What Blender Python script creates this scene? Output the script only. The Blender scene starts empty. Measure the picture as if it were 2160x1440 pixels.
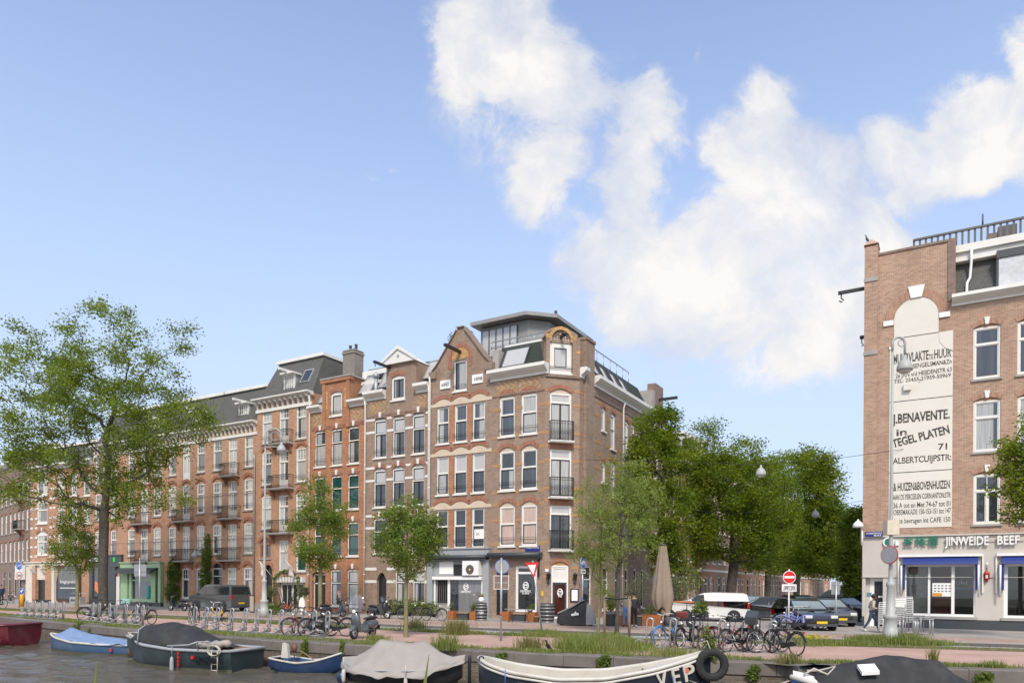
import bpy, math, random
import numpy as np
from mathutils import Vector, Matrix
from mathutils.geometry import tessellate_polygon
PI = math.pi; R = math.radians
sc = bpy.context.scene
col = sc.collection
random.seed(7)
# ------------------------------------------------------------------ camera
FPX, CX, HY, H, RHO = 1530.0, 1080.0, 1234.0, 2.05, 0.0075
cd = bpy.data.cameras.new('camera'); cam = bpy.data.objects.new('camera', cd); col.objects.link(cam)
cd.sensor_width = 36; cd.sensor_fit = 'HORIZONTAL'; cd.lens = 36*FPX/2160
cd.shift_y = (HY-720)/2160; cd.clip_end = 3000; cd.clip_start = .1
cs, sn = math.cos(RHO), math.sin(RHO)
cam.matrix_world = Matrix(((cs, -sn, 0, 0), (0, 0, -1, 0), (sn, cs, 0, H), (0, 0, 0, 1)))
sc.camera = cam
sc.view_settings.view_transform = 'Standard'; sc.view_settings.look = 'None'
sc.view_settings.gamma = 1; sc.view_settings.exposure = 1.0
# ------------------------------------------------------------------ sun
SUN_EL, SUN_AZ = R(46), R(180)          # azimuth clockwise from +Y (north): behind the camera
sl = bpy.data.lights.new('sun', 'SUN'); sl.energy = 1.75; sl.angle = R(11); sl.color = (1, .93, .81)
so = bpy.data.objects.new('sun', sl); col.objects.link(so)
sd = Vector((math.sin(SUN_AZ)*math.cos(SUN_EL), math.cos(SUN_AZ)*math.cos(SUN_EL), math.sin(SUN_EL)))
so.rotation_euler = sd.to_track_quat('Z', 'Y').to_euler(); so.location = (0, -20, 60)
# ------------------------------------------------------------------ world: Nishita sky with procedural cumulus
w = bpy.data.worlds.new('World'); sc.world = w; w.use_nodes = True
nt = w.node_tree; nt.nodes.clear()
def N(t, **k):
 n = nt.nodes.new(t)
 for a, b in k.items(): setattr(n, a, b)
 return n
def L(a, b): nt.links.new(a, b)
def val(sock, v):
 if isinstance(v, (int, float, tuple, list)): sock.default_value = v
 else: L(v, sock)
def M(op, a, b=None, c=None, clamp=False):
 n = N('ShaderNodeMath', operation=op); n.use_clamp = clamp
 val(n.inputs[0], a)
 if b is not None: val(n.inputs[1], b)
 if c is not None: val(n.inputs[2], c)
 return n.outputs[0]
def MIXC(f, a, b, blend='MIX'):
 n = N('ShaderNodeMix', data_type='RGBA', blend_type=blend)
 val(n.inputs[0], f); val(n.inputs[6], a); val(n.inputs[7], b)
 return n.outputs[2]
def world():
 out = N('ShaderNodeOutputWorld'); bg = N('ShaderNodeBackground'); L(bg.outputs[0], out.inputs[0])
 sky = N('ShaderNodeTexSky', sky_type='NISHITA'); sky.sun_disc = False
 sky.sun_elevation = SUN_EL; sky.sun_rotation = SUN_AZ
 sky.altitude = 0; sky.air_density = 1.0; sky.dust_density = .6; sky.ozone_density = 1.5
 tc = N('ShaderNodeTexCoord'); sep = N('ShaderNodeSeparateXYZ'); L(tc.outputs['Generated'], sep.inputs[0])
 yy = M('MAXIMUM', sep.outputs[1], .02)
 u = M('DIVIDE', sep.outputs[0], yy); v = M('DIVIDE', sep.outputs[2], yy)
 comb = N('ShaderNodeCombineXYZ'); L(u, comb.inputs[0]); L(v, comb.inputs[1])
 P = comb.outputs[0]
 # domain warp
 def noise(vec, scale, det, rough=.55, dist=0):
  n = N('ShaderNodeTexNoise'); L(vec, n.inputs['Vector']); n.inputs['Scale'].default_value = scale
  n.inputs['Detail'].default_value = det; n.inputs['Roughness'].default_value = rough; n.inputs['Distortion'].default_value = dist
  return n
 def warp(vec, scale, amt, det):
  n = noise(vec, scale, det)
  a = N('ShaderNodeVectorMath', operation='SUBTRACT'); L(n.outputs['Color'], a.inputs[0]); a.inputs[1].default_value = (.5, .5, .5)
  b = N('ShaderNodeVectorMath', operation='SCALE'); L(a.outputs[0], b.inputs[0]); b.inputs['Scale'].default_value = amt
  c = N('ShaderNodeVectorMath', operation='ADD'); L(vec, c.inputs[0]); L(b.outputs[0], c.inputs[1])
  return c.outputs[0]
 W = warp(warp(warp(P, 3.2, .10, 2), 10, .06, 4), 34, .016, 4)
 def blob(px, py, rx, ry, amt):
  m = N('ShaderNodeMapping'); L(W, m.inputs[0]); m.vector_type = 'POINT'
  cx, cy = (px-CX)/FPX, (HY-py)/FPX; sx, sy = FPX/rx, FPX/ry
  m.inputs['Location'].default_value = (-cx*sx, -cy*sy, 0); m.inputs['Scale'].default_value = (sx, sy, 0)
  g = N('ShaderNodeTexGradient', gradient_type='SPHERICAL'); L(m.outputs[0], g.inputs[0])
  return M('MULTIPLY', g.outputs[1], amt)
 blobs = [(1035, 110, 214, 183, 1.4), (950, 190, 116, 146, 1.06), (1110, 20, 85, 134, 0.9), (1000, -10, 110, 110, 1.01), (1150, 180, 183, 134, 1.29), (1240, 185, 134, 92, 1.06), (1335, 215, 140, 128, 1.29), (1385, 275, 92, 85, 0.9), (1145, 360, 128, 159, 1.12), (1060, 300, 159, 122, 0.62), (1312, 300, 98, 134, 1.01), (1320, 400, 122, 159, 1.12), (1290, 545, 159, 171, 1.12), (1340, 470, 98, 110, 0.9), (1610, 215, 92, 122, 0.9), (1590, 320, 165, 146, 1.29), (1660, 410, 244, 201, 1.68), (1735, 375, 115, 110, 0.85), (1490, 590, 317, 232, 1.7), (1380, 620, 207, 159, 1.23), (1680, 570, 293, 268, 1.7), (1560, 480, 207, 146, 1.34), (1705, 745, 232, 134, 1.12), (1560, 700, 268, 146, 1.01), (1820, 550, 207, 232, 1.46), (1830, 690, 159, 171, 1.12), (1945, 315, 201, 122, 1.29), (1905, 400, 125, 100, 0.7), (2090, 245, 195, 146, 1.46), (2160, 130, 110, 159, 1.23), (2060, 330, 232, 98, 1.12), (2200, 250, 183, 183, 1.46), (805, 350, 69, 25, 0.47), (770, 378, 34, 16, 0.4), (1465, 112, 32, 57, 0.47), (1645, 180, 103, 69, 0.45), (1300, 120, 103, 103, 0.36), (1010, 260, 172, 92, 0.5), (1470, 800, 299, 138, 0.34), (1250, 470, 195, 115, 0.39)]
 tot = None
 for b in blobs:
  o = blob(*b); tot = o if tot is None else M('SMOOTH_MAX', tot, o, .12)
 fine = noise(W, 9, 12, .70).outputs[0]; wisp = noise(P, 3.2, 9, .68, .5).outputs[0]; lump = noise(W, 3.6, 5, .55).outputs[0]
 am = M('MINIMUM', M('MULTIPLY', tot, 2.4), 1.0)
 d = M('ADD', tot, M('MULTIPLY', M('SUBTRACT', fine, .5), M('MULTIPLY', am, 1.45)))
 d = M('ADD', d, M('MULTIPLY', M('ADD', M('SUBTRACT', wisp, .5), M('SUBTRACT', lump, .52)), M('MULTIPLY', am, .85)))
 sm = N('ShaderNodeMapRange', interpolation_type='SMOOTHSTEP'); L(d, sm.inputs[0])
 sm.inputs[1].default_value = .16; sm.inputs[2].default_value = .62
 mask = sm.outputs[0]
 # behind / beside the camera: unseen cumulus added and brightened for soft fill and reflections
 dirn = noise(tc.outputs['Generated'], 2.6, 6, .6)
 s2 = N('ShaderNodeMapRange', interpolation_type='SMOOTHSTEP'); L(dirn.outputs[0], s2.inputs[0]); s2.inputs[1].default_value = .48; s2.inputs[2].default_value = .66
 back = M('MULTIPLY', s2.outputs[0], M('LESS_THAN', sep.outputs[1], 0.15))
 back = M('MULTIPLY', back, M('GREATER_THAN', sep.outputs[2], 0.0))
 mask = M('MULTIPLY', mask, M('GREATER_THAN', sep.outputs[1], 0.15))
 bil = noise(W, 5.5, 9, .62).outputs[0]
 def ramp_(f):
  n = N('ShaderNodeMapRange'); L(f, n.inputs[0]); n.inputs[1].default_value = .36; n.inputs[2].default_value = .56; return n.outputs[0]
 cr = N('ShaderNodeMapRange'); L(M('ADD', M('MULTIPLY', bil, .85), M('MULTIPLY', M('MINIMUM', d, 1.4), .16)), cr.inputs[0]); cr.inputs[1].default_value = .34; cr.inputs[2].default_value = .66
 ccol = MIXC(cr.outputs[0], (3.2, 3.4, 3.9, 1), (4.95, 4.8, 4.65, 1))
 # clear sky, paler in the summer haze near the horizon
 skc = MIXC(1.0, sky.outputs[0], (1.55, 1.40, 1.42, 1), 'MULTIPLY')
 hz = N('ShaderNodeMapRange', interpolation_type='SMOOTHSTEP'); L(sep.outputs[2], hz.inputs[0]); hz.inputs[1].default_value = .82; hz.inputs[2].default_value = .02
 skc = MIXC(M('MULTIPLY', hz.outputs[0], .88), skc, (3.0, 3.6, 4.6, 1))
 fr = MIXC(M('MULTIPLY', mask, M('ADD', .70, M('MULTIPLY', ramp_(bil), .28))), skc, ccol)
 L(MIXC(back, fr, (9.2, 8.9, 8.5, 1)), bg.inputs[0])
 bg.inputs[1].default_value = .1
world()
# ------------------------------------------------------------------ units: photograph pixels to places
def uv(px, py):
 dx, dy = px-CX, HY-py
 return (dx*cs-dy*sn)/FPX, (dy*cs+dx*sn)/FPX
def gp(px, py, z=0.0):
 u, v = uv(px, py); Y = (z-H)/v
 return Vector((u*Y, Y, z))
def at(px, py, Y):
 u, v = uv(px, py)
 return Vector((u*Y, Y, H+v*Y))
class Plane:
 def __init__(s, P, d):
  s.P = Vector(P); s.d = Vector(d).normalized(); s.ang = math.atan2(s.d.y, s.d.x)
 def tz(s, px, py):
  u, v = uv(px, py); t = (u*s.P.y-s.P.x)/(s.d.x-u*s.d.y)
  return t, H+v*(s.P.y+t*s.d.y)
 def t(s, px, py=1200): return s.tz(px, py)[0]
 def pt(s, t, z=0): return Vector((s.P.x+s.d.x*t, s.P.y+s.d.y*t, z))
# ------------------------------------------------------------------ materials
MATS = {}
def srgb(h):
 h = h.lstrip('#'); f = lambda c: c/12.92 if c <= .04045 else ((c+.055)/1.055)**2.4
 return tuple(f(int(h[i:i+2], 16)/255) for i in (0, 2, 4))
def newmat(name):
 m = bpy.data.materials.new(name); m.use_nodes = True; MATS[name] = m
 global nt
 nt = m.node_tree
 return m, nt.nodes['Principled BSDF'], nt.nodes['Material Output']
def setv(b, **k):
 for a, v in k.items():
  s = b.inputs[a.replace('_', ' ')]; s.default_value = v if not isinstance(v, tuple) or len(v) == 4 else (*v, 1)
def tcoord(kind='Object'): return N('ShaderNodeTexCoord').outputs[kind]
def noisen(vec, scale, det=4, rough=.6):
 n = N('ShaderNodeTexNoise')
 if vec is not None: L(vec, n.inputs['Vector'])
 n.inputs['Scale'].default_value = scale; n.inputs['Detail'].default_value = det; n.inputs['Roughness'].default_value = rough
 return n.outputs[0]
def ramp(f, lo, hi):
 n = N('ShaderNodeMapRange'); val(n.inputs[0], f); n.inputs[1].default_value = lo; n.inputs[2].default_value = hi
 return n.outputs[0]
def c4(c, k=1.0): return (min(1, c[0]*k), min(1, c[1]*k), min(1, c[2]*k), 1)
def mat(name, c, rough=.6, metal=0.0, scale=6.0, amt=.18, bump=0.0, dirt=None, spec=.5, coat=0.0):
 if name in MATS: return MATS[name]
 if isinstance(c, str): c = srgb(c)
 m, b, o = newmat(name)
 vec = tcoord()
 n1 = noisen(vec, scale, 6); n2 = noisen(vec, scale*.13, 3)
 f = ramp(M('ADD', M('MULTIPLY', n1, .6), M('MULTIPLY', n2, .4)), .32, .68)
 base = MIXC(f, c4(c, 1-amt), c4(c, 1+amt))
 if dirt:
  base = MIXC(M('MULTIPLY', ramp(noisen(vec, scale*.5, 8, .7), .5, .75), dirt[1]), base, (*dirt[0], 1))
 L(base, b.inputs['Base Color'])
 setv(b, Roughness=rough, Metallic=metal)
 b.inputs['Specular IOR Level'].default_value = spec
 if coat: b.inputs['Coat Weight'].default_value = coat; b.inputs['Coat Roughness'].default_value = .08
 if bump:
  bn = N('ShaderNodeBump'); L(n1, bn.inputs['Height']); bn.inputs['Strength'].default_value = bump; bn.inputs['Distance'].default_value = .02
  L(bn.outputs[0], b.inputs['Normal'])
 return m
def brick(name, c1, c2, mortar, soot=.25, bw=.22, bh=.066, vert=False, stain=None):
 m, b, o = newmat(name)
 sp = N('ShaderNodeSeparateXYZ'); tco = tcoord(); L(tco, sp.inputs[0])
 cb = N('ShaderNodeCombineXYZ'); xx = M('ADD', sp.outputs[0], sp.outputs[1])
 L(xx if not vert else sp.outputs[2], cb.inputs[0]); L(sp.outputs[2] if not vert else xx, cb.inputs[1])
 t = N('ShaderNodeTexBrick'); L(cb.outputs[0], t.inputs[0])
 t.inputs['Color1'].default_value = c4(c1, 1.14); t.inputs['Color2'].default_value = c4(c2, .70); t.inputs['Mortar'].default_value = c4(mortar, 1.12)
 t.inputs['Scale'].default_value = 1; t.inputs['Mortar Size'].default_value = .0095; t.inputs['Mortar Smooth'].default_value = .2
 t.inputs['Brick Width'].default_value = bw; t.inputs['Row Height'].default_value = bh; t.inputs['Bias'].default_value = -.1
 big = ramp(noisen(tco, .35, 5, .6), .35, .7); fine = ramp(noisen(tco, 5, 7, .85), .36, .66)
 st = N('ShaderNodeCombineXYZ'); L(M('MULTIPLY', xx, 1.6), st.inputs[0]); L(M('MULTIPLY', sp.outputs[2], .14), st.inputs[1])
 streak = ramp(noisen(st.outputs[0], 1.4, 6, .7), .5, .78)
 base = MIXC(M('MULTIPLY', big, soot), t.outputs[0], c4(c1, .45))
 base = MIXC(M('MULTIPLY', fine, .55), c4(c2, .62) if 0 else base, MIXC(.5, base, c4(c1, 1.35)))
 base = MIXC(M('MULTIPLY', ramp(noisen(tco, 1.1, 6, .7), .48, .72), .35), base, c4(c2, .55))
 base = MIXC(M('MULTIPLY', streak, soot*.9), base, c4([x*.5+.02 for x in c1]))
 L(base, b.inputs['Base Color']); setv(b, Roughness=.85); b.inputs['Specular IOR Level'].default_value = .25
 bn = N('ShaderNodeBump'); L(M('ADD', t.outputs[1], M('MULTIPLY', fine, -.5)), bn.inputs['Height']); bn.inputs['Strength'].default_value = .5; bn.inputs['Distance'].default_value = -.01
 L(bn.outputs[0], b.inputs['Normal'])
 return m
def glasspane(name, dark, light, split=.45, rough=.03, folds=True):
 """window pane as seen from the street: curtains or a dim room behind glossy glass"""
 m, b, o = newmat(name)
 tco = tcoord(); oi = N('ShaderNodeObjectInfo')
 sp = N('ShaderNodeSeparateXYZ'); L(tco, sp.inputs[0])
 vv = N('ShaderNodeCombineXYZ'); L(M('ADD', M('MULTIPLY', sp.outputs[0], 9), M('MULTIPLY', oi.outputs['Random'], 40)), vv.inputs[0]); L(M('MULTIPLY', sp.outputs[2], .35), vv.inputs[1])
 fold = ramp(noisen(vv.outputs[0], 1.6, 4), .35, .65)  # shade of the curtain folds, put into the colour as upright stripes
 # curtains drawn to one side by a random amount
 rnd = M('FRACT', M('MULTIPLY', oi.outputs['Random'], 13.7))
 side = ramp(M('ADD', M('MULTIPLY', sp.outputs[0], M('SUBTRACT', M('MULTIPLY', M('GREATER_THAN', rnd, .5), 2), 1)), M('SUBTRACT', M('MULTIPLY', M('FRACT', M('MULTIPLY', oi.outputs['Random'], 5.3)), 1.5), split)), -.03, .03)
 cur = MIXC(fold, c4(light, .72), c4(light, 1.1))
 rr = ramp(noisen(vv.outputs[0], .5, 5), .3, .7)
 drk = MIXC(rr, c4(dark, .5), c4(dark, 1.5))
 base = MIXC(side, drk, cur) if folds else MIXC(M('MULTIPLY', fold, .5), c4(light), c4(light, .85))
 L(base, b.inputs['Base Color']); setv(b, Roughness=rough)
 b.inputs['IOR'].default_value = 1.75; b.inputs['Specular IOR Level'].default_value = .6
 bn = N('ShaderNodeBump'); L(noisen(tco, 1.3, 2), bn.inputs['Height']); bn.inputs['Strength'].default_value = .15; bn.inputs['Distance'].default_value = .02
 L(bn.outputs[0], b.inputs['Normal'])
 return m
def seeglass(name, tint=(.9, .93, .92), refl=.12):
 m, b, o = newmat(name)
 tr = N('ShaderNodeBsdfTransparent'); tr.inputs[0].default_value = (*tint, 1)
 gl = N('ShaderNodeBsdfGlossy'); gl.inputs['Roughness'].default_value = .02
 fr = N('ShaderNodeFresnel'); fr.inputs[0].default_value = 1.5
 mx = N('ShaderNodeMixShader'); L(M('ADD', M('MULTIPLY', fr.outputs[0], .9), refl, clamp=True), mx.inputs[0]); L(tr.outputs[0], mx.inputs[1]); L(gl.outputs[0], mx.inputs[2])
 L(mx.outputs[0], o.inputs[0])
 return m
def leafmat(name, a, b_, c, trans=.35):
 m, b, o = newmat(name)
 g = N('ShaderNodeNewGeometry'); rn = g.outputs['Random Per Island']
 tco = tcoord(); cl = ramp(noisen(tco, .55, 3), .35, .65)
 base = MIXC(rn, c4(a), c4(b_)); base = MIXC(M('MULTIPLY', cl, .75), base, c4(c))  # noise clumps put the crown's light and shade into the leaf colour
 L(base, b.inputs['Base Color']); setv(b, Roughness=.55); b.inputs['Specular IOR Level'].default_value = .3
 t = N('ShaderNodeBsdfTranslucent'); L(MIXC(1, base, (1.35, 1.35, .55, 1), 'MULTIPLY'), t.inputs[0])
 mx = N('ShaderNodeMixShader'); mx.inputs[0].default_value = trans; L(b.outputs[0], mx.inputs[1]); L(t.outputs[0], mx.inputs[2]); L(mx.outputs[0], o.inputs[0])
 return m
# ------------------------------------------------------------------ mesh builder
class MB:
 def __init__(s, m=None): s.v = []; s.f = []; s.mi = []; s.mats = []; s.cur = m; s.T = None; s.sm = []; s.smooth = False
 def _m(s, m):
  m = m or s.cur
  if m not in s.mats: s.mats.append(m)
  return s.mats.index(m)
 def add(s, pts, faces, m=None, smooth=None):
  b = len(s.v); i = s._m(m); sm = s.smooth if smooth is None else smooth
  for p in pts:
   p = Vector(p)
   s.v.append(tuple(s.T @ p) if s.T else tuple(p))
  for f in faces: s.f.append([b+k for k in f]); s.mi.append(i); s.sm.append(sm)
  return s
 def box(s, x0, y0, z0, x1, y1, z1, m=None):
  if x0 > x1: x0, x1 = x1, x0
  if y0 > y1: y0, y1 = y1, y0
  if z0 > z1: z0, z1 = z1, z0
  return s.add([(x0, y0, z0), (x1, y0, z0), (x1, y1, z0), (x0, y1, z0), (x0, y0, z1), (x1, y0, z1), (x1, y1, z1), (x0, y1, z1)],
      [(0, 3, 2, 1), (4, 5, 6, 7), (0, 1, 5, 4), (1, 2, 6, 5), (2, 3, 7, 6), (3, 0, 4, 7)], m, False)
 def cbox(s, c, d, m=None): return s.box(c[0]-d[0]/2, c[1]-d[1]/2, c[2]-d[2]/2, c[0]+d[0]/2, c[1]+d[1]/2, c[2]+d[2]/2, m)
 def hexa(s, pts, m=None, smooth=False):      # 4 bottom + 4 top
  return s.add(pts, [(0, 3, 2, 1), (4, 5, 6, 7), (0, 1, 5, 4), (1, 2, 6, 5), (2, 3, 7, 6), (3, 0, 4, 7)], m, smooth)
 def quad(s, a, b, c, d, m=None): return s.add([a, b, c, d], [(0, 1, 2, 3)], m)
 def prism(s, pts, y0, y1, m=None, axis='y', smooth=False):     # polygon in x,z (axis y) / x,y (axis z) / y,z (axis x), extruded
  n = len(pts)
  f3 = {'y': lambda p, h: (p[0], h, p[1]), 'z': lambda p, h: (p[0], p[1], h), 'x': lambda p, h: (h, p[0], p[1])}[axis]
  vs = [f3(p, y0) for p in pts]+[f3(p, y1) for p in pts]
  fs = [(i, (i+1) % n, n+(i+1) % n, n+i) for i in range(n)]
  s.add(vs, fs, m, smooth)
  tr = tessellate_polygon([[Vector((p[0], p[1], 0)) for p in pts]])
  s.add(vs, list(tr)+[tuple(n+i for i in t[::-1]) for t in tr], m, False)
  return s
 def tube(s, pts, r, n=6, m=None, closed=False, cap=True, smooth=True):
  pts = [Vector(p) for p in pts]; k = len(pts)
  rs = r if isinstance(r, (list, tuple)) else [r]*k
  vs = []; up = None
  for i, p in enumerate(pts):
   if closed: d = pts[(i+1) % k]-pts[i-1]
   else: d = pts[min(i+1, k-1)]-pts[max(i-1, 0)]
   if d.length < 1e-9: d = Vector((0, 0, 1))
   d.normalize()
   if up is None: up = Vector((0, 0, 1)) if abs(d.z) < .9 else Vector((1, 0, 0))
   a = up-d*up.dot(d)
   if a.length < 1e-4: a = d.orthogonal()
   a.normalize(); up = a; b = d.cross(a)
   for j in range(n):
    t = 2*PI*j/n; vs.append(p+(a*math.cos(t)+b*math.sin(t))*rs[i])
  fs = []
  for i in range(k if closed else k-1):
   for j in range(n):
    i2 = (i+1) % k; fs.append((i*n+j, i*n+(j+1) % n, i2*n+(j+1) % n, i2*n+j))
  if cap and not closed: fs += [tuple(range(n))[::-1], tuple((k-1)*n+j for j in range(n))]
  return s.add(vs, fs, m, smooth)
 def rod(s, a, b, r, n=6, m=None, r2=None): return s.tube([a, b], [r, r if r2 is None else r2], n, m)
 def lathe(s, prof, n=12, m=None, c=(0, 0, 0), smooth=True):
  vs = []; k = len(prof)
  for r, z in prof:
   for j in range(n): t = 2*PI*j/n; vs.append((c[0]+r*math.cos(t), c[1]+r*math.sin(t), c[2]+z))
  fs = [(i*n+j, i*n+(j+1) % n, (i+1)*n+(j+1) % n, (i+1)*n+j) for i in range(k-1) for j in range(n)]
  fs += [tuple(range(n))[::-1], tuple((k-1)*n+j for j in range(n))]
  return s.add(vs, fs, m, smooth)
 def disc(s, c, r, d, m=None, n=20, axis='y'):     # thin cylinder
  pts = [(c[0 if axis != 'x' else 1]+r*math.cos(2*PI*i/n), (c[2] if axis != 'z' else c[1])+r*math.sin(2*PI*i/n)) for i in range(n)]
  h = {'y': c[1], 'z': c[2], 'x': c[0]}[axis]
  return s.prism(pts, h, h+d, m, axis)
 def sphere(s, c, r, m=None, n=10, k=7, smooth=True):
  rx, ry, rz = r if isinstance(r, (tuple, list)) else (r, r, r)
  vs = []; fs = []
  for i in range(k+1):
   a = PI*i/k
   for j in range(n): t = 2*PI*j/n; vs.append((c[0]+rx*math.sin(a)*math.cos(t), c[1]+ry*math.sin(a)*math.sin(t), c[2]-rz*math.cos(a)))
  for i in range(k):
   for j in range(n): fs.append((i*n+j, i*n+(j+1) % n, (i+1)*n+(j+1) % n, (i+1)*n+j))
  return s.add(vs, fs, m, smooth)
 def loft(s, secs, m=None, close=False, caps=True, smooth=True):     # sections of equal point count
  n = len(secs[0]); k = len(secs); vs = [p for q in secs for p in q]
  e = n if close else n-1
  fs = [(i*n+j, i*n+(j+1) % n, (i+1)*n+(j+1) % n, (i+1)*n+j) for i in range(k-1) for j in range(e)]
  s.add(vs, fs, m, smooth)
  if caps:
   s.add(secs[0], [tuple(range(n))[::-1]], m, False); s.add(secs[-1], [tuple(range(n))], m, False)
  return s
 def mesh(s, name):
  me = bpy.data.meshes.new(name); me.from_pydata(s.v, [], s.f)
  for m in s.mats: me.materials.append(m)
  me.polygons.foreach_set('material_index', s.mi); me.polygons.foreach_set('use_smooth', s.sm)
  me.update()
  return me
 def build(s, name, parent=None, loc=(0, 0, 0), rz=0.0, bevel=0, fix=True):
  if not s.v: return None
  me = s.mesh(name)
  if fix:
   import bmesh
   bm = bmesh.new(); bm.from_mesh(me); bmesh.ops.recalc_face_normals(bm, faces=bm.faces); bm.to_mesh(me); bm.free()
  return link(name, me, parent, loc, rz, bevel)
def link(name, me, parent=None, loc=(0, 0, 0), rz=0.0, bevel=0):
 o = bpy.data.objects.new(name, me); col.objects.link(o); o.location = loc; o.rotation_euler = (0, 0, rz)
 if parent: o.parent = parent
 if bevel:
  b = o.modifiers.new('bevel', 'BEVEL'); b.width = bevel; b.segments = 2; b.limit_method = 'ANGLE'; b.angle_limit = R(40)
 return o
def tag(o, label=None, cat=None, group=None, kind=None):
 if label: o['label'] = label
 if cat: o['category'] = cat
 if group: o['group'] = group
 if kind: o['kind'] = kind
 return o
def thing(name, label, cat, loc=(0, 0, 0), rz=0.0, group=None):
 o = bpy.data.objects.new(name, None); col.objects.link(o); o.location = loc; o.rotation_euler = (0, 0, rz); o.empty_display_size = .3
 return tag(o, label, cat, group)
KIDS = {}
def dup(root, loc, rz, label, group=None, top=True, parent=None, lean=None):
 r = root.copy(); col.objects.link(r)
 if top:
  r.location = loc; r.rotation_euler = (lean or 0, 0, rz); r['label'] = label
  if group: r['group'] = group
 else: r.parent = parent; r.matrix_parent_inverse = root.matrix_parent_inverse.copy()
 for ch in root.children: dup(ch, None, None, None, None, False, r)
 return r
def recolour(root, mapping):
 for ch in root.children_recursive:
  for s in ch.material_slots:
   if s.material and s.material.name in mapping:
    s.link = 'OBJECT'; s.material = mapping[s.material.name]
def text(body, size, m, name, parent, loc, rz=0.0, tilt=PI/2, sx=1.0, depth=.004, align='LEFT', width=None, font=None, roll=0.0, bold=0.0, shear=0.0):
 cu = bpy.data.curves.new(name, 'FONT'); cu.body = body; cu.size = size; cu.extrude = depth; cu.align_x = align; cu.offset = bold*size*.8; cu.shear = shear
 cu.resolution_u = 3
 o = bpy.data.objects.new(name, cu); col.objects.link(o)
 bpy.context.view_layer.update()
 if width:
  dx = o.dimensions.x
  sx = width/dx if dx > 1e-6 else 1
 dg = bpy.context.evaluated_depsgraph_get()
 me = bpy.data.meshes.new_from_object(o.evaluated_get(dg)); bpy.data.objects.remove(o); bpy.data.curves.remove(cu)
 me.transform(Matrix.Rotation(tilt, 4, 'X') @ Matrix.Rotation(roll, 4, 'Z') @ Matrix.Diagonal((sx, 1, 1, 1)))
 me.materials.clear(); me.materials.append(m)
 o = bpy.data.objects.new(name, me); col.objects.link(o); o.location = loc; o.rotation_euler = (0, 0, rz)
 if parent: o.parent = parent
 return o
# ------------------------------------------------------------------ palette
white = mat('white_paint', (.68, .66, .61), .5, scale=3, amt=.09, dirt=((.42, .40, .35), .35))
whitec = mat('clean_white', (.76, .75, .72), .45, scale=3, amt=.05)
cream = mat('cream_render', (.60, .545, .46), .75, scale=2, amt=.10, bump=.1)
black = mat('black_paint', (.018, .018, .02), .4, scale=8, amt=.3)
iron = mat('black_iron', (.022, .021, .02), .5, scale=12, amt=.35)
darkgrey = mat('dark_grey_paint', (.05, .055, .06), .45, scale=4, amt=.15)
grey = mat('grey_paint', (.30, .31, .32), .5, scale=3, amt=.12)
galv = mat('galvanised_steel', (.42, .43, .44), .38, .55, scale=14, amt=.18)
zinc = mat('zinc', (.36, .38, .39), .5, .4, scale=5, amt=.2)
chrome = mat('chrome', (.7, .7, .7), .15, 1.0, scale=6, amt=.05)
rubber = mat('rubber', (.018, .018, .018), .8, scale=20, amt=.3)
slate = brick('slate', (.098, .098, .090), (.128, .126, .115), (.06, .06, .055), .3, .3, .16)
slateg = brick('slate_green', (.035, .045, .035), (.05, .06, .05), (.02, .025, .02), .3, .3, .14)
b_red = brick('brick_red', (.46, .245, .145), (.39, .20, .116), (.40, .31, .24), .36)
b_orange = brick('brick_orange', (.40, .175, .088), (.34, .14, .070), (.33, .22, .15), .30)
b_brown = brick('brick_brown', (.285, .190, .130), (.225, .146, .102), (.36, .31, .27), .34)
b_right = brick('brick_weathered', (.400, .250, .165), (.335, .20, .130), (.44, .37, .32), .36)
b_dark = brick('brick_dark_brown', (.25, .17, .13), (.20, .135, .105), (.27, .23, .20), .35)
b_side = brick('brick_salmon', (.44, .215, .135), (.37, .175, .11), (.42, .33, .26), .25)
b_arch = brick('brick_arch', (.350, .150, .090), (.295, .120, .075), (.26, .17, .13), .25, .22, .066, True)
b_archp = brick('brick_arch_pale', (.39, .215, .14), (.33, .17, .11), (.36, .28, .22), .25, .22, .066, True)
b_yel = brick('brick_yellow', (.50, .31, .13), (.43, .25, .10), (.40, .24, .12), .15)
b_quay = brick('brick_quay', (.15, .118, .09), (.11, .09, .07), (.20, .18, .15), .5)
sand = mat('sandstone', (.55, .455, .34), .8, scale=5, amt=.14, dirt=((.3, .25, .2), .4))
stone = mat('grey_stone', (.33, .31, .285), .8, scale=5, amt=.15, dirt=((.14, .13, .11), .5), bump=.2)
copingm = mat('coping_stone', (.15, .13, .112), .85, scale=3, amt=.3, dirt=((.07, .065, .05), .65), bump=.5)
curt = glasspane('pane_curtain', (.06, .065, .07), (.42, .41, .385), .45)
curt2 = glasspane('pane_dim', (.045, .05, .055), (.38, .38, .36), 1.05)
pgrey = glasspane('pane_blind', (.2, .2, .2), (.44, .435, .42), folds=False)
pdark = glasspane('pane_dark', (.03, .034, .037), (.2, .2, .2), 2.5)
pgreen = glasspane('pane_green_blind', (.01, .055, .052), (.010, .060, .055), folds=False)
ppink = glasspane('pane_pink_curtain', (.3, .22, .18), (.52, .37, .29), -.4)
clear = seeglass('clear_glass', refl=.03)
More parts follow.
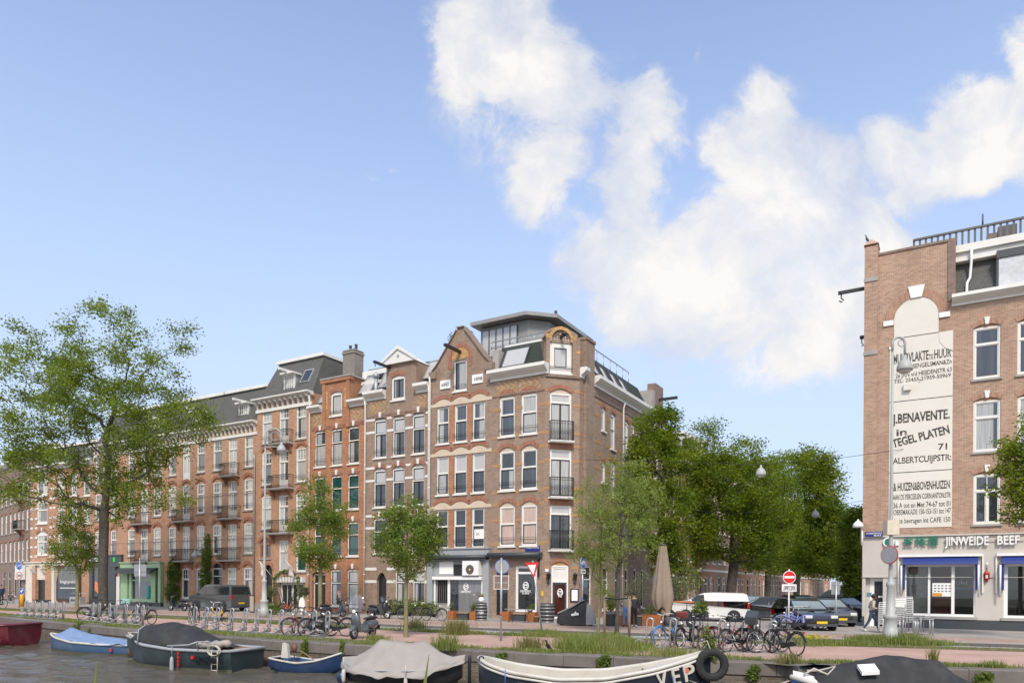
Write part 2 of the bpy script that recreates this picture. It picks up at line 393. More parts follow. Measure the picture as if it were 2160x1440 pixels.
# ================================================================== GROUND, QUAY, WATER
def cr(pts, n=8):
 pts = [Vector((p[0], p[1], 0)) for p in pts]; out = []
 for i in range(len(pts)-1):
  a, b = pts[i], pts[i+1]; p0 = pts[i-1] if i else a*2-b; p3 = pts[i+2] if i+2 < len(pts) else b*2-a
  for k in range(n):
   t = k/n
   out.append(.5*((2*a)+(b-p0)*t+(2*p0-5*a+4*b-p3)*t*t+(3*a-p0-3*b+p3)*t**3))
 out.append(pts[-1]); return out
def ext(pts, sl, sr, xl=-85, xr=60):
 a, b = pts[0], pts[-1]
 return cr([(xl, a[1]+(xl-a[0])*sl)]+list(pts)+[(xr, b[1]+(xr-b[0])*sr)])
QUAY = ext([(-29.5, 41.8), (-19, 33.6), (-9.26, 26.6), (-1.2, 22.8), (3.8, 20.8), (7.9, 19.4), (12.3, 18.4)], -.78, -.22)
B1 = ext([(-27, 42.6), (-16.7, 34.2), (-.94, 23.9), (4.1, 21.8), (10.6, 19.9)], -.78, -.24)
B2 = ext([(-19.8, 41.5), (-1.2, 30), (13.3, 24.9)], -.62, -.33)
B3 = ext([(-20.4, 42.7), (-1.24, 30.8), (14.1, 26.2)], -.62, -.33)
B4 = ext([(-21.9, 45.8), (-1.4, 34.7), (14.9, 28.1)], -.6, -.36)
B5 = ext([(-22.6, 47.0), (-1.45, 35.5), (15.5, 28.9)], -.6, -.37)
B6 = ext([(-25.2, 52.7), (-1.64, 40.2), (16.5, 31.2)], -.6, -.40)
def strip(name, A, B, za, zb, m, kind='structure', sub=1):
 A = [Vector((p.x, p.y, za)) for p in A]; B = [Vector((p.x, p.y, zb)) for p in B]
 def res(P, n):
  d = [0]
  for i in range(1, len(P)): d.append(d[-1]+(P[i]-P[i-1]).length)
  out = []
  for k in range(n+1):
   s = d[-1]*k/n; j = max(0, min(len(P)-2, int(np.searchsorted(d, s))-1)); q = (s-d[j])/max(1e-6, d[j+1]-d[j]); out.append(P[j].lerp(P[j+1], q))
  return out
 A = res(A, 90); B = res(B, 90); mb = MB(m)
 for i in range(90): mb.quad(A[i], A[i+1], B[i+1], B[i])
 return tag(mb.build(name), kind=kind)
def groundmat(name, c, c2, scale=9, lines=None, stain=(.1, .09, .08)):
 m, b, o = newmat(name); tco = tcoord()
 f = ramp(noisen(tco, scale, 8, .75), .3, .7); g = ramp(noisen(tco, .5, 6, .65), .4, .72)
 base = MIXC(f, c4(c), c4(c2)); base = MIXC(M('MULTIPLY', g, .45), base, c4([(x+y)/2*.62 for x, y in zip(c, stain)], 1.0))
 h = ramp(noisen(tco, 40, 3, .8), .55, .8); base = MIXC(M('MULTIPLY', h, .25), base, c4(c2, 1.35))
 if lines:
  mp = N('ShaderNodeMapping'); L(tco, mp.inputs[0]); mp.inputs['Rotation'].default_value = (0, 0, lines[0])
  t = N('ShaderNodeTexBrick'); L(mp.outputs[0], t.inputs[0]); t.inputs['Scale'].default_value = 1; t.inputs['Brick Width'].default_value = lines[1]; t.inputs['Row Height'].default_value = lines[2]
  t.inputs['Mortar Size'].default_value = .012; t.inputs['Color1'].default_value = (1, 1, 1, 1); t.inputs['Color2'].default_value = (.86, .86, .86, 1); t.inputs['Mortar'].default_value = (.5, .48, .45, 1)
  base = MIXC(1, base, t.outputs[0], 'MULTIPLY')
 L(base, b.inputs['Base Color']); setv(b, Roughness=.85); b.inputs['Specular IOR Level'].default_value = .3
 bn = N('ShaderNodeBump'); L(f, bn.inputs['Height']); bn.inputs['Strength'].default_value = .3; bn.inputs['Distance'].default_value = .01; L(bn.outputs[0], b.inputs['Normal'])
 return m
m_path = groundmat('red_asphalt', (.43, .275, .215), (.49, .33, .265))
m_bike = groundmat('red_pavers', (.415, .285, .225), (.475, .34, .275), lines=(R(-31), .3, .3))
m_pave = groundmat('grey_pavers', (.36, .325, .29), (.43, .40, .36), lines=(R(-31), .3, .3))
m_road = groundmat('grey_asphalt', (.30, .305, .30), (.37, .375, .37))
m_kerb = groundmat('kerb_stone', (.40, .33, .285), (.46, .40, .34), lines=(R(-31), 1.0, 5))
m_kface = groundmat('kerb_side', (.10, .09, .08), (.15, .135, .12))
m_soil = groundmat('verge_soil', (.10, .085, .05), (.17, .15, .075))
m_street = groundmat('street_clinker', (.235, .205, .185), (.30, .265, .24), lines=(R(59), .2, .1))
def off(P, d):       # shift a polyline sideways (away from the water)
 out = []
 for i, p in enumerate(P):
  t = (P[min(i+1, len(P)-1)]-P[max(i-1, 0)]).normalized(); out.append(p+Vector((-t.y, t.x, 0))*d)
 return out
Q2 = off(QUAY, .55)
strip('quay_verge', off(QUAY, .5), B1, -.012, 0, m_soil)
strip('cycle_path', B1, B2, .0, .004, m_path)
strip('grass_verge_ground', B2, B3, .004, .0, m_soil)
strip('road', off(B3, -.1), off(B4, .1), -.105, -.105, m_road)
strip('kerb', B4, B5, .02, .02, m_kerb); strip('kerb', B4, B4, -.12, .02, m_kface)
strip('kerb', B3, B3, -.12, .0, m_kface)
strip('far_cycle_path', B5, B6, .014, .014, m_bike)
FAR = [Vector((-700, 420, 0)), Vector((-300, 900, 0)), Vector((0, 1000, 0)), Vector((300, 900, 0)), Vector((700, 300, 0))]
strip('pavement', B6, cr(FAR, 4), .016, .016, m_pave)
# a low painted edge line along the road
edge = mat('road_marking', (.68, .68, .66), .6, scale=9, amt=.15)
strip('road_marking', off(B4, -.22), off(B4, -.10), -.100, -.100, edge); strip('road_marking', off(B3, .3), off(B3, .42), -.100, -.100, edge)
# quay wall: brick face under a stone coping, open sheet of water in front
def quay():
 root = thing('quay_wall', 'long brick quay wall with a stone coping along the canal', 'quay wall')
 A = QUAY; mb = MB(b_quay); s = 0
 for i in range(len(A)-1):
  mb.quad((A[i].x, A[i].y, -2.2), (A[i+1].x, A[i+1].y, -2.2), (A[i+1].x, A[i+1].y, -.33), (A[i].x, A[i].y, -.33))
 mb.build('brick_face', root)
 mb = MB(copingm); F = off(QUAY, -.05); Bk = off(QUAY, .55); acc = 0
 d = [0]
 for i in range(1, len(F)): d.append(d[-1]+(F[i]-F[i-1]).length)
 def P(L_, s):
  j = max(0, min(len(F)-2, int(np.searchsorted(d, s))-1)); q = (s-d[j])/(d[j+1]-d[j]); return L_[j].lerp(L_[j+1], q)
 s = 0; rnd = random.Random(3)
 while s < d[-1]-1.6:
  l = 1.35+rnd.random()*.3; a0, a1, b0, b1 = P(F, s+.006), P(F, s+l-.006), P(Bk, s+.006), P(Bk, s+l-.006); h = rnd.uniform(-.008, .01)
  z0, z1 = -.34, .012+h; e = .035
  mb.hexa([(a0.x, a0.y, z0), (a1.x, a1.y, z0), (b1.x, b1.y, z0), (b0.x, b0.y, z0), (a0.x, a0.y, z1-e), (a1.x, a1.y, z1-e), (b1.x, b1.y, z1-e), (b0.x, b0.y, z1-e)])
  c0, c1 = a0.lerp(b0, .06), a1.lerp(b1, .06)
  mb.hexa([(a0.x, a0.y, z1-e), (a1.x, a1.y, z1-e), (b1.x, b1.y, z1-e), (b0.x, b0.y, z1-e), (c0.x, c0.y, z1), (c1.x, c1.y, z1), (b1.x, b1.y, z1), (b0.x, b0.y, z1)])
  s += l
 mb.build('coping', root)
quay()
WZ = -.92
def water():
 m, b, o = newmat('canal_water'); tco = tcoord()
 mp = N('ShaderNodeMapping'); L(tco, mp.inputs[0]); mp.inputs['Rotation'].default_value = (0, 0, R(12)); mp.inputs['Scale'].default_value = (1, 2.6, 1)
 n1 = noisen(mp.outputs[0], 4.5, 8, .72); n2 = noisen(mp.outputs[0], .45, 3)
 hgt = M('ADD', n1, M('MULTIPLY', n2, .8))
 bn = N('ShaderNodeBump'); L(hgt, bn.inputs['Height']); bn.inputs['Strength'].default_value = .6; bn.inputs['Distance'].default_value = .06
 setv(b, Base_Color=(.090, .079, .060), Roughness=.05); b.inputs['IOR'].default_value = 1.33
 L(bn.outputs[0], b.inputs['Normal'])
 x = np.arange(-48, 22.01, .2); y = np.arange(6, 54.01, .13); Xg, Yg = np.meshgrid(x, y); Z = 0*Xg; rng = np.random.default_rng(4)
 for k in range(34):
  wl = rng.uniform(.5, 1.9); a = rng.normal(R(78), .42); Z += .0072*wl**.9*np.sin((Xg*math.cos(a)+Yg*math.sin(a))*2*PI/wl+rng.uniform(0, 6)+.7*np.sin(Xg*.5+k)+.6*np.sin(Yg*.4-k))
 ed_ = np.minimum(np.minimum(Xg+48, 22-Xg), np.minimum(Yg-6, 54-Yg)); Z *= np.clip(ed_/2, 0, 1)
 nx, ny = len(x), len(y); V = np.stack([Xg, Yg, Z+WZ], 2).reshape(-1, 3); i = np.arange(nx*ny).reshape(ny, nx); q = np.stack([i[:-1, :-1], i[:-1, 1:], i[1:, 1:], i[1:, :-1]], 2).reshape(-1, 4)
 me = bpy.data.meshes.new('canal_water'); me.from_pydata(V.tolist()+[(-120, -3, WZ), (120, -3, WZ), (120, 110, WZ), (-120, 110, WZ)], [], q.tolist()+[(nx*ny, nx*ny+1, nx-1, 0), (nx*ny+1, nx*ny+2, nx*ny-1, nx-1), (nx*ny+2, nx*ny+3, nx*(ny-1), nx*ny-1), (nx*ny+3, nx*ny, 0, nx*(ny-1))])
 me.polygons.foreach_set('use_smooth', [True]*len(me.polygons)); me.materials.append(m); tag(link('canal_water', me), kind='structure')
 nb = MB(m_soil); nb.hexa([(-120, -60, -2), (120, -60, -2), (120, 1.5, -2), (-120, 1.5, -2), (-120, -60, .3), (120, -60, .3), (120, .8, .3), (-120, .8, .3)]); tag(nb.build('near_bank'), kind='structure')
water()
# ================================================================== FACADES
class Fac:
 """one wall plane of a building; x runs right along it, z up, y into the building"""
 def __init__(s, root, P, d, w=None):
  s.root = root; s.pl = Plane((P[0], P[1]), d); s.w = w
  bpy.context.view_layer.update()
  inv = root.matrix_world.inverted(); s.loc = inv @ Vector((P[0], P[1], 0)); s.rz = s.pl.ang-root.matrix_world.to_euler().z
  s.rot = Matrix.Rotation(s.rz, 4, 'Z'); s.holes = []
 def x(s, px, py=1200): return s.pl.t(px, py)
 def z(s, px, py): return s.pl.tz(px, py)[1]
 def L(s, x, y, z): return s.loc + s.rot @ Vector((x, y, z))
 def put(s, mb, name, x=0, y=0, z=0, bevel=0): return mb.build(name, s.root, s.L(x, y, z), s.rz, bevel)
 def inst(s, me, name, x=0, y=0, z=0): return link(name, me, s.root, s.L(x, y, z), s.rz)
 def hole(s, x0, x1, z0, z1, rise=0, pointed=False):
  p = [(x0, z0), (x1, z0), (x1, z1)]
  if rise: p += arc(x0, x1, z1, rise, pointed)[1:-1][::-1]
  p.append((x0, z1)); s.holes.append(p)
 def wall(s, outline, m, name='wall', depth=.22, sides=None, body=True):
  mb = MB(m)
  loops = [[Vector((p[0], p[1], 0)) for p in outline]]+[[Vector((p[0], p[1], 0)) for p in h] for h in s.holes]
  flat = [p for l in loops for p in l]
  tr = tessellate_polygon(loops)
  mb.add([(p.x, 0, p.y) for p in flat], list(tr))
  for h in s.holes:
   n = len(h)
   for i in range(n):
    a, b = h[i], h[(i+1) % n]; mb.quad((a[0], 0, a[1]), (b[0], 0, b[1]), (b[0], depth, b[1]), (a[0], depth, a[1]))
  if body:            # the house behind its front
   D = body if body is not True else 9.0
   n = len(outline)
   for i in range(n):
    a, b = outline[i], outline[(i+1) % n]
    mb.quad((a[0], 0, a[1]), (b[0], 0, b[1]), (b[0], D, b[1]), (a[0], D, a[1]))
   mb.add([(p[0], D, p[1]) for p in outline], [tuple(t) for t in tessellate_polygon([[Vector((p[0], p[1], 0)) for p in outline]])])
   mb.add([(p[0], .24, p[1]) for p in outline], [tuple(t) for t in tessellate_polygon([[Vector((p[0], p[1], 0)) for p in outline]])], black)
  return s.put(mb, name)
def arc(x0, x1, z, rise, pointed=False, n=8, grow=0.0):
 c = (x0+x1)/2; hw = (x1-x0)/2
 if pointed:
  pts = []
  for i in range(n+1):
   t = i/n; xx = x0+t*(x1-x0); q = abs(xx-c)/hw; pts.append((xx, z+rise*(1-q**1.5)*(1+.25*q)))
  return pts
 Rr = (hw*hw+rise*rise)/(2*rise); a = math.asin(min(1, hw/Rr)); a = a if rise <= hw else PI-a
 return [(c+(Rr+grow)*math.sin(-a+2*a*i/n), z+rise-Rr+(Rr+grow)*math.cos(-a+2*a*i/n)) for i in range(n+1)]
WC = {}
def win(F, x0, x1, z0, z1, key, **st):
 """a window in wall F between x0..x1, z0..z1 (frame), with its arch, sill, sash and panes as sub-parts"""
 g = st.get; w = round(x1-x0, 2); h = round(z1-z0, 2); rise = g('rise', 0)*w if g('rise') else 0; d = g('d', .09)
 F.hole(x0, x1, z0, z1, rise, g('pointed', False))
 ck = (key, w, h)
 if ck not in WC:
  fm, smt = g('fm', white), g('sm', white); fw = g('fw', .07); tr = g('tr', 0); e = {}
  hw = w/2; mb = MB(fm)
  mb.box(-hw, d-.03, 0, -hw+fw, d+.09, h); mb.box(hw-fw, d-.03, 0, hw, d+.09, h)
  mb.box(-hw+fw, d-.028, 0, hw-fw, d+.09, fw*1.2); mb.box(-hw+fw, d-.028, h-fw, hw-fw, d+.09, h)
  zt = h*(1-tr) if tr else None; tw = g('tw', .07)
  if tr: mb.box(-hw+fw, d-.04, zt-tw/2, hw-fw, d+.08, zt+tw/2)
  if g('mullf'): mb.box(-.045, d-.032, fw*1.2, .045, d+.08, (zt-tw/2) if tr else h-fw)
  e['frame'] = mb.mesh('window')
  sb = MB(smt); sw = g('sw', .045)
  regs = []
  lo0 = fw*1.2; lo1 = (zt-tw/2) if tr else h-fw
  xs = [(-hw+fw, hw-fw)]
  if g('mullf'): xs = [(-hw+fw, -.045), (.045, hw-fw)]
  for (a, b) in xs: regs.append((a, b, lo0, lo1, 0))
  if tr: regs.append((-hw+fw, hw-fw, zt+tw/2, h-fw, 1))
  for a, b, c, dd, up in regs:
   if up and g('usm', 1) == 0: continue
   k = sw if not (up and g('usm') is None and False) else sw
   mt = g('usm', smt) if up else smt
   if mt in (None, 1): mt = smt
   sb.box(a, d, c, a+k, d+.06, dd, mt); sb.box(b-k, d, c, b, d+.06, dd, mt); sb.box(a+k, d+.002, c, b-k, d+.06, c+k, mt); sb.box(a+k, d+.002, dd-k, b-k, d+.06, dd, mt)
   if not up and g('mull'): sb.box((a+b)/2-.05, d+.004, c+k, (a+b)/2+.05, d+.055, dd-k, mt)
   if not up and g('panel'): sb.box(a+k, d+.006, c+k, b-k, d+.05, c+k+g('panel')*h, mt)
   gr = g('grid') if up else g('lgrid')
   if gr:
    for i in range(1, gr[0]): xx = a+(b-a)*i/gr[0]; sb.box(xx-.016, d+.006, c+k, xx+.016, d+.05, dd-k, mt)
    for i in range(1, gr[1]): zz = c+(dd-c)*i/gr[1]; sb.box(a+k, d+.008, zz-.016, b-k, d+.048, zz+.016, mt)
  e['sash'] = sb.mesh('sash')
  pb = MB(g('pane', curt)); up_ = g('upane')
  for a, b, c, dd, up in regs: pb.box(a+.01, d+.035, c+.01, b-.01, d+.05, dd-.01, up_ if (up and up_) else None)
  e['pane'] = pb.mesh('pane')
  if g('sill', stone):
   s_ = MB(g('sill', stone)); ov = g('sov', .08); s_.box(-hw-ov, -.09, -.10, hw+ov, d+.02, -.001); e['sill'] = s_.mesh('sill')
  if g('bar', False):
   q = MB(iron); q.rod((-hw-.02, -.03, h*.16), (hw+.02, -.03, h*.16), .018, 5); q.rod((-hw-.02, -.03, h*.21), (hw+.02, -.03, h*.21), .012, 5)
   e['guard_bar'] = q.mesh('guard_bar')
  if rise:
   th = g('th', .24); am = g('am', b_arch); q = MB(am); dd = g('ad', .02)
   if g('pointed'): A = arc(-hw, hw, h, rise, True); Bq = arc(-hw-.2, hw+.2, h, rise+.28, True)
   else: A = arc(-hw, hw, h, rise); Bq = arc(-hw, hw, h, rise, grow=th)
   q.prism(A+Bq[::-1], -dd, .03); e['arch'] = q.mesh('arch')
   if g('infill'):
    q = MB(g('infill')); q.prism(A, d-.02, d+.06); e['lintel_panel'] = q.mesh('lintel_panel')
  elif g('flat'):
   q = MB(g('flat')); q.box(-hw-.12, -.018, h+.001, hw+.12, .03, h+g('th', .24)); e['arch'] = q.mesh('lintel')
  if g('kst'):
   q = MB(g('kst')); zz = h+rise; q.hexa([(-.07, -.07, zz-.04), (.07, -.07, zz-.04), (.07, .03, zz-.04), (-.07, .03, zz-.04), (-.12, -.07, zz+.32), (.12, -.07, zz+.32), (.12, .03, zz+.32), (-.12, .03, zz+.32)])
   e['keystone'] = q.mesh('keystone')
  WC[ck] = e
 e = WC[ck]; o = F.inst(e['frame'], g('name', 'window'), (x0+x1)/2, 0, z0)
 for k in e:
  if k != 'frame': link({'arch': 'brick_arch'}.get(k, k), e[k], o)
 return o
def marks(parent, m, name, x, y, z, w, h, n):
 """writing too small to read in the photograph: a row of letter-sized strokes"""
 q = MB(m); p = w/n; rnd = random.Random(n)
 q.box(x, y, z-.004, x+w, y+.004, z+.012)
 for i in range(n):
  if rnd.random() < .12: continue
  a = x+p*i; q.box(a, y, z+.012, a+p*.3, y+.004, z+h); q.box(a+p*.3, y, z+h*rnd.choice((.4, .8)), a+p*.8, y+.004, z+h)
 return q.build(name, parent)
BALC = {}
def balcony(F, x, z, w=1.5, dep=.55, h=.95, slab=stone, brackets=True, mats=None, loop=False):
 k = (round(w, 2), dep, h, slab.name, brackets, loop)
 if k not in BALC:
  mb = MB(slab); mb.box(-w/2, -dep, -.12, w/2, 0, 0); mb.box(-w/2-.03, -dep-.03, -.06, w/2+.03, -dep, -.001)
  if brackets:
   for s_ in (-1, 1): mb.prism([(0, -.12), (-dep*.9, -.12), (-dep*.8, -.22), (-dep*.4, -.34), (-.12, -.7), (0, -.75)], s_*(w/2-.2)-.06, s_*(w/2-.2)+.06, b_arch, 'x')
  a = mb.mesh('balcony'); q = MB(iron); y = -dep+.04; hw = w/2-.03
  for zz, r in ((h, .028), (h-.14, .015), (.10, .016)):
   q.tube([(-hw, -.02, zz), (-hw, y, zz), (hw, y, zz), (hw, -.02, zz)], r, 5, smooth=False)
  n = max(7, int(w/.105))
  for i in range(n+1):
   xx = -hw+2*hw*i/n; q.rod((xx, y, .0), (xx, y, h), .014 if i not in (0, n) else .02, 4)
   if loop and i < n: q.tube([(xx, y, .12), (xx+hw/n*1.6, y, .3), (xx+hw/n*.4, y, .5), (xx+hw/n, y, .72)], .007, 4)
   elif i < n and i % 2 == 0: q.tube([(xx+.05+.045*math.cos(t), y, h-.28+.1*math.sin(t)) for t in [j*PI/4 for j in range(8)]], .008, 4, closed=True)
  for i in (1, 2, 3): q.rod((-hw, -dep*i/4, 0), (-hw, -dep*i/4, h), .01, 4); q.rod((hw, -dep*i/4, 0), (hw, -dep*i/4, h), .01, 4)
  BALC[k] = (a, q.mesh('railing'))
 o = F.inst(BALC[k][0], 'balcony', x, 0, z); link('railing', BALC[k][1], o); return o
def cornice(F, x0, x1, z0, z1, pr=.35, m=white, ends=True, y0=0):
 h = z1-z0; mb = MB(m)
 prof = [(0, z0), (-.08, z0), (-.08, z0+h*.22), (-pr*.55, z0+h*.42), (-pr*.8, z0+h*.55), (-pr*.8, z0+h*.62), (-pr, z0+h*.66), (-pr, z1), (.1, z1+.02), (.1, z0)]
 mb.prism(prof, x0, x1, None, 'x'); return F.put(mb, 'cornice', 0, y0, 0)
def pipe(F, x, z0, z1, m=zinc, r=.05, y=-.1):
 mb = MB(m); mb.tube([(0, y-.1, z1), (0, y, z1-.35), (0, y, z0)], r, 7)
 zz = z0+.5
 while zz < z1-.5: mb.lathe([(r+.015, 0), (r+.015, .06)], 7, None, (0, y, zz)); zz += 1.9
 return F.put(mb, 'downpipe', x)
def zigzag(F, x0, x1, z0, z1):
 """yellow and brown brick zigzag panel, every row a separate slip of glazed brick proud of the wall"""
 mb = MB(b_yel); w = x1-x0; h = z1-z0; n = max(6, int(w/.095)); r = 9
 for i in range(n):
  for j in range(r):
   ph = (i+abs(j-4)) % 4
   if ph in (0, 1) : mb.box(x0+w*i/n+.006, -.012, z0+h*j/r+.006, x0+w*(i+1)/n-.006, .02, z0+h*(j+1)/r-.006)
 mb.box(x0-.03, -.006, z0-.03, x1+.03, .015, z1+.03, b_brown)
 return F.put(mb, 'tile_panel')
def bands(F, zs, segs, m, h=.10, y=-.012, name='stone_band'):
 cache = {}
 for zz in zs:
  for a, b in segs:
   k = round(b-a, 2)
   if k < .03: continue
   if k not in cache: mb = MB(m); mb.box(0, y, -h/2, k, .02, h/2); cache[k] = mb.mesh(name)
   F.inst(cache[k], name, a, 0, zz)
def mansard(F, x0, x1, z0, z1, m, y0=.15, run=1.3, cut=(0, 0), top=True, trim=white, back=8.5):
 mb = MB(m)
 a0, a1 = x0+cut[0], x1-cut[1]
 mb.hexa([(x0, y0, z0), (x1, y0, z0), (x1, back, z0), (x0, back, z0), (a0, y0+run, z1), (a1, y0+run, z1), (a1, back-run, z1), (a0, back-run, z1)])
 o = F.put(mb, 'roof')
 if top:
  q = MB(trim); q.box(a0-.1, y0+run-.22, z1-.02, a1+.1, back-run, z1+.22)
  e = q.build('roof_edge', o)
 return o
def dormer(F, roof, x, z0, w, h, y, m=white, pitched=False, beam=True, pane=curt, side=grey):
 """box dormer standing on the roof"""
 mb = MB(m); hw = w/2
 mb.box(-hw, 0, 0, hw, .12, h*.3); mb.box(-hw, .0, h*.3, -hw+.09, .12, h); mb.box(hw-.09, 0, h*.3, hw, .12, h); mb.box(-hw+.09, 0, h-.1, hw-.09, .12, h)
 mb.box(-hw+.01, .12, 0, hw-.01, 2.2, h-.01, side)
 mb.box(-hw-.12, -.3, h, hw+.12, 2.3, h+.12)
 if beam: mb.box(-.09, -1.0, h+.12, .09, .6, h+.3)
 o = F.put(mb, 'dormer', x, y, z0); q = MB(pane); q.box(-hw+.09, .06, h*.3, hw-.09, .08, h-.1); q.build('pane', o)
 q = MB(m)
 for i in (1, 2, 3): xx = -hw+.09+(w-.18)*i/4; q.box(xx-.02, .02, h*.3, xx+.02, .05, h-.1)
 for i in (1, 2): zz = h*.3+(h*.7-.1)*i/3; q.box(-hw+.09, .025, zz-.018, hw-.09, .048, zz+.018)
 q.build('sash', o); return o
def skylight(F, x, z, y, w, h, run, rise, fm=grey, pane=pgrey):
 a = math.atan2(run, rise); mb = MB(fm); mb.T = Matrix.Rotation(-a, 4, 'X')
 mb.box(-w/2, -.1, 0, -w/2+.07, .05, h); mb.box(w/2-.07, -.1, 0, w/2, .05, h); mb.box(-w/2+.07, -.098, 0, w/2-.07, .05, .07); mb.box(-w/2+.07, -.098, h-.1, w/2-.07, .05, h)
 o = F.put(mb, 'skylight', x, y, z); q = MB(pane); q.T = mb.T; q.box(-w/2+.07, -.05, .07, w/2-.07, -.03, h-.1); q.build('pane', o); return o
def chimney(F, x, y, z0, w, d, h, m=b_dark, pots=2):
 mb = MB(m); mb.box(-w/2, 0, 0, w/2, d, h); mb.box(-w/2-.06, -.06, h-.25, w/2+.06, d+.06, h-.1); mb.box(-w/2-.03, -.03, h, w/2+.03, d+.03, h+.06, stone)
 for i in range(pots): mb.lathe([(.12, h), (.10, h+.4), (.13, h+.42), (.13, h+.48)], 8, copingm, (-w/2+w*(i+.5)/pots, d/2, .06))
 return F.put(mb, 'chimney', x, y, z0)
LP = Plane((-1.2, 45.3), (.86, -.51))
def house(name, label, px0, px1, P=None, cat='house', group='brick town houses along the quay'):
 P = P or LP; t0, t1 = P.t(px0, 1250), P.t(px1, 1250); p = P.pt(t0)
 root = thing(name, label, cat, p, P.ang, group); F = Fac(root, p, P.d, t1-t0); F.px0 = px0; return root, F
# ================================================================== BUILDINGS
def wpx(F, a, b, t, bt, key, **st):
 m = (a+b)/2; my = (t+bt)/2
 return win(F, F.x(a, my), F.x(b, my), F.z(m, bt), F.z(m, t), key, **st)
S_AM = dict(tr=.36, grid=(3, 2), pane=curt, upane=curt, sill=stone, bar=True)
S_DR = dict(tr=.30, grid=(3, 2), mull=True, panel=.18, pane=curt, sill=None)
S_DK = dict(sm=black, tr=.36, mull=True, pane=curt, upane=pgrey, sill=white, bar=True, rise=.22, infill=stone, kst=white)
S_OR = dict(sm=black, tr=.36, pane=curt, upane=curt2, sill=white, bar=True, rise=.14, infill=b_red, kst=white)
S_GN = dict(S_OR, pane=pgreen, upane=pgreen)
S_H7 = dict(sm=black, usm=white, tr=.44, pane=curt, upane=pgrey, sill=white, bar=True)
S_R = dict(tr=.33, pane=curt2, upane=curt2, sill=stone, rise=.14, infill=b_red, kst=white, fw=.09, tw=.09)
# ---- long brick block: three lots, each window, door, window --------------------------------------
def block_lot(label, px0, px1, cols, balc, ground, top=True, ref=523, pipe_x=None, green=False):
 root, F = house('town_house', label, px0, px1)
 R_ = LP; zz = lambda py: R_.tz(ref, py)[1]
 z1t, z1b, z2c, z2t, z2b, z3c, z3t, z3b, zgc, zgt = [zz(v) for v in (919, 984.5, 1002, 1010, 1075, 1095, 1103, 1167, 1188, 1197)]
 zc0, zc1 = zz(917), zz(890); fl = [(zz(1000)), zz(1091), zz(1180)]
 X = [(F.x(a, 1100), F.x(b, 1100)) for a, b in cols]
 for i, (a, b) in enumerate(X):
  door = i % 3 == 1
  s = dict(S_DR) if door else dict(S_AM)
  lo = [fl[0]+.02, fl[1]+.02, fl[2]+.02] if door else [z1b, z2b, z3b]
  win(F, a, b, lo[0], z1t, 'am_top'+str(door), **s)
  win(F, a, b, lo[1], z2t, 'am_mid'+str(door), **dict(s, rise=.30, infill=b_red))
  win(F, a, b, lo[2], z3t, 'am_low'+str(door), **dict(s, rise=.30, infill=b_red))
  if door:
   for k, zf in enumerate(fl):
    if k in balc: balcony(F, (a+b)/2, zf, 2.25 if k else 1.85, .6)
 for i, kind in ground.items():
  a, b = X[i]
  if kind == 'win': win(F, a, b, .75, zgt, 'am_grd', **dict(S_AM, rise=.30, infill=b_red, bar=False))
  elif kind == 'door':
   win(F, a-.12, b+.12, .06, zgt, 'am_door', name='front_door', fm=white, sm=darkgrey, tr=.2, pane=pdark, panel=.5, sill=None, rise=.30, d=.18)
 Wd = F.w
 F.wall([(0, 0), (Wd, 0), (Wd, zc1), (0, zc1)], b_red)
 bands(F, [zc0+.05], [(0, Wd)], white, .22, -.06, 'cornice_band')
 cornice(F, 0, Wd, zc1-.28, zc1, .5)
 n = int(round(Wd/.48))
 for i in range(n):
  x = (i+.5)*Wd/n; mb = MB(white); mb.prism([(0, zc0+.16), (-.07, zc0+.16), (-.16, zc0+.5), (-.38, zc1-.36), (-.42, zc1-.28), (0, zc1-.28)], -.07, .07, None, 'x'); F.put(mb, 'cornice_bracket', x)
 bands(F, [zz(v) for v in (1040, 1135)], [(0, Wd)], b_dark, .05, -.004, 'brick_course')
 ztop = zz(823)+.65
 ro = mansard(F, 0, Wd, zc1, ztop, slate, .1, 1.6)
 if top: dormer(F, ro, F.w*.62, zc1+.02, 1.15, zz(846)-zc1, .5)
 plinth = MB(stone); plinth.box(-.001, -.05, 0, Wd+.001, .0, .55)
 if not green: F.put(plinth, 'plinth')
 if pipe_x is not None: pipe(F, pipe_x, .3, zc1-.25, zinc, .06, -.12)
 return root, F, zz
colsA = [(269, 284), (296, 312), (323, 339)]; colsB = [(355, 371), (384, 400), (414, 431)]; colsC = [(448, 467), (480, 499), (514, 532.5)]
rA, FA, zzA = block_lot('red brick house with the pale green shop front at its foot', 260, 346, colsA, (1, 2), {}, green=True)
rB, FB, _ = block_lot('red brick balcony house behind the rear half of the dark grey van bonnet, with a climbing plant beside its door', 346, 437, colsB, (1, 2), {0: 'door', 1: 'win', 2: 'win'})
rC, FC, _ = block_lot('red brick balcony house with bracketed cornice beside the taller bay house, dark van below', 437, 540, colsC, (0, 1, 2), {0: 'door', 1: 'win', 2: 'win'}, pipe_x=None)
rB['label'] = 'middle red brick balcony house of the bracketed row, beside the green shop house'
pipe(FC, FC.w-.1, .3, 12.0, zinc, .06, -.14)
rD, FD, _ = block_lot('red brick house behind the big elm trunk with a dark grey shop front', 196, 260, [(200, 212), (216, 229), (233, 246)], (), {}, green=True, top=False)
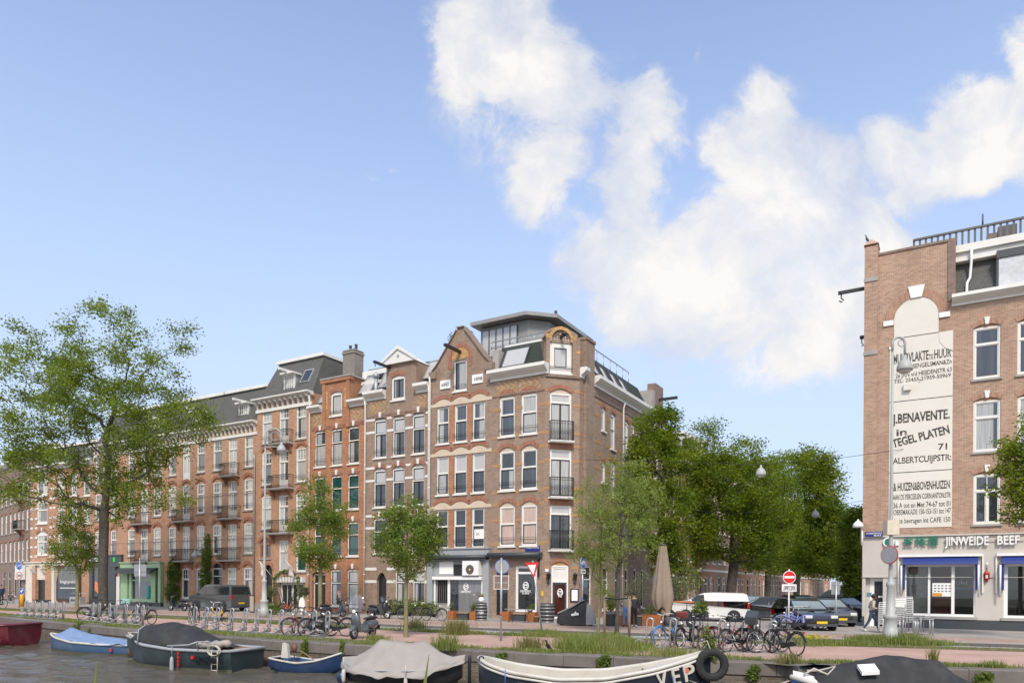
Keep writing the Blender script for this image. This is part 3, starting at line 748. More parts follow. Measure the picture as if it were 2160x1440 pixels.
def green_shop():
 F = FA; g = mat('pale_green_paint', (.32, .47, .26), .5, scale=3, amt=.08); m = MB(g); W = F.w
 zt = F.z(300, 1187); x0, x1 = .05, F.x(345, 1230)
 m.box(x0, -.35, zt-.42, x1, -.0, zt); m.box(x0-.05, -.45, zt, x1+.05, .0, zt+.1)
 p = [x0, F.x(262+13, 1240), F.x(284, 1240), F.x(325, 1240), F.x(334, 1240)]
 m.box(x0, -.3, .35, p[1], -.02, zt-.42); m.box(p[2]-.35, -.3, .35, p[2], -.02, zt-.42); m.box(p[3], -.3, .35, p[4], -.02, zt-.42); m.box(x1-.35, -.3, .35, x1, -.02, zt-.42)
 m.box(p[2], -.29, .35, p[3], -.02, .62); m.box(p[2], -.28, 2.2, p[3], -.02, 2.32)
 o = F.put(m, 'shop_front')
 q = MB(pdark); q.box(p[2], -.14, .62, p[3], -.10, zt-.42); q.build('shop_window', o, (0, 0, 0))
 q = MB(white); q.box(p[1]+.05, -.12, .1, p[2]-.37, -.06, 2.4); q.build('shop_door', o); q = MB(darkgrey); q.box(x0, -.28, 0, x1, -.0, .349); q.build('plinth', o)
 q = MB(black); q.box(p[4]+.02, -.2, .35, x1-.37, -.06, zt-.45); q.build('dark_panel', o)
 a = MB(darkgrey); a.hexa([(x0+.1, -1.0, zt-.95), (x1-.45, -1.0, zt-.95), (x1-.45, -.36, zt-.6), (x0+.1, -.36, zt-.6), (x0+.1, -1.0, zt-.72), (x1-.45, -1.0, zt-.72), (x1-.45, -.36, zt-.42), (x0+.1, -.36, zt-.42)]); F.put(a, 'awning')
 y = mat('yellow_lettering', (.5, .45, .05), .6); marks(o, y, 'window_lettering', p[2]+.6, -.15, 2.55, 1.3, .2, 11)
 q = MB(mat('green_toy', (.05, .4, .3))); q.lathe([(.12, .62), (.2, .8), (.14, 1.3), (.18, 1.7), (.05, 1.8)], 8, None, (p[3]-.5, -.17, 0)); q.build('window_display', o)
green_shop()
def grey_shop():
 F = FD; W = F.w; zt = F.z(230, 1172); m = MB(darkgrey)
 m.box(-.3, -.22, zt-1.0, W, -.01, zt); m.box(-.3, -.3, zt, W+.02, -.0, zt+.1); ds = [(-.3, .25), (2.55, 3.2), (W-1.3, W-.95), (W-.25, W)]
 for a, b in ds: m.box(a, -.2, 0, b, -.012, zt-1.0)
 m.box(.25, -.2, 0, 2.55, -.015, .55); m.box(3.2, -.195, .0, W-1.3, -.015, zt-1.0)
 o = F.put(m, 'shop_front'); q = MB(pdark); q.box(.25, -.1, .55, 2.55, -.06, zt-1.0); q.build('shop_window', o)
 q = MB(mat('orange_poster', (.6, .2, .08), .6)); q.prism([(.5, 1.3), (1.35, .9), (1.35, 1.5), (1.1, 1.95), (.75, 2.15), (.5, 2.1)], -.125, -.11); q.build('poster', o)
 q = MB(white); q.box(W-.95, -.1, .05, W-.25, -.05, 2.6); q.build('shop_door', o)
 q = MB(mat('green_sign', (.02, .5, .06), .4)); q.box(1.3, -.34, zt-.55, 1.75, -.225, zt-.08); q.box(3.7, -.30, zt-.55, 4.0, -.225, zt-.15); q.build('shop_sign', o)
 q = MB(whitec); q.box(-.2, -.32, zt-.5, 1.28, -.225, zt-.15); q.build('shop_sign', o)
grey_shop()
# ---- corner house with white blocks ------------------------------------------------------------
def corner_left():
 root, F = house('corner_house', 'red brick corner house with white stone blocks and a cream shop portal', 63, 196); W = F.w
 zz = lambda py: LP.tz(88, py)[1]; zt = zz(985)
 for (t, b) in ((1000, 1045), (1058, 1104), (1126, 1170)):
  wpx(F, 77.5, 100, t, b, 'cl'+str(t), tr=.38, grid=(3, 1), pane=curt2, upane=curt2, sill=white, rise=.16, infill=white, kst=white, fw=.16)
  for (a, c) in ((122, 136), (150, 164), (176, 190)): wpx(F, a, c, t, b, 'cl2'+str(t), tr=.38, grid=(3, 2), pane=curt, upane=curt, sill=white, rise=.16, infill=white)
 F.wall([(0, 0), (W, 0), (W, zt), (0, zt)], b_red)
 q = MB(white); zq = zz(1175)
 while zq < zt-.5:
  for x in (F.x(64.5, 1100), F.x(74, 1100), F.x(105, 1100), F.x(112, 1100)): q.box(x, -.03, zq, x+.45, .0, zq+.2)
  zq += .95
 F.put(q, 'quoin_blocks'); cornice(F, 0, W, zt-.4, zt+.1, .45); mansard(F, .0, W, zt+.1, zt+2.2, slate, .2, 1.6)
 # portal
 m = MB(cream); ze = zz(1187); x = lambda p: F.x(p, 1230)
 m.box(x(64), -.5, ze-.25, x(170), -.0, ze); m.box(x(64)-.1, -.62, ze, x(170)+.1, -.0, ze+.12)
 m.box(x(64), -.42, 0, x(77), -.012, ze-.25); m.box(x(118), -.42, 0, x(123), -.012, ze-.25); m.box(x(84.5), -.3, zz(1222), x(105), -.015, ze-.25)
 o = F.put(m, 'shop_front'); q = MB(b_red); q.box(x(77)+.01, -.44, .3, x(84.5), -.013, ze-.3); q.box(x(105), -.44, .3, x(118), -.013, ze-.3); q.build('brick_pier', o)
 q = MB(black); q.box(x(84.5), -.15, 0, x(105), -.05, zz(1222)-.01); q.build('shop_door', o)
 q = MB(pdark); a, b = x(123), x(172); q.prism([(a, .3), (b, .3), (b, ze-.3), (a+2.2, ze-.3), (a+1.0, ze-.55), (a+.3, ze-1.1), (a, ze-1.9)], -.2, -.05); q.build('shop_window', o)
 q = MB(cream)
 for bx in (x(78), x(100)): q.prism([(-.42, ze-.25), (-.75, ze-.25), (-.72, ze-.6), (-.5, ze-1.0), (-.42, ze-1.05)], bx, bx+.5, None, 'x')
 q.build('bracket', o); text('Beleggingsmakelaar', .42, whitec, 'window_lettering', o, (a+.7, -.215, 1.95), width=b-a-.9)
 q = MB(whitec); q.box(a+.7, -.212, 1.45, b-.5, -.205, 1.52); q.build('window_line', o)
corner_left()
# ---- row beyond the side street at far left ----------------------------------------------------
def far_left():
 P0 = at(-70, 1262, 106); P1 = at(62, 1262, 80); P = Plane((P0.x, P0.y), (P1.x-P0.x, P1.y-P0.y)); n = 4; ts = [P.t(v, 1250) for v in (-75, -42, -10, 26, 61)]
 labels = ['brown brick house farthest left at the frame edge', 'brown brick house second from the left frame edge', 'brown brick house with flower boxes on its balcony at the far left', 'dark brown brick house beside the white block corner house across the alley']
 for k in range(4):
  p = P.pt(ts[k]); root = thing('town_house', labels[k], 'house', p, P.ang, 'brown brick houses at the far left'); F = Fac(root, p, P.d); W = ts[k+1]-ts[k]
  zt = P.tz(40, 968)[1]; m = b_dark
  for f in range(4 if zt > 16.9 else 3):
   z0 = 4.4+f*3.4
   for c in range(4): xx = W*(c+.5)/4; win(F, xx-.55, xx+.55, z0, z0+2.3, 'fl', tr=.4, pane=curt2, upane=curt, sill=stone, rise=.14, infill=m, kst=None)
  for c in range(3): xx = W*(c+.5)/3; win(F, xx-.7, xx+.7, .3, 3.3, 'flg', sm=black, tr=.3, pane=pdark, upane=pdark, sill=None)
  F.wall([(0, 0), (W, 0), (W, zt), (0, zt)], m); cornice(F, 0, W, zt-.35, zt+.05, .4); mansard(F, 0, W, zt+.05, zt+1.3, slate, .2, 1.3)
  if k == 3:
   for zf in (8.0, 11.4): balcony(F, W*.62, zf, 2.2, .8)
   q = MB(whitec); q.box(W*.35, -.3, 2.3, W*.8, -.02, 3.9); F.put(q, 'shop_sign')
far_left()
# ---- bay house with slate mansard ------------------------------------------------------------
def bay_house():
 root, F = house('town_house', 'taller red brick bay house with a slate mansard roof and white bracketed cornice', 540, 653); W = F.w
 zz = lambda py: LP.tz(600, py)[1]; c1, c2, c3 = (552, 572.5), (588, 608), (624, 645)
 zr = [LP.tz(562, v)[1] for v in (866, 935, 954, 1022.7, 1047, 1115)]
 fl = [LP.tz(598, v)[1] for v in (936, 1030, 1124)]
 for c in (c1, c3):
  X = [F.x(v, 1000) for v in c]
  win(F, *X, zr[1], zr[0], 'b1', **S_AM); win(F, *X, zr[3], zr[2], 'b2', **dict(S_AM, rise=.3, infill=b_red))
  win(F, *X, zr[5], zr[4], 'b3', **dict(S_AM, rise=.3, infill=b_red))
 X = [F.x(v, 1000) for v in c2]
 for k in range(3): win(F, *X, fl[k]+.02, zr[2*k], 'bd%d' % k, **dict(S_DR, **({'rise': .3, 'infill': b_red} if k else {}))); balcony(F, sum(X)/2, fl[k], 2.1 if k == 0 else 2.35, .6)
 wd = mat('brown_wood', (.16, .07, .04), .6)
 wpx(F, 548, 571, 1145, 1177, 'b4', fm=b_arch, sm=wd, mullf=True, pane=pdark, sill=stone, rise=.35, infill=wd, fw=.12)
 wpx(F, 588, 607, 1139, 1205, 'b5', **dict(S_AM, bar=False)); wpx(F, 624, 645, 1139, 1205, 'b6', **dict(S_AM, bar=False, pane=pgreen))
 a, b = F.x(556, 1240), F.x(574, 1240); win(F, a, b, .06, LP.tz(565, 1202)[1], 'b7', name='front_door', fm=black, sm=black, tr=.25, pane=pdark, panel=.4, sill=None, rise=.45, d=.3)
 x0, x1 = F.x(591, 1250), F.x(640, 1250); zt = LP.tz(615, 1228)[1]
 win(F, x0, x1, .05, zt, 'b8', name='shop_window', fm=white, tr=0, mullf=True, mull=True, pane=pdark, sill=None, fw=.12)
 zc0, zc1 = zz(861), zz(835)
 F.wall([(0, 0), (W, 0), (W, zc1), (0, zc1)], b_red)
 q = MB(white); q.box(x0-.25, -.3, zt+.02, x1+.2, -.0, zt+.42); F.put(q, 'shop_fascia')
 bands(F, [zc0+.06], [(-.1, W+.1)], white, .24, -.08, 'cornice_band'); cornice(F, -.15, W+.15, zc1-.28, zc1, .55)
 n = 11
 for i in range(n): x = .12+(W-.24)*i/(n-1); mb = MB(white); mb.prism([(0, zc0+.18), (-.08, zc0+.18), (-.18, zc0+.5), (-.40, zc1-.36), (-.45, zc1-.28), (0, zc1-.28)], -.08, .08, None, 'x'); F.put(mb, 'cornice_bracket', x)
 bands(F, [LP.tz(562, v)[1] for v in (900, 987, 1080)], [(0, F.x(c1[0])-.2), ], b_dark, .05, -.004, 'brick_course')
 ztop = LP.tz(600, 769)[1]+.85
 ro = mansard(F, -.02, W+.02, zc1, ztop, slate, .1, 1.75, (.35, .55), back=7)
 dormer(F, ro, F.x(600, 800), zc1+.02, 1.15, zz(787)-zc1, .45)
 zs = zz(808); k = (zs-zc1)/(ztop-zc1)*1.75+.1; skylight(F, F.x(629, 795), zs, k, .95, 1.25, 1.75, ztop-zc1, pane=pdark)
 pipe(F, W-.02, .3, zc1-.3, white, .06, -.12); pl = MB(stone); pl.box(0, -.05, 0, x0-.3, 0, .5); F.put(pl, 'plinth')
 chimney(F, F.x(690, 770), 2.2, zz(815)-.5, 1.15, 1.0, LP.tz(690, 741)[1]+.3-zz(815)+.9, mat('chimney_concrete', (.21, .185, .155), .85, scale=2, amt=.25))
bay_house()
# ---- orange brick house ------------------------------------------------------------
def orange_house():
 root, F = house('town_house', 'narrow orange brick house with green blinds and a square brick attic front', 653, 770); W = F.w
 cols = [(664, 686, -5), (699, 721, 0), (734, 757, 6)]
 zz = lambda py: LP.tz(745, py)[1]
 for i, (a, b, _) in enumerate(cols):
  X = (F.x(a, 1000), F.x(b, 1000))
  win(F, *X, zz(977), zz(901), 'o1', **S_OR); win(F, *X, zz(1073), zz(1001), 'o2', **S_GN); win(F, *X, zz(1172), zz(1102), 'o3', **S_GN)
  if i: win(F, *X, .5, zz(1202), 'o4', **dict(S_OR, pane=curt, upane=curt, bar=False))
  else: win(F, X[0]-.2, X[1]+.1, .06, zz(1210), 'o5', name='front_door', fm=white, sm=white, tr=.25, pane=pdark, panel=.4, sill=None, rise=.16, kst=white, d=.25)
 zc0, zc1 = zz(858), zz(848)
 ax0, ax1 = F.x(681, 830), F.x(738, 830); za = zz(791)
 win(F, F.x(697.5, 850), F.x(721, 850), zz(871), zz(823), 'o6', sm=black, pane=pgrey, sill=white, rise=.12, infill=white, bar=True, fw=.14)
 F.wall([(0, 0), (W, 0), (W, zc1), (ax1, zc1), (ax1, za), (ax0, za), (ax0, zc1), (0, zc1)], b_orange, body=5.0)
 q = MB(b_orange); q.box(ax0-.12, -.12, za-.25, ax1+.12, .3, za); q.box(ax0, -.08, zc1-1.7, ax0+.3, -.001, za-.26); q.box(ax1-.3, -.08, zc1-1.7, ax1, -.001, za-.26); q.box(ax0-.16, -.16, za+.001, ax1+.16, 1.6, za+.1, stone); F.put(q, 'attic_cap')
 q = MB(b_yel); q.box(ax0+.32, -.02, zz(855), ax0+.5, 0, zz(815)); q.box(ax1-.5, -.02, zz(855), ax1-.32, 0, zz(815)); F.put(q, 'yellow_strips')
 cornice(F, -.05, ax0-.02, zc0, zc1+.12, .42); cornice(F, ax1+.02, W+.05, zc0, zc1+.12, .42)
 zigzag(F, .25, ax0-.05, zc0-1.0, zc0-.12); zigzag(F, ax1+.1, W-.3, zc0-1.0, zc0-.12)
 bands(F, [zc0-1.12, zc0-1.25], [(.1, W-.1)], b_arch, .09, -.03, 'brick_course')
 sg = [(0, F.x(cols[0][0])-.0), (F.x(cols[0][1]), F.x(cols[1][0])), (F.x(cols[1][1]), F.x(cols[2][0])), (F.x(cols[2][1]), W)]
 byo = mat('orange_band', (.42, .17, .055), .8, scale=9, amt=.2); bands(F, [zz(v) for v in (907, 931, 1007, 1030, 1107, 1130, 1222)], sg, byo, .14, -.008, 'yellow_band')
 zr = zz(780); ro = mansard(F, 0, W, zc1+.12, zz(803), slate, .35, 1.0, (0, 0), back=5)
 skylight(F, F.x(668, 850), zc1+.5, .65, 1.1, 1.5, 1.0, 1.6); skylight(F, F.x(755, 830), zc1+.7, .7, 1.1, 1.7, 1.0, 1.6)
 pipe(F, W, .3, zc1-.1, white, .06, -.12)
 q = MB(black); q.box(F.x(740, 800), 1.7, zz(803)+.24, F.x(800, 790), 1.76, zz(786)+.24); F.put(q, 'roof_railing')
 # roof terrace extension, white lean-to
 q = MB(white); z9 = zz(795); q.prism([(1.8, z9), (1.8, zz(768)), (3.4, zz(748)), (6, zz(752)), (6, z9)], F.x(728, 780), F.x(820, 780), None, 'x'); o = F.put(q, 'roof_extension')
 q = MB(slate); x = F.x(728, 780); q.hexa([(x-.1, 1.55, z9), (x+1.6, 1.55, z9), (x+1.6, 1.79, z9), (x-.1, 1.79, z9), (x-.1, 2.6, zz(756)), (x+1.6, 2.6, zz(756)), (x+1.6, 2.9, zz(756)), (x-.1, 2.9, zz(756))]); q.build('extension_roof', o)
 mb = MB(zinc); mb.rod((0, 0, 0), (0, 0, 1.6), .14, 9); mb.lathe([(.2, 1.6), (.2, 1.85), (.05, 2.0)], 9); F.put(mb, 'flue', F.x(783, 810), .5, zc1)
orange_house()
# ---- brown house with white bands and pedimented attic ------------------------------------
def banded_house():
 root, F = house('town_house', 'brown brick house with white stone bands and a small white pediment', 770, 905); W = F.w
 cols = [(789, 814), (828, 853), (869, 895)]; zz = lambda py: LP.tz(840, py)[1]
 for a, b in cols:
  X = (F.x(a, 1000), F.x(b, 1000))
  win(F, *X, zz(961), zz(881), 'k1', **S_DK); win(F, *X, zz(1067), zz(988), 'k2', **dict(S_DK, pane=curt2)); win(F, *X, zz(1166), zz(1093), 'k3', **dict(S_DK, pane=pdark, upane=pdark))
 a, b = F.x(795, 1250), F.x(815, 1250)
 win(F, a, b, .06, LP.tz(805, 1222)[1], 'k5', name='front_door', fm=black, sm=black, tr=.0, pane=pdark, panel=.3, sill=None, rise=.6, pointed=True, d=.4, am=b_brown)
 for a, b in ((834, 862), (871, 896)): X = (F.x(a, 1240), F.x(b, 1240)); win(F, *X, LP.tz(865, 1271)[1], LP.tz(865, 1203)[1], 'k4', **dict(S_DK, bar=False, rise=0, kst=None, infill=None))
 zc0, zc1 = zz(836), zz(823); ax0, ax1 = F.x(815, 790), F.x(878, 790); za = zz(767); mx = (ax0+ax1)/2
 win(F, F.x(826, 815), F.x(854, 815), zz(843), zz(795), 'k6', sm=black, mull=True, pane=curt, sill=white, rise=.12, infill=white, fw=.14)
 F.wall([(0, 0), (W, 0), (W, zc1), (ax1, zc1), (ax1, za), (ax0, za), (ax0, zc1), (0, zc1)], b_brown, body=5.0)
 q = MB(white); q.prism([(ax0-.25, za), (ax1+.05, za), (mx-.1, zz(738))], -.22, 1.6); q.prism([(ax0-.4, za-.02), (ax0-.4, za+.14), (mx-.1, zz(736)+.16), (ax1+.2, za+.14), (ax1+.2, za-.02), (mx-.1, zz(738)-.02)], -.32, -.221); o = F.put(q, 'pediment')
 q = MB(zinc); q.disc((mx-.1, -.25, za+.45), .1, .03, None, 12); q.build('roundel', o)
 cornice(F, .0, ax0-.02, zc0, zc1+.15, .45); cornice(F, ax1+.02, W-.02, zc0, zc1+.15, .45)
 zigzag(F, .3, ax0-.05, zc0-.95, zc0-.12); zigzag(F, ax1+.1, W-.35, zc0-.95, zc0-.12)
 bands(F, [zc0-1.1, zc0-1.24], [(.1, W-.1)], b_dark, .09, -.03, 'brick_course')
 sg = [(0, F.x(789)), (F.x(814), F.x(828)), (F.x(853), F.x(869)), (F.x(895), W)]
 sg2 = [(a+.22 if i else a, b-.22 if i < 3 else b) for i, (a, b) in enumerate(sg)]
 bands(F, [zz(v) for v in (878, 905, 982, 1009, 1085, 1111)], sg, white, .16, -.02);
 bands(F, [LP.tz(840, 1199)[1], LP.tz(840, 1226)[1]], [(0, F.x(794, 1240)), (F.x(816, 1240), F.x(834, 1240)), (F.x(862, 1240), F.x(871, 1240)), (F.x(896, 1240), W)], white, .2, -.02)
 q = MB(iron); bx = F.x(822, 775); q.box(bx-.1, -1.6, zz(774), bx+.1, 0, zz(770)); q.tube([(bx, -1.5, zz(774)), (bx, -1.5, zz(778)), (bx+.08, -1.5, zz(780)), (bx, -1.5, zz(781))], .03, 5); F.put(q, 'hoist_beam')
 ro = mansard(F, 0, W, zc1+.15, zz(785), slate, .35, 1.2, (0, 0), back=6)
 skylight(F, F.x(800, 815), zc1+.55, .6, 1.2, 1.5, 1.2, 2.0); skylight(F, F.x(893, 800), zc1+.7, .8, 1.3, 1.7, 1.2, 2.0)
 pipe(F, W-.06, .3, zc1-.1, white, .06, -.1)
 # roof terrace railing and the pale penthouse behind
 q = MB(iron); x0, x1 = F.x(845, 770), F.x(930, 760); z0 = zz(783)+.2; z1 = zz(752); q.box(x0, 2.0, z1, x1, 2.05, z1+.05)
 n = 34
 for i in range(n+1): xx = x0+(x1-x0)*i/n; q.box(xx-.015, 2.01, z0, xx+.015, 2.04, z1)
 F.put(q, 'roof_railing')
 q = MB(mat('pale_cladding', (.46, .46, .47), .6)); q.hexa([(F.x(790, 760), 5, z0), (F.x(960, 740), 5, z0), (F.x(960, 740), 9, z0), (F.x(790, 760), 9, z0), (F.x(790, 760), 5, zz(735)), (F.x(960, 740), 5, zz(726)), (F.x(960, 740), 9, zz(726)), (F.x(790, 760), 9, zz(735))]); F.put(q, 'roof_extension')
 q = MB(mat('orange_wood', (.36, .15, .06))); q.box(F.x(812, 760), .4, za-.2, F.x(822, 760), 1.4, zz(745)); F.put(q, 'terrace_screen')
banded_house()
# ---- gabled house 1898 + corner house share the cafe; each is a house of its own --------------
def gable_house():
 root, F = house('town_house', 'brown brick gabled house dated 1898 with a grey cafe front', 905, 1035); W = F.w
 cols = [(921, 946), (958, 984), (996, 1022)]; zz = lambda py: LP.tz(971, py)[1]
 rows = [(852.5, 931.5), (959, 1041), (1073, 1155)]
 Xs = [(F.x(a, 1000), F.x(b, 1000)) for a, b in cols]
 for k, (t, b) in enumerate(rows):
  for j, X in enumerate(Xs): win(F, *X, zz(b), zz(t), 'g%d%d' % (k, k == 0), **dict(S_H7, pane=(curt, curt2, pdark)[k], upane=(curt, pgrey, pdark)[k]))
 win(F, F.x(957, 790), F.x(984, 790), zz(824), zz(760), 'g9', sm=black, tr=0, pane=curt2, sill=white, fw=.1, bar=True)
 zs = zz(779)
 zl = zs
 sl_, sr = 0.15, W-.15; ap = F.x(972, 700); zap = zz(691)
 g = [(0, 0), (W, 0), (W, zl), (sr, zl+.15), (sr-.38, zl+.5), (ap+.30, zap-.15), (ap+.26, zap), (ap-.26, zap), (ap-.30, zap-.15), (sl_+.38, zl+.5), (sl_, zl+.15), (0, zl)]
 F.wall(g, b_brown, body=1.0)
 q = MB(b_brown); q.box(0, 1.0, 0, W, 10, zl); q.hexa([(.3, 1.0, zl), (W-.3, 1.0, zl), (W-.3, 10, zl), (.3, 10, zl), (W*.42, 1.0, zap-1.2), (W*.58, 1.0, zap-1.2), (W*.58, 10, zap-1.2), (W*.42, 10, zap-1.2)], slate); F.put(q, 'roof')
 # stone coping along the gable slopes
 q = MB(mat('brown_coping', (.22, .165, .125), .85, scale=5, amt=.2))
 def cope(a, b, t=.06):
  a, b = Vector((a[0], 0, a[1])), Vector((b[0], 0, b[1])); d = (b-a).normalized(); n = Vector((-d.z, 0, d.x)); n = n if n.z > 0 else -n
  q.hexa([tuple(a+Vector((0, -.12, 0))), tuple(b+Vector((0, -.12, 0))), tuple(b+Vector((0, .5, 0))), tuple(a+Vector((0, .5, 0))), tuple(a+n*t+Vector((0, -.12, 0))), tuple(b+n*t+Vector((0, -.12, 0))), tuple(b+n*t+Vector((0, .5, 0))), tuple(a+n*t+Vector((0, .5, 0)))])
 for i in (3, 4, 6, 8, 9): cope(g[i], g[i+1])
 q.box(-.05, -.15, zl-.35, .5, .3, zl+.12); q.box(W-.5, -.15, zl-.35, W+.05, .3, zl+.12)
 F.put(q, 'gable_coping')
 A = arc(F.x(957, 790)-.18, F.x(984, 790)+.18, zz(757), .75); B_ = arc(F.x(957, 790)-.18, F.x(984, 790)+.18, zz(757), .75, grow=.26); q = MB(b_arch); q.prism(A+B_[::-1], -.03, .02)
 for xx in (F.x(957, 790)-.44, F.x(984, 790)+.18): q.box(xx, -.03, zz(775), xx+.26, .02, zz(757)-.001)
 F.put(q, 'gable_arch'); q = MB(b_yel); q.prism(arc(F.x(957, 790)-.17, F.x(984, 790)+.17, zz(756), .72), -.012, .015); F.put(q, 'tympanum')
 for (t, _) in rows:         # wavy sandstone lintel over the three windows of a floor
  q = MB(sand); zb = zz(t)+.02; pts = [(0, zb)]; top = []
  n = 60
  for i in range(n+1):
   x = W*i/n; hgt = .20
   for X in Xs:
    c = (X[0]+X[1])/2; d = abs(x-c)/((X[1]-X[0])/2+.18)
    if d < 1: hgt = max(hgt, .20+.24*(1-d*d))
   top.append((x, zb+hgt))
  q.prism([(0, zb), (W, zb)]+top[::-1], -.03, .02); F.put(q, 'stone_lintel')
  for X in Xs:
   q = MB(b_arch); c = (X[0]+X[1])/2; q.prism(arc(X[0]-.15, X[1]+.15, zb+.26, .25)+arc(X[0]-.15, X[1]+.15, zb+.26, .25, grow=.26)[::-1], -.025, .018); F.put(q, 'brick_arch')
 q = MB(b_orange)
 for a, b in ((F.x(947, 1000), F.x(957, 1000)), (F.x(985, 1000), F.x(995, 1000))):
  for (t, bt) in rows: q.box(a, -.02, zz(bt), b, .01, zz(t)-.02)
 F.put(q, 'brick_pier')
 for (px, py, s) in ((940, 811, 'ANNO'), (1008, 799, '1898')):
  x = F.x(px, py); z = LP.tz(px, py)[1]; q = MB(whitec); q.box(x-.4, -.07, z-.28, x+.4, .0, z+.28); o = F.put(q, 'date_stone'); text(s, .32, black, 'stone_lettering', o, (x-.3, -.075, z-.12), width=.6, bold=.008)
 q = MB(iron); bx = F.x(971, 742); q.box(bx-.1, -1.7, zz(745), bx+.1, .0, zz(740)); F.put(q, 'hoist_beam')
 # cafe front
 zt = zz(1158); m = MB(mat('cafe_grey', (.30, .315, .325), .55, scale=2, amt=.1)); x = lambda p: F.x(p, 1240)
 m.box(0, -.3, zz(1173), W, 0, zt); m.box(-.05, -.38, zt, W+.03, .02, zt+.09); m.box(0, -.25, 0, x(917), -.01, zz(1181)); m.box(x(1022), -.25, 0, W, -.01, zz(1181))
 m.box(x(917), -.1, zz(1214), x(1022), -.01, zz(1181)); o = F.put(m, 'cafe_front')
 q = MB(whitec); q.box(x(919), -.42, zz(1222), x(1022), -.10, zz(1215)); q.box(x(929), -.14, zz(1210), x(958), -.101, zz(1183)); q.build('window_head', o)
 q = MB(darkgrey); q.rod((.05, -.42, zz(1175)), (W-.1, -.42, zz(1175)), .14, 9); q.box(.05, -.5, zz(1181)-.02, W-.1, -.36, zz(1180)); F.put(q, 'awning')
 q = MB(black); q.box(x(959), -.12, zz(1213), x(985), -.102, zz(1190)); q.build('vent_window', o)
 q = MB(whitec); q.box(x(985), -.55, zz(1213), x(1019), -.101, zz(1183)); q2 = q.build('air_conditioner', o)
 q = MB(mat('fan_brown', (.10, .075, .05))); q.disc((x(1001), -.57, zz(1201)), .30, .018, None, 18); q.build('fan_grille', o)
 q = MB(whitec); q.disc((x(1001), -.585, zz(1201)), .05, .012, None, 10); q.build('fan_hub', o)
 # window glass, door, posts
 q = MB(whitec); q.box(x(948), -.2, .25, x(953), -.11, zz(1222)); q.box(x(919), -.2, 0, x(922), -.11, zz(1222)); q.box(x(1019), -.2, .25, x(1022), -.11, zz(1222)); q.box(x(953), -.2, .2, x(1019), -.11, .32); q.build('window_frame', o)
 q = MB(pdark); q.box(x(953), -.16, .32, x(1019), -.12, zz(1222)); gl = q.build('shop_window', o)
 q = MB(stone); q.box(x(922), -.08, 0, x(948), -.02, zz(1222)); q.build('porch_wall', o); q = MB(black)
 for i in range(5): xx = x(927)+.16*i; q.box(xx, -.2, .9, xx+.06, -.09, 2.6)
 q.build('window_grille', o)
 logo(o, x(986), -.17, zz(1237), .42); marks(o, whitec, 'window_lettering', x(986)-.4, -.166, zz(1249), .8, .11, 9)
 # poster on the left and a paper in the lowest right window
 q = MB(whitec); q.box(F.x(1000, 1130), .02, zz(1137), F.x(1021, 1130), .03, zz(1117)); o2 = F.put(q, 'window_poster'); text('IK', .3, mat('grey_lettering', (.25, .25, .25)), 'poster_lettering', o2, (F.x(1001, 1130)+.08, .015, zz(1130)), width=.3)
 pipe(F, .03, .3, zl-.2, white, .055, -.1)
def logo(parent, x, y, z, h):
 """white round face emblem of the cafe: ring, oval, eyes and little feet"""
 q = MB(whitec); r = h*.5
 q.tube([(x+r*.8*math.cos(t), y, z+r*1.0*math.sin(t)) for t in [i*PI/10 for i in range(20)]], .035, 6, None, True)
 q.tube([(x+r*.45*math.cos(t), y, z-.02+r*.45*math.sin(t)) for t in [PI+i*PI/8 for i in range(9)]], .028, 5)
 for s in (-1, 1): q.disc((x+s*r*.3, y-.01, z+r*.28), .055, .02, None, 9); q.rod((x+s*r*.3, y, z-r), (x+s*r*.4, y, z-r*1.45), .03, 5)
 q.tube([(x-r*.45, y, z+.0), (x, y, z+.06), (x+r*.45, y, z)], .022, 5)
 q.build('window_emblem', parent)
gable_house()
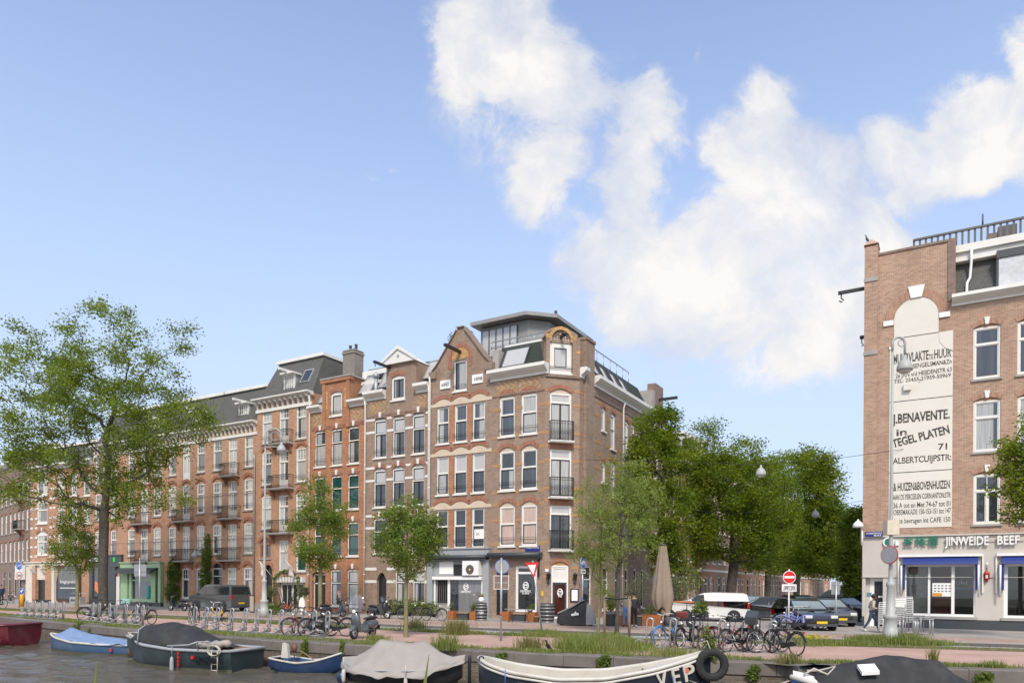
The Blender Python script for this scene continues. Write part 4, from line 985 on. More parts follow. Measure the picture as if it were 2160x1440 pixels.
def corner_house():
 px0, pxc = 1035, 1147
 t0, t1 = LP.t(px0, 1250), LP.t(pxc, 1250); p = LP.pt(t0)
 root = thing('corner_house', 'brown brick corner house with yellow bands, a chamfered corner bay and a dark penthouse', 'house', p, LP.ang, 'brick town houses along the quay')
 F = Fac(root, p, LP.d, t1-t0); W = F.w
 d2 = Vector((math.cos(LP.ang+PI/4), math.sin(LP.ang+PI/4))); Pc = LP.pt(t1); C = Fac(root, Pc, d2)
 wc = C.x(1221, 1100); Ps = C.pl.pt(wc); d3 = Vector((-LP.d.y, LP.d.x)); S = Fac(root, Ps, d3); C.w = wc
 ws = S.x(1372, 1250); S.w = ws
 zz = lambda py: F.z(1090, py)
 cols = [(1053.5, 1086), (1099.5, 1133)]
 S8 = dict(S_H7, rise=.25, infill=sand, tr=.45, fw=.09)
 rows = [(838, 920), (951.5, 1034), (1067.5, 1151)]      # at the left column
 panes = [(curt, curt), (curt2, pdark), (ppink, ppink)]
 for k, (t, b) in enumerate(rows):
  zt_, zb_ = F.z(1070, t), F.z(1070, b)
  for j, (a, c) in enumerate(cols): win(F, F.x(a, t), F.x(c, t), zb_, zt_, 'c8%d' % k, **dict(S8, pane=panes[k][0], upane=panes[k][1]))
 zc0, zc1 = F.z(1088, 798), F.z(1088, 779)
 # cafe opening on the front
 x = lambda v: F.x(v, 1240); zcafe = F.z(1100, 1172)
 zf = F.z(1100, 1192)
 win(F, x(1087), x(1132), .45, zf-.02, 'c_shop', name='shop_window', fm=whitec, sm=white, tr=.16, pane=pdark, upane=pdark, sill=None, fw=.1)
 win(F, x(1047), x(1071), .2, zf-.02, 'c_shop2', name='shop_window', fm=black, sm=black, tr=.16, pane=pdark, upane=pdark, sill=None, fw=.06)
 F.wall([(0, 0), (W, 0), (W, zc1), (0, zc1)], b_brown, body=False)
 cornice(F, -.1, W+.2, zc0, zc1+.05, .55)
 zigzag(F, .35, W*.48, F.z(1075, 828), F.z(1075, 803)); zigzag(F, W*.52, W-.3, F.z(1075, 828), F.z(1075, 803))
 bands(F, [F.z(1075, 831.5)], [(.05, W-.05)], b_dark, .12, -.04, 'brick_course')
 sg = [(0, x(1053.5)-.02), (x(1086)+.02, x(1099.5)-.02), (x(1133)+.02, W)]
 yb = mat('ochre_band', (.36, .205, .095), .8, scale=9, amt=.22)
 zband = [F.z(1040, v) for v in (835, 866, 924, 951, 983, 1040, 1066, 1098, 1148)]
 bands(F, zband, sg, yb, .17, -.012, 'yellow_band')
 q = MB(darkgrey); q.rod((.05, -.45, F.z(1090, 1170)), (W-.1, -.45, F.z(1090, 1170)), .15, 9); q.box(.05, -.12, F.z(1090, 1177), W-.1, -.01, F.z(1090, 1165)); F.put(q, 'awning')
 q = MB(mat('street_sign_blue', (.012, .02, .18), .4)); sx, sz = x(1123), F.z(1123, 1156); q.box(sx-.5, -.05, sz-.17, sx+.5, .0, sz+.17); o = F.put(q, 'street_name_sign')
 text('HOBBEMAKADE', .15, whitec, 'sign_lettering', o, (sx-.45, -.055, sz-.0), width=.9)
 q = MB(black); q.rod((x(1137), -.08, F.z(1137, 1215)), (x(1137), -.08, F.z(1137, 1178)), .06, 7); F.put(q, 'rain_hopper')
 logo(root, x(1110), -.06, F.z(1110, 1235), .44); marks(root, whitec, 'window_lettering', x(1110)-.38, -.06, F.z(1110, 1248), .76, .11, 9)
 marks(root, whitec, 'window_lettering', x(1110)-.26, -.06, F.z(1110, 1252), .52, .08, 8)
 q = MB(mat('yellow_sign', (.65, .42, .02))); q.box(x(1142), -.03, F.z(1146, 1256), W-.01, 0, F.z(1146, 1246)); F.put(q, 'yellow_sign')
 # chamfer with french doors and balconies
 cx = lambda v, y: C.x(v, y)
 doors = [(829, 931), (947, 1049), (1065, 1160)]
 S9 = dict(sm=black, mull=True, tr=.2, usm=white, upane=pgrey, pane=curt, sill=white, fw=.1, sov=.1)
 for k, (t, b) in enumerate(doors):
  a, c = cx(1160, t), cx(1206, t)
  st = dict(S9, **({'rise': .2, 'infill': sand} if k == 0 else {'flat': b_arch, 'th': .38}))
  if k == 2: st['pane'] = pdark
  win(C, a, c, C.z(1183, b), C.z(1183, t), 'ch%d' % k, **st)
  balcony(C, (a+c)/2, C.z(1183, b)+.02, c-a+.1, .4, 1.15, white, False, loop=True)
 a, c = cx(1159.5, 760), cx(1206, 760); za = C.z(1183, 693); zab = C.z(1183, 787)
 win(C, a, c, zab, C.z(1183, 723), 'ch9', sm=black, pane=pgrey, sill=white, fw=.3, bar=True, sov=.05)
 # door at the foot
 da, dc = cx(1163, 1240), cx(1199, 1240); zdt = C.z(1181, 1220); zft = C.z(1181, 1192)
 win(C, da, dc, .08, zft, 'chd', name='front_door', fm=whitec, sm=darkgrey, usm=white, tr=.30, grid=(3, 1), pane=mat('door_red_glass', (.055, .014, .011), .12), upane=white, sill=None, rise=.22, infill=b_yel, fw=.09, tw=.12, sw=.11)
 logo(root, *tuple(C.L((da+dc)/2, -.02, C.z(1181, 1249))), .42)
 # attic outline: stepped top with rounded head
 w0 = wc
 xa, xb = a-.25, c+.25
 top = [(0, 0), (w0, 0), (w0, C.z(1183, 712)), (xb+.15, C.z(1183, 712)), (xb+.1, C.z(1183, 702)), ((a+c)/2+.42, za+.05), ((a+c)/2-.42, za+.05), (xa-.1, C.z(1183, 702)), (xa-.15, C.z(1183, 712)), (0, C.z(1183, 712))]
 C.wall(top, b_brown, body=False)
 q = MB(b_brown); zt2 = C.z(1183, 712); q.hexa([(0, .25, zc1-.5), (w0, .25, zc1-.5), (w0, 1.6, zc1-.5), (.1, 1.6, zc1-.5), (0, .25, zt2), (w0, .25, zt2), (w0, 1.6, zt2), (.1, 1.6, zt2)]); q.prism([(xa-.1, zt2), (xb+.1, zt2), ((a+c)/2+.42, za+.04), ((a+c)/2-.42, za+.04)], .0, .7)
 q.box(xa, -.10, zab-.2, a-.02, -.001, zt2); q.box(c+.02, -.10, zab-.2, xb, -.001, zt2); C.put(q, 'corner_attic')
 for nm, mm, gr in (('attic_arch', b_yel, .2), ):
  A = arc(a+.1, c-.1, C.z(1183, 722)+.02, .72); B_ = arc(a+.1, c-.1, C.z(1183, 722)+.02, .72, grow=.2); q = MB(mm); q.prism(A+B_[::-1], -.09, .02); q.box(xa-.02, -.115, C.z(1183, 716), a-.01, -.10, C.z(1183, 708)); q.box(c+.01, -.115, C.z(1183, 716), xb+.02, -.10, C.z(1183, 708)); C.put(q, nm)
 q = MB(whitec)
 for i in range(6):
  for j in range(3):
   if abs(i-2.5) < 2.6-j*.8: q.box(a+.28+i*.17, -.02, C.z(1183, 718)+j*.18, a+.33+i*.17, .01, C.z(1183, 718)+.05+j*.18)
 C.put(q, 'glazed_bricks'); q = MB(iron); hx = (a+c)/2; q.rod((hx, -.6, C.z(1183, 712)), (hx, .05, C.z(1183, 712)), .09, 7); q.sphere((hx, -.62, C.z(1183, 711)), .16); C.put(q, 'hoist_hook')
 sgc = [(0, cx(1160, 1000)-.02), (cx(1206, 1000)+.02, w0)]
 zb2 = [C.z(1150, v) for v in (821, 851, 911, 938, 969, 1028, 1054, 1084, 1142, 1196, 1217)]
 bands(C, zb2, sgc, yb, .17, -.012, 'yellow_band')
 bands(C, [C.z(1183, 794)], [(0, w0)], b_dark, .14, -.10, 'brick_course')
 bands(C, [C.z(1150, 737)], [(0, a-.3), (c+.3, w0)], b_yel, .16, -.012, 'yellow_band')
 for lx in (cx(1154, 1240), cx(1210, 1240)):
  q = MB(iron); zz_ = C.z(1183, 1222); q.tube([(0, 0, zz_-.2), (0, -.2, zz_-.25), (0, -.28, zz_)], .025, 6); q.lathe([(.05, 0), (.12, .08), (.14, .3), (.16, .32), (.02, .45)], 8, None, (0, -.28, zz_)); C.put(q, 'wall_lantern', lx)
 q = MB(black); mx_, mz = cx(1210, 1255), C.z(1211, 1255); q.box(mx_-.22, -.06, mz-.4, mx_+.3, -.0, mz+.42); o = C.put(q, 'menu_board'); q = MB(whitec); q.box(mx_-.15, -.075, mz-.32, mx_+.23, -.061, mz+.34); q.build('menu_paper', o)
 q = MB(whitec); q.box(cx(1153, 1202)-.1, -.03, C.z(1153, 1205), cx(1153, 1202)+.12, .0, C.z(1153, 1199)); C.put(q, 'house_number')
 # side wall along the side street
 zs = lambda px, py: S.z(px, py)
 sx_ = lambda v, y: S.x(v, y)
 for k, (t, b) in enumerate(((864, 909), (980, 1018), (1096, 1130))):
  a_, c_ = sx_(1269, t), sx_(1277.5, t); win(S, a_, c_, S.z(1273, b), S.z(1273, t), 's_small', pane=curt, sill=white, rise=.3, infill=sand, fw=.07)
 for k, (t, b) in enumerate(((876, 948), (978, 1050), (1088, 1150))):
  zt_, zb_ = S.z(1293, t), S.z(1293, b)
  for j, (a_, c_) in enumerate(((1288, 1298), (1317, 1326), (1331, 1339), (1347, 1353), (1358, 1364))): win(S, sx_(a_, t), sx_(c_, t), zb_, zt_, 's_tall', tr=.4, pane=curt, upane=curt, sill=white, rise=.25, infill=sand)
 for (a_, c_) in ((1229, 1247), (1271, 1282), (1297, 1305), (1318, 1325), (1336, 1343), (1352, 1358)):
  win(S, sx_(a_, 1240), sx_(c_, 1240), .5, 3.3, 's_grd', fm=whitec, sm=black, tr=.3, pane=pdark, upane=pdark, sill=white, fw=.1)
 zsc = zc1-.1
 S.wall([(0, 0), (ws, 0), (ws, zsc), (0, zsc)], b_brown, body=False)
 cornice(S, 2.0, ws, zsc-.55, zsc+.1, .5); bands(S, [zsc-1.05], [(1.5, ws)], b_dark, .2, -.05, 'brick_course')
 q = MB(b_brown); q.box(.55, -.18, zs(1240, 1000)-5, 1.75, .6, S.z(1240, 722)); q.box(.5, -.24, S.z(1240, 722), 1.8, .65, S.z(1240, 716), b_dark); S.put(q, 'corner_pier'); cornice(S, .0, .5, zsc-.5, zsc+.1, .45)
 bands(S, [v for v in zb2[:9]], [(0, sx_(1268, 1000)), (sx_(1278.5, 1000), sx_(1287, 1000)), (sx_(1299, 1000), sx_(1316, 1000))], yb, .17, -.012, 'yellow_band')
 pipe(S, sx_(1311, 1000), .3, zsc-.6, white, .06, -.12)
 # solid body, roof and penthouse (built in the front wall's own axes)
 B0 = F; mb = MB(b_brown); c45 = wc*math.cos(PI/4)
 mb.prism([(.0, .26), (W, .26), (W+c45-.2, c45+.2), (W+c45-.25, c45+ws), (.0, c45+ws)], .0, zc1-.15, None, 'z'); F.put(mb, 'core')
 zr0, zr1 = zc1, F.z(1100, 726)+.42; X1 = W+c45
 pl = lambda i: [(-.0, i), (W-.2+.0, i), (X1-i, c45+.3), (X1-i, c45+ws), (0, c45+ws)]
 lo, hi = pl(.1), pl(1.15)
 mb = MB(slateg); n = 5
 mb.add([(p[0], p[1], zr0) for p in lo]+[(p[0], p[1], zr1-.0) for p in hi], [(i, (i+1) % n, n+(i+1) % n, n+i) for i in range(n)]+[tuple(range(n, 2*n))]); ro = F.put(mb, 'roof')
 q = MB(white); q.box(.2, 1.15, zr1-.25, W-.2, 1.5, zr1+.12); q.build('roof_edge', ro)
 # sandstone firewall stub on the roof beside the gable
 q = MB(stone); q.box(-.15, .25, zc1, .3, 1.6, F.z(1045, 735)); F.put(q, 'roof_pier')
 skylight(F, F.x(1078, 780), zc1+.25, .1+.25*1.05/(zr1-zr0)-.03, 1.75, 1.6, 1.05, zr1-zr0, darkgrey)
 for v in (1267, 1287, 1308, 1327):
  o = skylight(S, sx_(v, 800), zc1+.3, .1+.3*1.05/(zr1-zr0)-.05, .95, 1.3, 1.05, zr1-zr0, darkgrey)
 # terrace railing
 q = MB(galv); z0, z1 = zr1+.1, F.z(1060, 700)
 def rail(pts):
  for z in (z1, z0+.08): q.tube([(p[0], p[1], z) for p in pts], .035, 5, smooth=False)
  for i in range(len(pts)-1):
   a_, b_ = Vector(pts[i]), Vector(pts[i+1]); nn = max(2, int((b_-a_).length/.13))
   for j in range(nn+1):
    p = a_.lerp(b_, j/nn); q.rod((p.x, p.y, z0), (p.x, p.y, z1), .035 if j % 12 == 0 else .011, 4)
 rail([(-.9, 1.3), (W-.6, 1.3)]); F.put(q, 'terrace_railing')
 q = MB(galv); zq0, zq1 = zr1, zr1+1.0; q.tube([(3.5, 1.5, zq1), (ws-1, 1.5, zq1)], .04, 5)
 for i in range(8): q.rod((3.5+(ws-4.5)*i/7, 1.5, zq0), (3.5+(ws-4.5)*i/7, 1.5, zq1), .03, 4)
 S.put(q, 'terrace_railing')
 # dark penthouse with sloping eaves
 ph = mat('penthouse_cladding', (.23, .23, .215), .5, scale=3, amt=.12)
 ev = 2.4; hy0 = 3.1; nn = Vector((-LP.d.y, LP.d.x)); pe = Plane(F.pl.pt(0).to_2d()+nn*ev, LP.d.to_2d())
 e0, e1 = pe.t(992, 690), pe.t(1110, 655); ze = pe.tz(1110, 655)[1]-.30; pq = F.pl.pt(e1).to_2d()+nn*ev
 e2 = Plane(pq, (math.cos(LP.ang+PI/4), math.sin(LP.ang+PI/4))).t(1176, 655)*.7071
 ov = [(e0, ev), (e1, ev), (e1+e2, ev+e2), (e1+e2, ev+e2+5.6), (e0, ev+e2+5.6)]
 hx0, hx1 = e0+.4, e1; pts = [(hx0, hy0), (e1-.25, hy0), (e1+e2-.7, ev+e2+.25), (e1+e2-.7, ev+e2+5.2), (hx0, ev+e2+5.2)]
 q = MB(ph); q.prism(pts, zr1-.3, ze, None, 'z'); po = F.put(q, 'penthouse')
 q = MB(mat('penthouse_roof', (.25, .245, .23), .5)); q.prism(ov, ze+.06, ze+.30, None, 'z'); q.build('penthouse_roof', po)
 q = MB(pgrey); g = MB(darkgrey)
 for i in range(5):
  a_ = hx0+.2+i*.55; q.box(a_, hy0-.06, zr1+.3, a_+.47, hy0-.01, ze-.25); g.box(a_+.47, hy0-.08, zr1+.2, a_+.55, hy0-.005, ze-.2)
 q.build('penthouse_window', po); g.build('window_frame', po)
 q = MB(b_dark); q.box(e1+.1, hy0+2, ze+.30, e1+.75, hy0+2.6, ze+.85); q.rod((e1+.6, hy0+2.3, ze+.85), (e1+.6, hy0+2.3, ze+1.15), .1, 8, black); q.box(hx0+.9, hy0+2, ze+.30, hx0+1.3, hy0+2.4, ze+.8); q.build('chimney', po)
 return F, C, S
CF, CC, CS = corner_house()
# ---- row along the side street ------------------------------------------------------------
def side_row():
 S = CS.pl; t = CS.w; specs = [(6.2, 14.2, b_brown), (6.0, 12.6, b_side), (6.4, 13.4, b_side), (6.2, 12.2, b_brown), (6.2, 13.0, b_side), (6.4, 12.4, b_red), (6.4, 13.2, b_side), (6.2, 12.4, b_brown), (6.5, 13.0, b_side), (6.5, 12.5, b_red), (7, 13, b_brown), (7, 12.6, b_side), (8, 13, b_red), (8, 12.5, b_brown), (9, 13, b_side)]
 for k, (w, zt, m) in enumerate(specs):
  p = S.pt(t)
  root = thing('row_house', ('brown brick side street house with a gable stub and hoist beam beside the corner house' if k == 0 else '%s brick row house, %s from the canal corner in the side street' % ({b_brown: 'brown', b_side: 'salmon', b_red: 'red'}[m], 'first second third fourth fifth sixth seventh eighth ninth tenth eleventh twelfth thirteenth fourteenth fifteenth'.split()[k])), 'house', p, S.ang, 'row houses along the side street')
  F = Fac(root, p, S.d, w)
  for f in range(3):
   for c in range(3):
    xx = w*(c+.5)/3; win(F, xx-.5, xx+.5, 4.3+f*3.0, 6.5+f*3.0, 'row', tr=.4, pane=curt2, upane=curt, sill=white, rise=.2 if k % 2 else 0, infill=b_red)
  win(F, .5, 1.6, .06, 3.0, 'rowd', name='front_door', fm=white, sm=darkgrey, tr=.25, pane=pdark, panel=.5, sill=None)
  for xx in (2.4, 4.2): win(F, xx, xx+1.2, .8, 3.0, 'rowg', fm=white, tr=.3, pane=curt2, upane=curt2, sill=stone, bar=False)
  F.wall([(0, 0), (w, 0), (w, zt), (0, zt)], m); cornice(F, 0, w, zt-.45, zt+.1, .45); ro = mansard(F, 0, w, zt+.1, zt+2.6, slate, .2, 1.3)
  bands(F, [3.6], [(0, w)], white, .2, -.03)
  if k == 0:
   q = MB(stone); q.box(-.15, -.1, zt-1.2, .35, 2.2, zt+2.7); q.box(.35, -.16, zt-1.2, 2.1, .5, zt+3.3, b_dark); q.box(1.1, -1.6, zt+2.1, 1.25, 0, zt+2.3, iron); F.put(q, 'gable_stub')
  else: dormer(F, ro, w*.5, zt+.15, 1.5, 2.0, .35)
  if k in (1, 2, 4, 6): balcony(F, w*.5, 7.25, 2.0, .7)
  t += w
 # end of the street: a pale house seen across the junction
side_row()
# ---- right corner building with the painted wall ------------------------------------------
RP = Plane((21.4, 37.2), (.860, -.51))
def right_house():
 t0, t1 = RP.t(1819, 1250), RP.t(2330, 1250); p = RP.pt(t0)
 root = thing('corner_house', 'weathered brick corner building with painted advertising wall above the noodle restaurant', 'building', p, RP.ang); F = Fac(root, p, RP.d, t1-t0); W = F.w
 X, Z = F.x, F.z
 zsh = Z(1990, 1127)
 # upper windows
 rows = [(689, 798), (844, 952), (1000, 1105)]
 c1 = (2053, 2111); wdt = X(c1[1], 740)-X(c1[0], 740); st = X(2146, 740)-X(2053, 740)
 for k, (t, b) in enumerate(rows):
  x0 = X(c1[0], (t+b)/2)
  for j in range(3): win(F, x0+j*st, x0+j*st+wdt, Z(2082, b), Z(2082, t), 'r%d' % k, **dict(S_R, am=b_archp, **(dict(mullf=True, sm=white, pane=pdark, grid=(2, 1)) if k == 2 else {})))
 # shop openings cut in the plaster base
 sh0, sh1 = X(1909, 1240), X(2057, 1240); zs0, zs1 = Z(1990, 1299), Z(1990, 1190)
 s20, s21 = X(2117, 1240), X(2117, 1240)+(sh1-sh0)*1.1
 zcor = Z(1825, 520); zpar = Z(2000, 510); xp, xg = X(1852, 560), X(2014, 560); zcn = Z(2090, 634)
 F.wall([(0, zsh), (W, zsh), (W, zcn), (xg, zcn), (xg, zpar), (xp, zpar), (xp, zcor), (0, zcor)], b_right, body=9.0)
 q = MB(b_right); q.box(0, -.12, zsh+.02, xp, -.001, zcor-.1); q.hexa([(-.04, -.16, zcor), (xp+.04, -.16, zcor), (xp+.04, .9, zcor), (-.04, .9, zcor), (.25, .1, zcor+.35), (xp-.3, .1, zcor+.35), (xp-.3, .6, zcor+.35), (.25, .6, zcor+.35)]); F.put(q, 'corner_pilaster')
 q = MB(b_dark); q.box(xp, -.06, zpar, xg+.05, .6, zpar+.12); q.box(xg-.3, -.05, zcn+.3, xg+.04, -.001, zpar); F.put(q, 'parapet_cap')
 q = MB(stone)
 for py in (592, 746): q.box(-.03, -.17, Z(1835, py)-.1, xp+.02, -.121, Z(1835, py)+.1)
 F.put(q, 'stone_band')
 # painted panel with round head
 ppaint = mat('mural_paint', (.65, .615, .54), .8, scale=2.5, amt=.05, dirt=((.40, .37, .32), .3))
 a, b = X(1886, 690), X(1980, 690); zsp = Z(1933, 667); zb = Z(1945, 1112); a2, b2 = X(1876, 900), X(2009, 900); z2 = Z(1876, 738); z3 = Z(2000, 698)
 head = arc(a, b, zsp, (b-a)/2*.98, n=16)
 q = MB(ppaint); q.prism([(a2, zb), (b2, zb), (b2, z3), (b, z3), (b, zsp)]+head[1:-1][::-1]+[(a, zsp), (a, z2), (a2, z2)], -.025, .02); mo = F.put(q, 'painted_panel')
 q = MB(b_archp); q.prism(head+arc(a, b, zsp, (b-a)/2*.98, n=16, grow=.42)[::-1], -.05, .02); F.put(q, 'brick_arch')
 q = MB(whitec); q.box(a-.5, -.08, zsp-.28, a-.02, .0, zsp-.02); F.put(q, 'stone_block'); q = MB(whitec); q.box(b+.02, -.08, zsp-.28, b+.5, .0, zsp-.02); F.put(q, 'stone_block'); c = (a+b)/2; q = MB(whitec); zt = zsp+(b-a)/2; q.hexa([(c-.25, -.1, zt-.05), (c+.25, -.1, zt-.05), (c+.25, 0, zt-.05), (c-.25, 0, zt-.05), (c-.38, -.1, zt+.55), (c+.38, -.1, zt+.55), (c+.38, 0, zt+.55), (c-.38, 0, zt+.55)]); F.put(q, 'keystone'); q = MB(whitec); q.box(a2-.03, -.07, z2, a-.01, -.0, z2+.14); F.put(q, 'stone_block')
 q = MB(ppaint); q.prism([(b, z3-.02), (b+.06, z3-.5), (b+.3, z3-.85), (b+.65, z3-1.02), (b2, z3-1.06), (b2, z3-.02)], -.045, -.026); q.build('scroll', mo)
 q = MB(stone)
 for zz_, u0, u1 in ((Z(1876, 849), a2, b2), (Z(1876, 998), a2, b2), (z3, a, b)): q = MB(black); q.box(u0, -.028, zz_-.02, u1, -.0255, zz_+.02); q.build('joint', mo)
 q = MB(ppaint); bx, bz = X(1914, 817), Z(1914, 817); q.box(bx-.17, -.2, bz-.17, bx+.17, -.027, bz+.17); q.build('wall_box', mo)
 ink = mat('mural_ink', (.035, .035, .03), .8, scale=7, amt=.5, dirt=((.45, .42, .36), .75))
 def mt(body, pl, pr, yb_, yt_, pm=1945, bold=.02, roll=0, sh=0):
  z0, z1 = Z(pm, yb_), Z(pm, yt_); x0, x1 = X(pl, yb_), X(pr, yb_)
  text(body, (z1-z0)/.70, ink, 'painted_lettering', mo, (x0, -.028, z0), width=x1-x0, depth=.002, bold=bold, roll=roll)
 sc_ = 3.275; ox, oy = 1860, 690
 def mz(body, l, r, bl, br, cap, **k):      # measured in an enlarged crop: left/right, baseline at left/right, cap height
  pm = ox+(l+r)/2/sc_; yb_ = oy+(bl+br)/2/sc_; mt(body, ox+l/sc_, ox+r/sc_, yb_, yb_-cap/sc_, pm, **k)
 mz('MUURVLAKTE', 78, 322, 249, 226, 62, bold=.03); mz('TE', 325, 355, 222, 220, 34); mz('HUUR', 360, 478, 216, 204, 60, bold=.03)
 mz('GSENGELSMAN&Zn', 190, 482, 284, 254, 30); mz('2e JAN v/d HEIJDENSTR 63', 95, 482, 350, 308, 30); mz('TEL: 25455-21959-50969', 85, 476, 386, 346, 26)
 mz('J.BENAVENTE.', 80, 476, 662, 630, 62, bold=.04); mz('in', 97, 170, 750, 744, 46, bold=.03); mz('TEGEL PLATEN', 80, 480, 838, 838-45, 56, bold=.04, roll=.20); mz('71', 388, 450, 846, 842, 42, bold=.03)
 mz('ALBERTCUIJPSTR:', 78, 482, 944, 916, 42, bold=.025)
 mz('& HUIZEN&BOVENHUIZEN', 80, 470, 1132, 1108, 54, bold=.03); mz('AAN DE PERCEELEN CORN:ANTON:STR:', 78, 478, 1190, 1176, 36); mz('36 A tot en Met 74-67 tot 81', 78, 472, 1250, 1232, 36, bold=.015)
 mz('HOBBEMAKADE 150-153-151 tot 147', 62, 475, 1298, 1280, 36, bold=.015); mz('in te bevragen int CAFE 150', 85, 472, 1356, 1340, 34, bold=.015)
 # hoist beams and hooks on the street side
 q = MB(iron); z = Z(1815, 603); q.box(-1.35, .4, z-.08, 0, .55, z+.08); q.tube([(-1.2, .5, z-.1), (-1.2, .5, z-.3), (-1.08, .5, z-.42), (-1.18, .5, z-.52), (-1.3, .5, z-.42)], .035, 6); F.put(q, 'hoist_beam')
 q = MB(iron); z = Z(1815, 686); q.box(-.4, 2, z-.08, 0, 2.2, z+.08); q.tube([(-.3, 2.1, z-.1), (-.3, 2.1, z-.35), (-.2, 2.1, z-.45), (-.32, 2.1, z-.5)], .03, 5); F.put(q, 'wall_hook')
 # slate mansard, white fascia, shutter, terrace rail
 cornice(F, xg-.12, W, zcn-.0, zcn+.48, .5)
 zf = Z(2030, 545)
 q = MB(slate); q.hexa([(xg+.01, .15, zcn+.5), (W, .15, zcn+.5), (W, 8, zcn+.5), (xg+.01, 8, zcn+.5), (xg+.01, .75, zf), (W, .75, zf), (W, 8, zf), (xg+.01, 8, zf)]); ro = F.put(q, 'roof')
 q = MB(white); q.box(xg+.01, .35, zf, W, 8, zf+.42); q.box(xg+.01, .2, zf+.42, W, 8, zf+.78); q.build('roof_fascia', ro)
 q = MB(mat('roller_shutter', (.66, .67, .68), .4)); x0 = X(2112, 590)-.1; z1 = Z(2150, 536)
 n = 34
 for i in range(n): za, zb_ = zcn+.5+(z1-zcn-.5)*i/n, zcn+.5+(z1-zcn-.5)*(i+1)/n-.012; q.box(x0, .06+.008*(i % 2), za, x0+3.6, .5, zb_)
 q.build('roller_shutter', ro); q = MB(darkgrey); q.box(x0-.1, -.0, z1, x0+3.7, .6, z1+.38); q.box(x0-.1, .05, zcn+.5, x0-.01, .5, z1); q.build('shutter_box', ro)
 q = MB(whitec); xx = X(2049, 590); q.tube([(xx, .15, zf+.5), (xx, .3, zf-.1), (xx-.05, .35, zf-.9), (xx-.18, .25, zf-1.2), (xx-.2, .02, zcn+.5)], .065, 7); q.build('downpipe', ro)
 q = MB(mat('weathered_rail', (.11, .105, .10), .6)); zr0 = zf+.72; zr1 = Z(2015, 478); xr0 = X(1925, 500)
 yq = .5; q.box(xr0, yq-.05, zr1-.1, W, yq+.07, zr1); q.box(xr0, yq-.03, zr0, W, yq+.05, zr0+.09)
 n = int((W-xr0)/.27)
 for i in range(n): x_ = xr0+.27*i; q.box(x_, yq, zr0, x_+.10, yq+.035, zr1-.1)
 for i in range(7): q.box(xr0, yq+.5+.27*i, zr0, xr0+.03, yq+.6+.27*i, zr1-.05)
 q.box(xr0, yq, zr1-.09, xr0+.06, yq+2.4, zr1-.01); q.rod((X(2074, 450), yq, zr1), (X(2074, 450), yq, zr1+.55), .04, 6); F.put(q, 'terrace_railing')
 q = MB(b_dark); q.box(X(2084, 490), 1.2, zr0, X(2106, 490), 2.0, zr0+.75); q.box(X(2108, 490), 1.2, zr0, X(2150, 490), 2.0, zr0+1.0, mat('wicker', (.09, .08, .075))); F.put(q, 'terrace_planter')
 # plaster base with the restaurant
 plast = mat('plaster_base', (.50, .465, .415), .85, scale=1.6, amt=.10, bump=.25, dirt=((.32, .29, .25), .45))
 zb0 = Z(1820, 1217); dx0, dx1 = X(1843, 1270), X(1862, 1270)
 F.holes = []
 F.hole(sh0, sh1, zs0, zs1); F.hole(s20, s21, zs0, zs1); F.hole(X(1821, 1270)+.1, dx1, .03, zb0)
 F.wall([(-.02, 0), (W, 0), (W, zsh), (-.02, zsh)], plast, 'plaster_base', .3, body=False)
 q = MB(plast); q.box(-.05, -.06, zb0, W, -.001, zb0+.0001+.02); q.box(-.08, -.1, zsh-.06, W, .0, zsh+.02); q.box(-.02, .0, 0, .0, 9, zsh); q.box(-.02, 8.9, 0, W, 9, zsh); F.put(q, 'plaster_trim')
 # grooves of the plaster blocks
 # recessed side door
 q = MB(plast); q.box(X(1821, 1270)+.1, .3, 0, dx0-.2, .36, zb0); q.build('porch_wall', root); q = MB(whitec); q.box(dx0-.2, .3, 0, dx0, .38, zb0); q.box(dx0, .3, zb0-.2, dx1, .38, zb0); q.build('door_frame', root)
 q = MB(black); q.box(dx0, .33, .03, dx1, .36, zb0-.2); d = q.build('front_door', root); q = MB(whitec); q.box(dx0+.2, .31, 1.55, dx0+.45, .33, 1.65); q.build('letter_plate', d)
 q = MB(darkgrey); zpl = Z(1990, 1305); q.box(dx1+.1, -.04, .005, W, -.001, zpl); q.box(-.02, -.04, .005, X(1821, 1270)+.05, -.001, zpl+.05); F.put(q, 'plinth')
 def shop(x0, x1, key, nx):
  fr = MB(whitec); fr.box(x0, .05, zs0, x1, .2, zs0+.12); fr.box(x0, .05, zs1-.1, x1, .2, zs1); ww = x1-x0
  cuts = [0, .02, .335, .37, .67, .715, .98, 1.0] if nx == 3 else [0, .05, .49, .53, .96, 1.0]
  for i in range(0, len(cuts), 2): fr.box(x0+ww*cuts[i], .04, zs0+.12, x0+ww*cuts[i+1], .21, zs1-.1)
  o = F.put(fr, 'shop_window'); q = MB(clear)
  for i in range(1, len(cuts)-1, 2): q.box(x0+ww*cuts[i], .12, zs0+.12, x0+ww*cuts[i+1], .128, zs1-.1)
  q.build('pane', o); q = MB(stone); q.box(x0-.1, -.1, zs0-.14, x1+.1, .2, zs0-.001); q.build('sill', o)
  # lean drop-arm awning, rolled up
  bl = mat('awning_blue', (.010, .028, .18), .6, scale=5, amt=.12); a_ = MB(bl); zt_ = zs1+.44
  a_.hexa([(x0-.1, -.42, zt_-.44), (x1+.1, -.42, zt_-.44), (x1+.1, -.12, zt_-.28), (x0-.1, -.12, zt_-.28), (x0-.1, -.38, zt_-.30), (x1+.1, -.38, zt_-.30), (x1+.1, -.05, zt_-.04), (x0-.1, -.05, zt_-.04)])
  for xx in (x0-.1, x1-.0): a_.box(xx, -.3, zs0+1.35, xx+.1, -.06, zs1+.0)
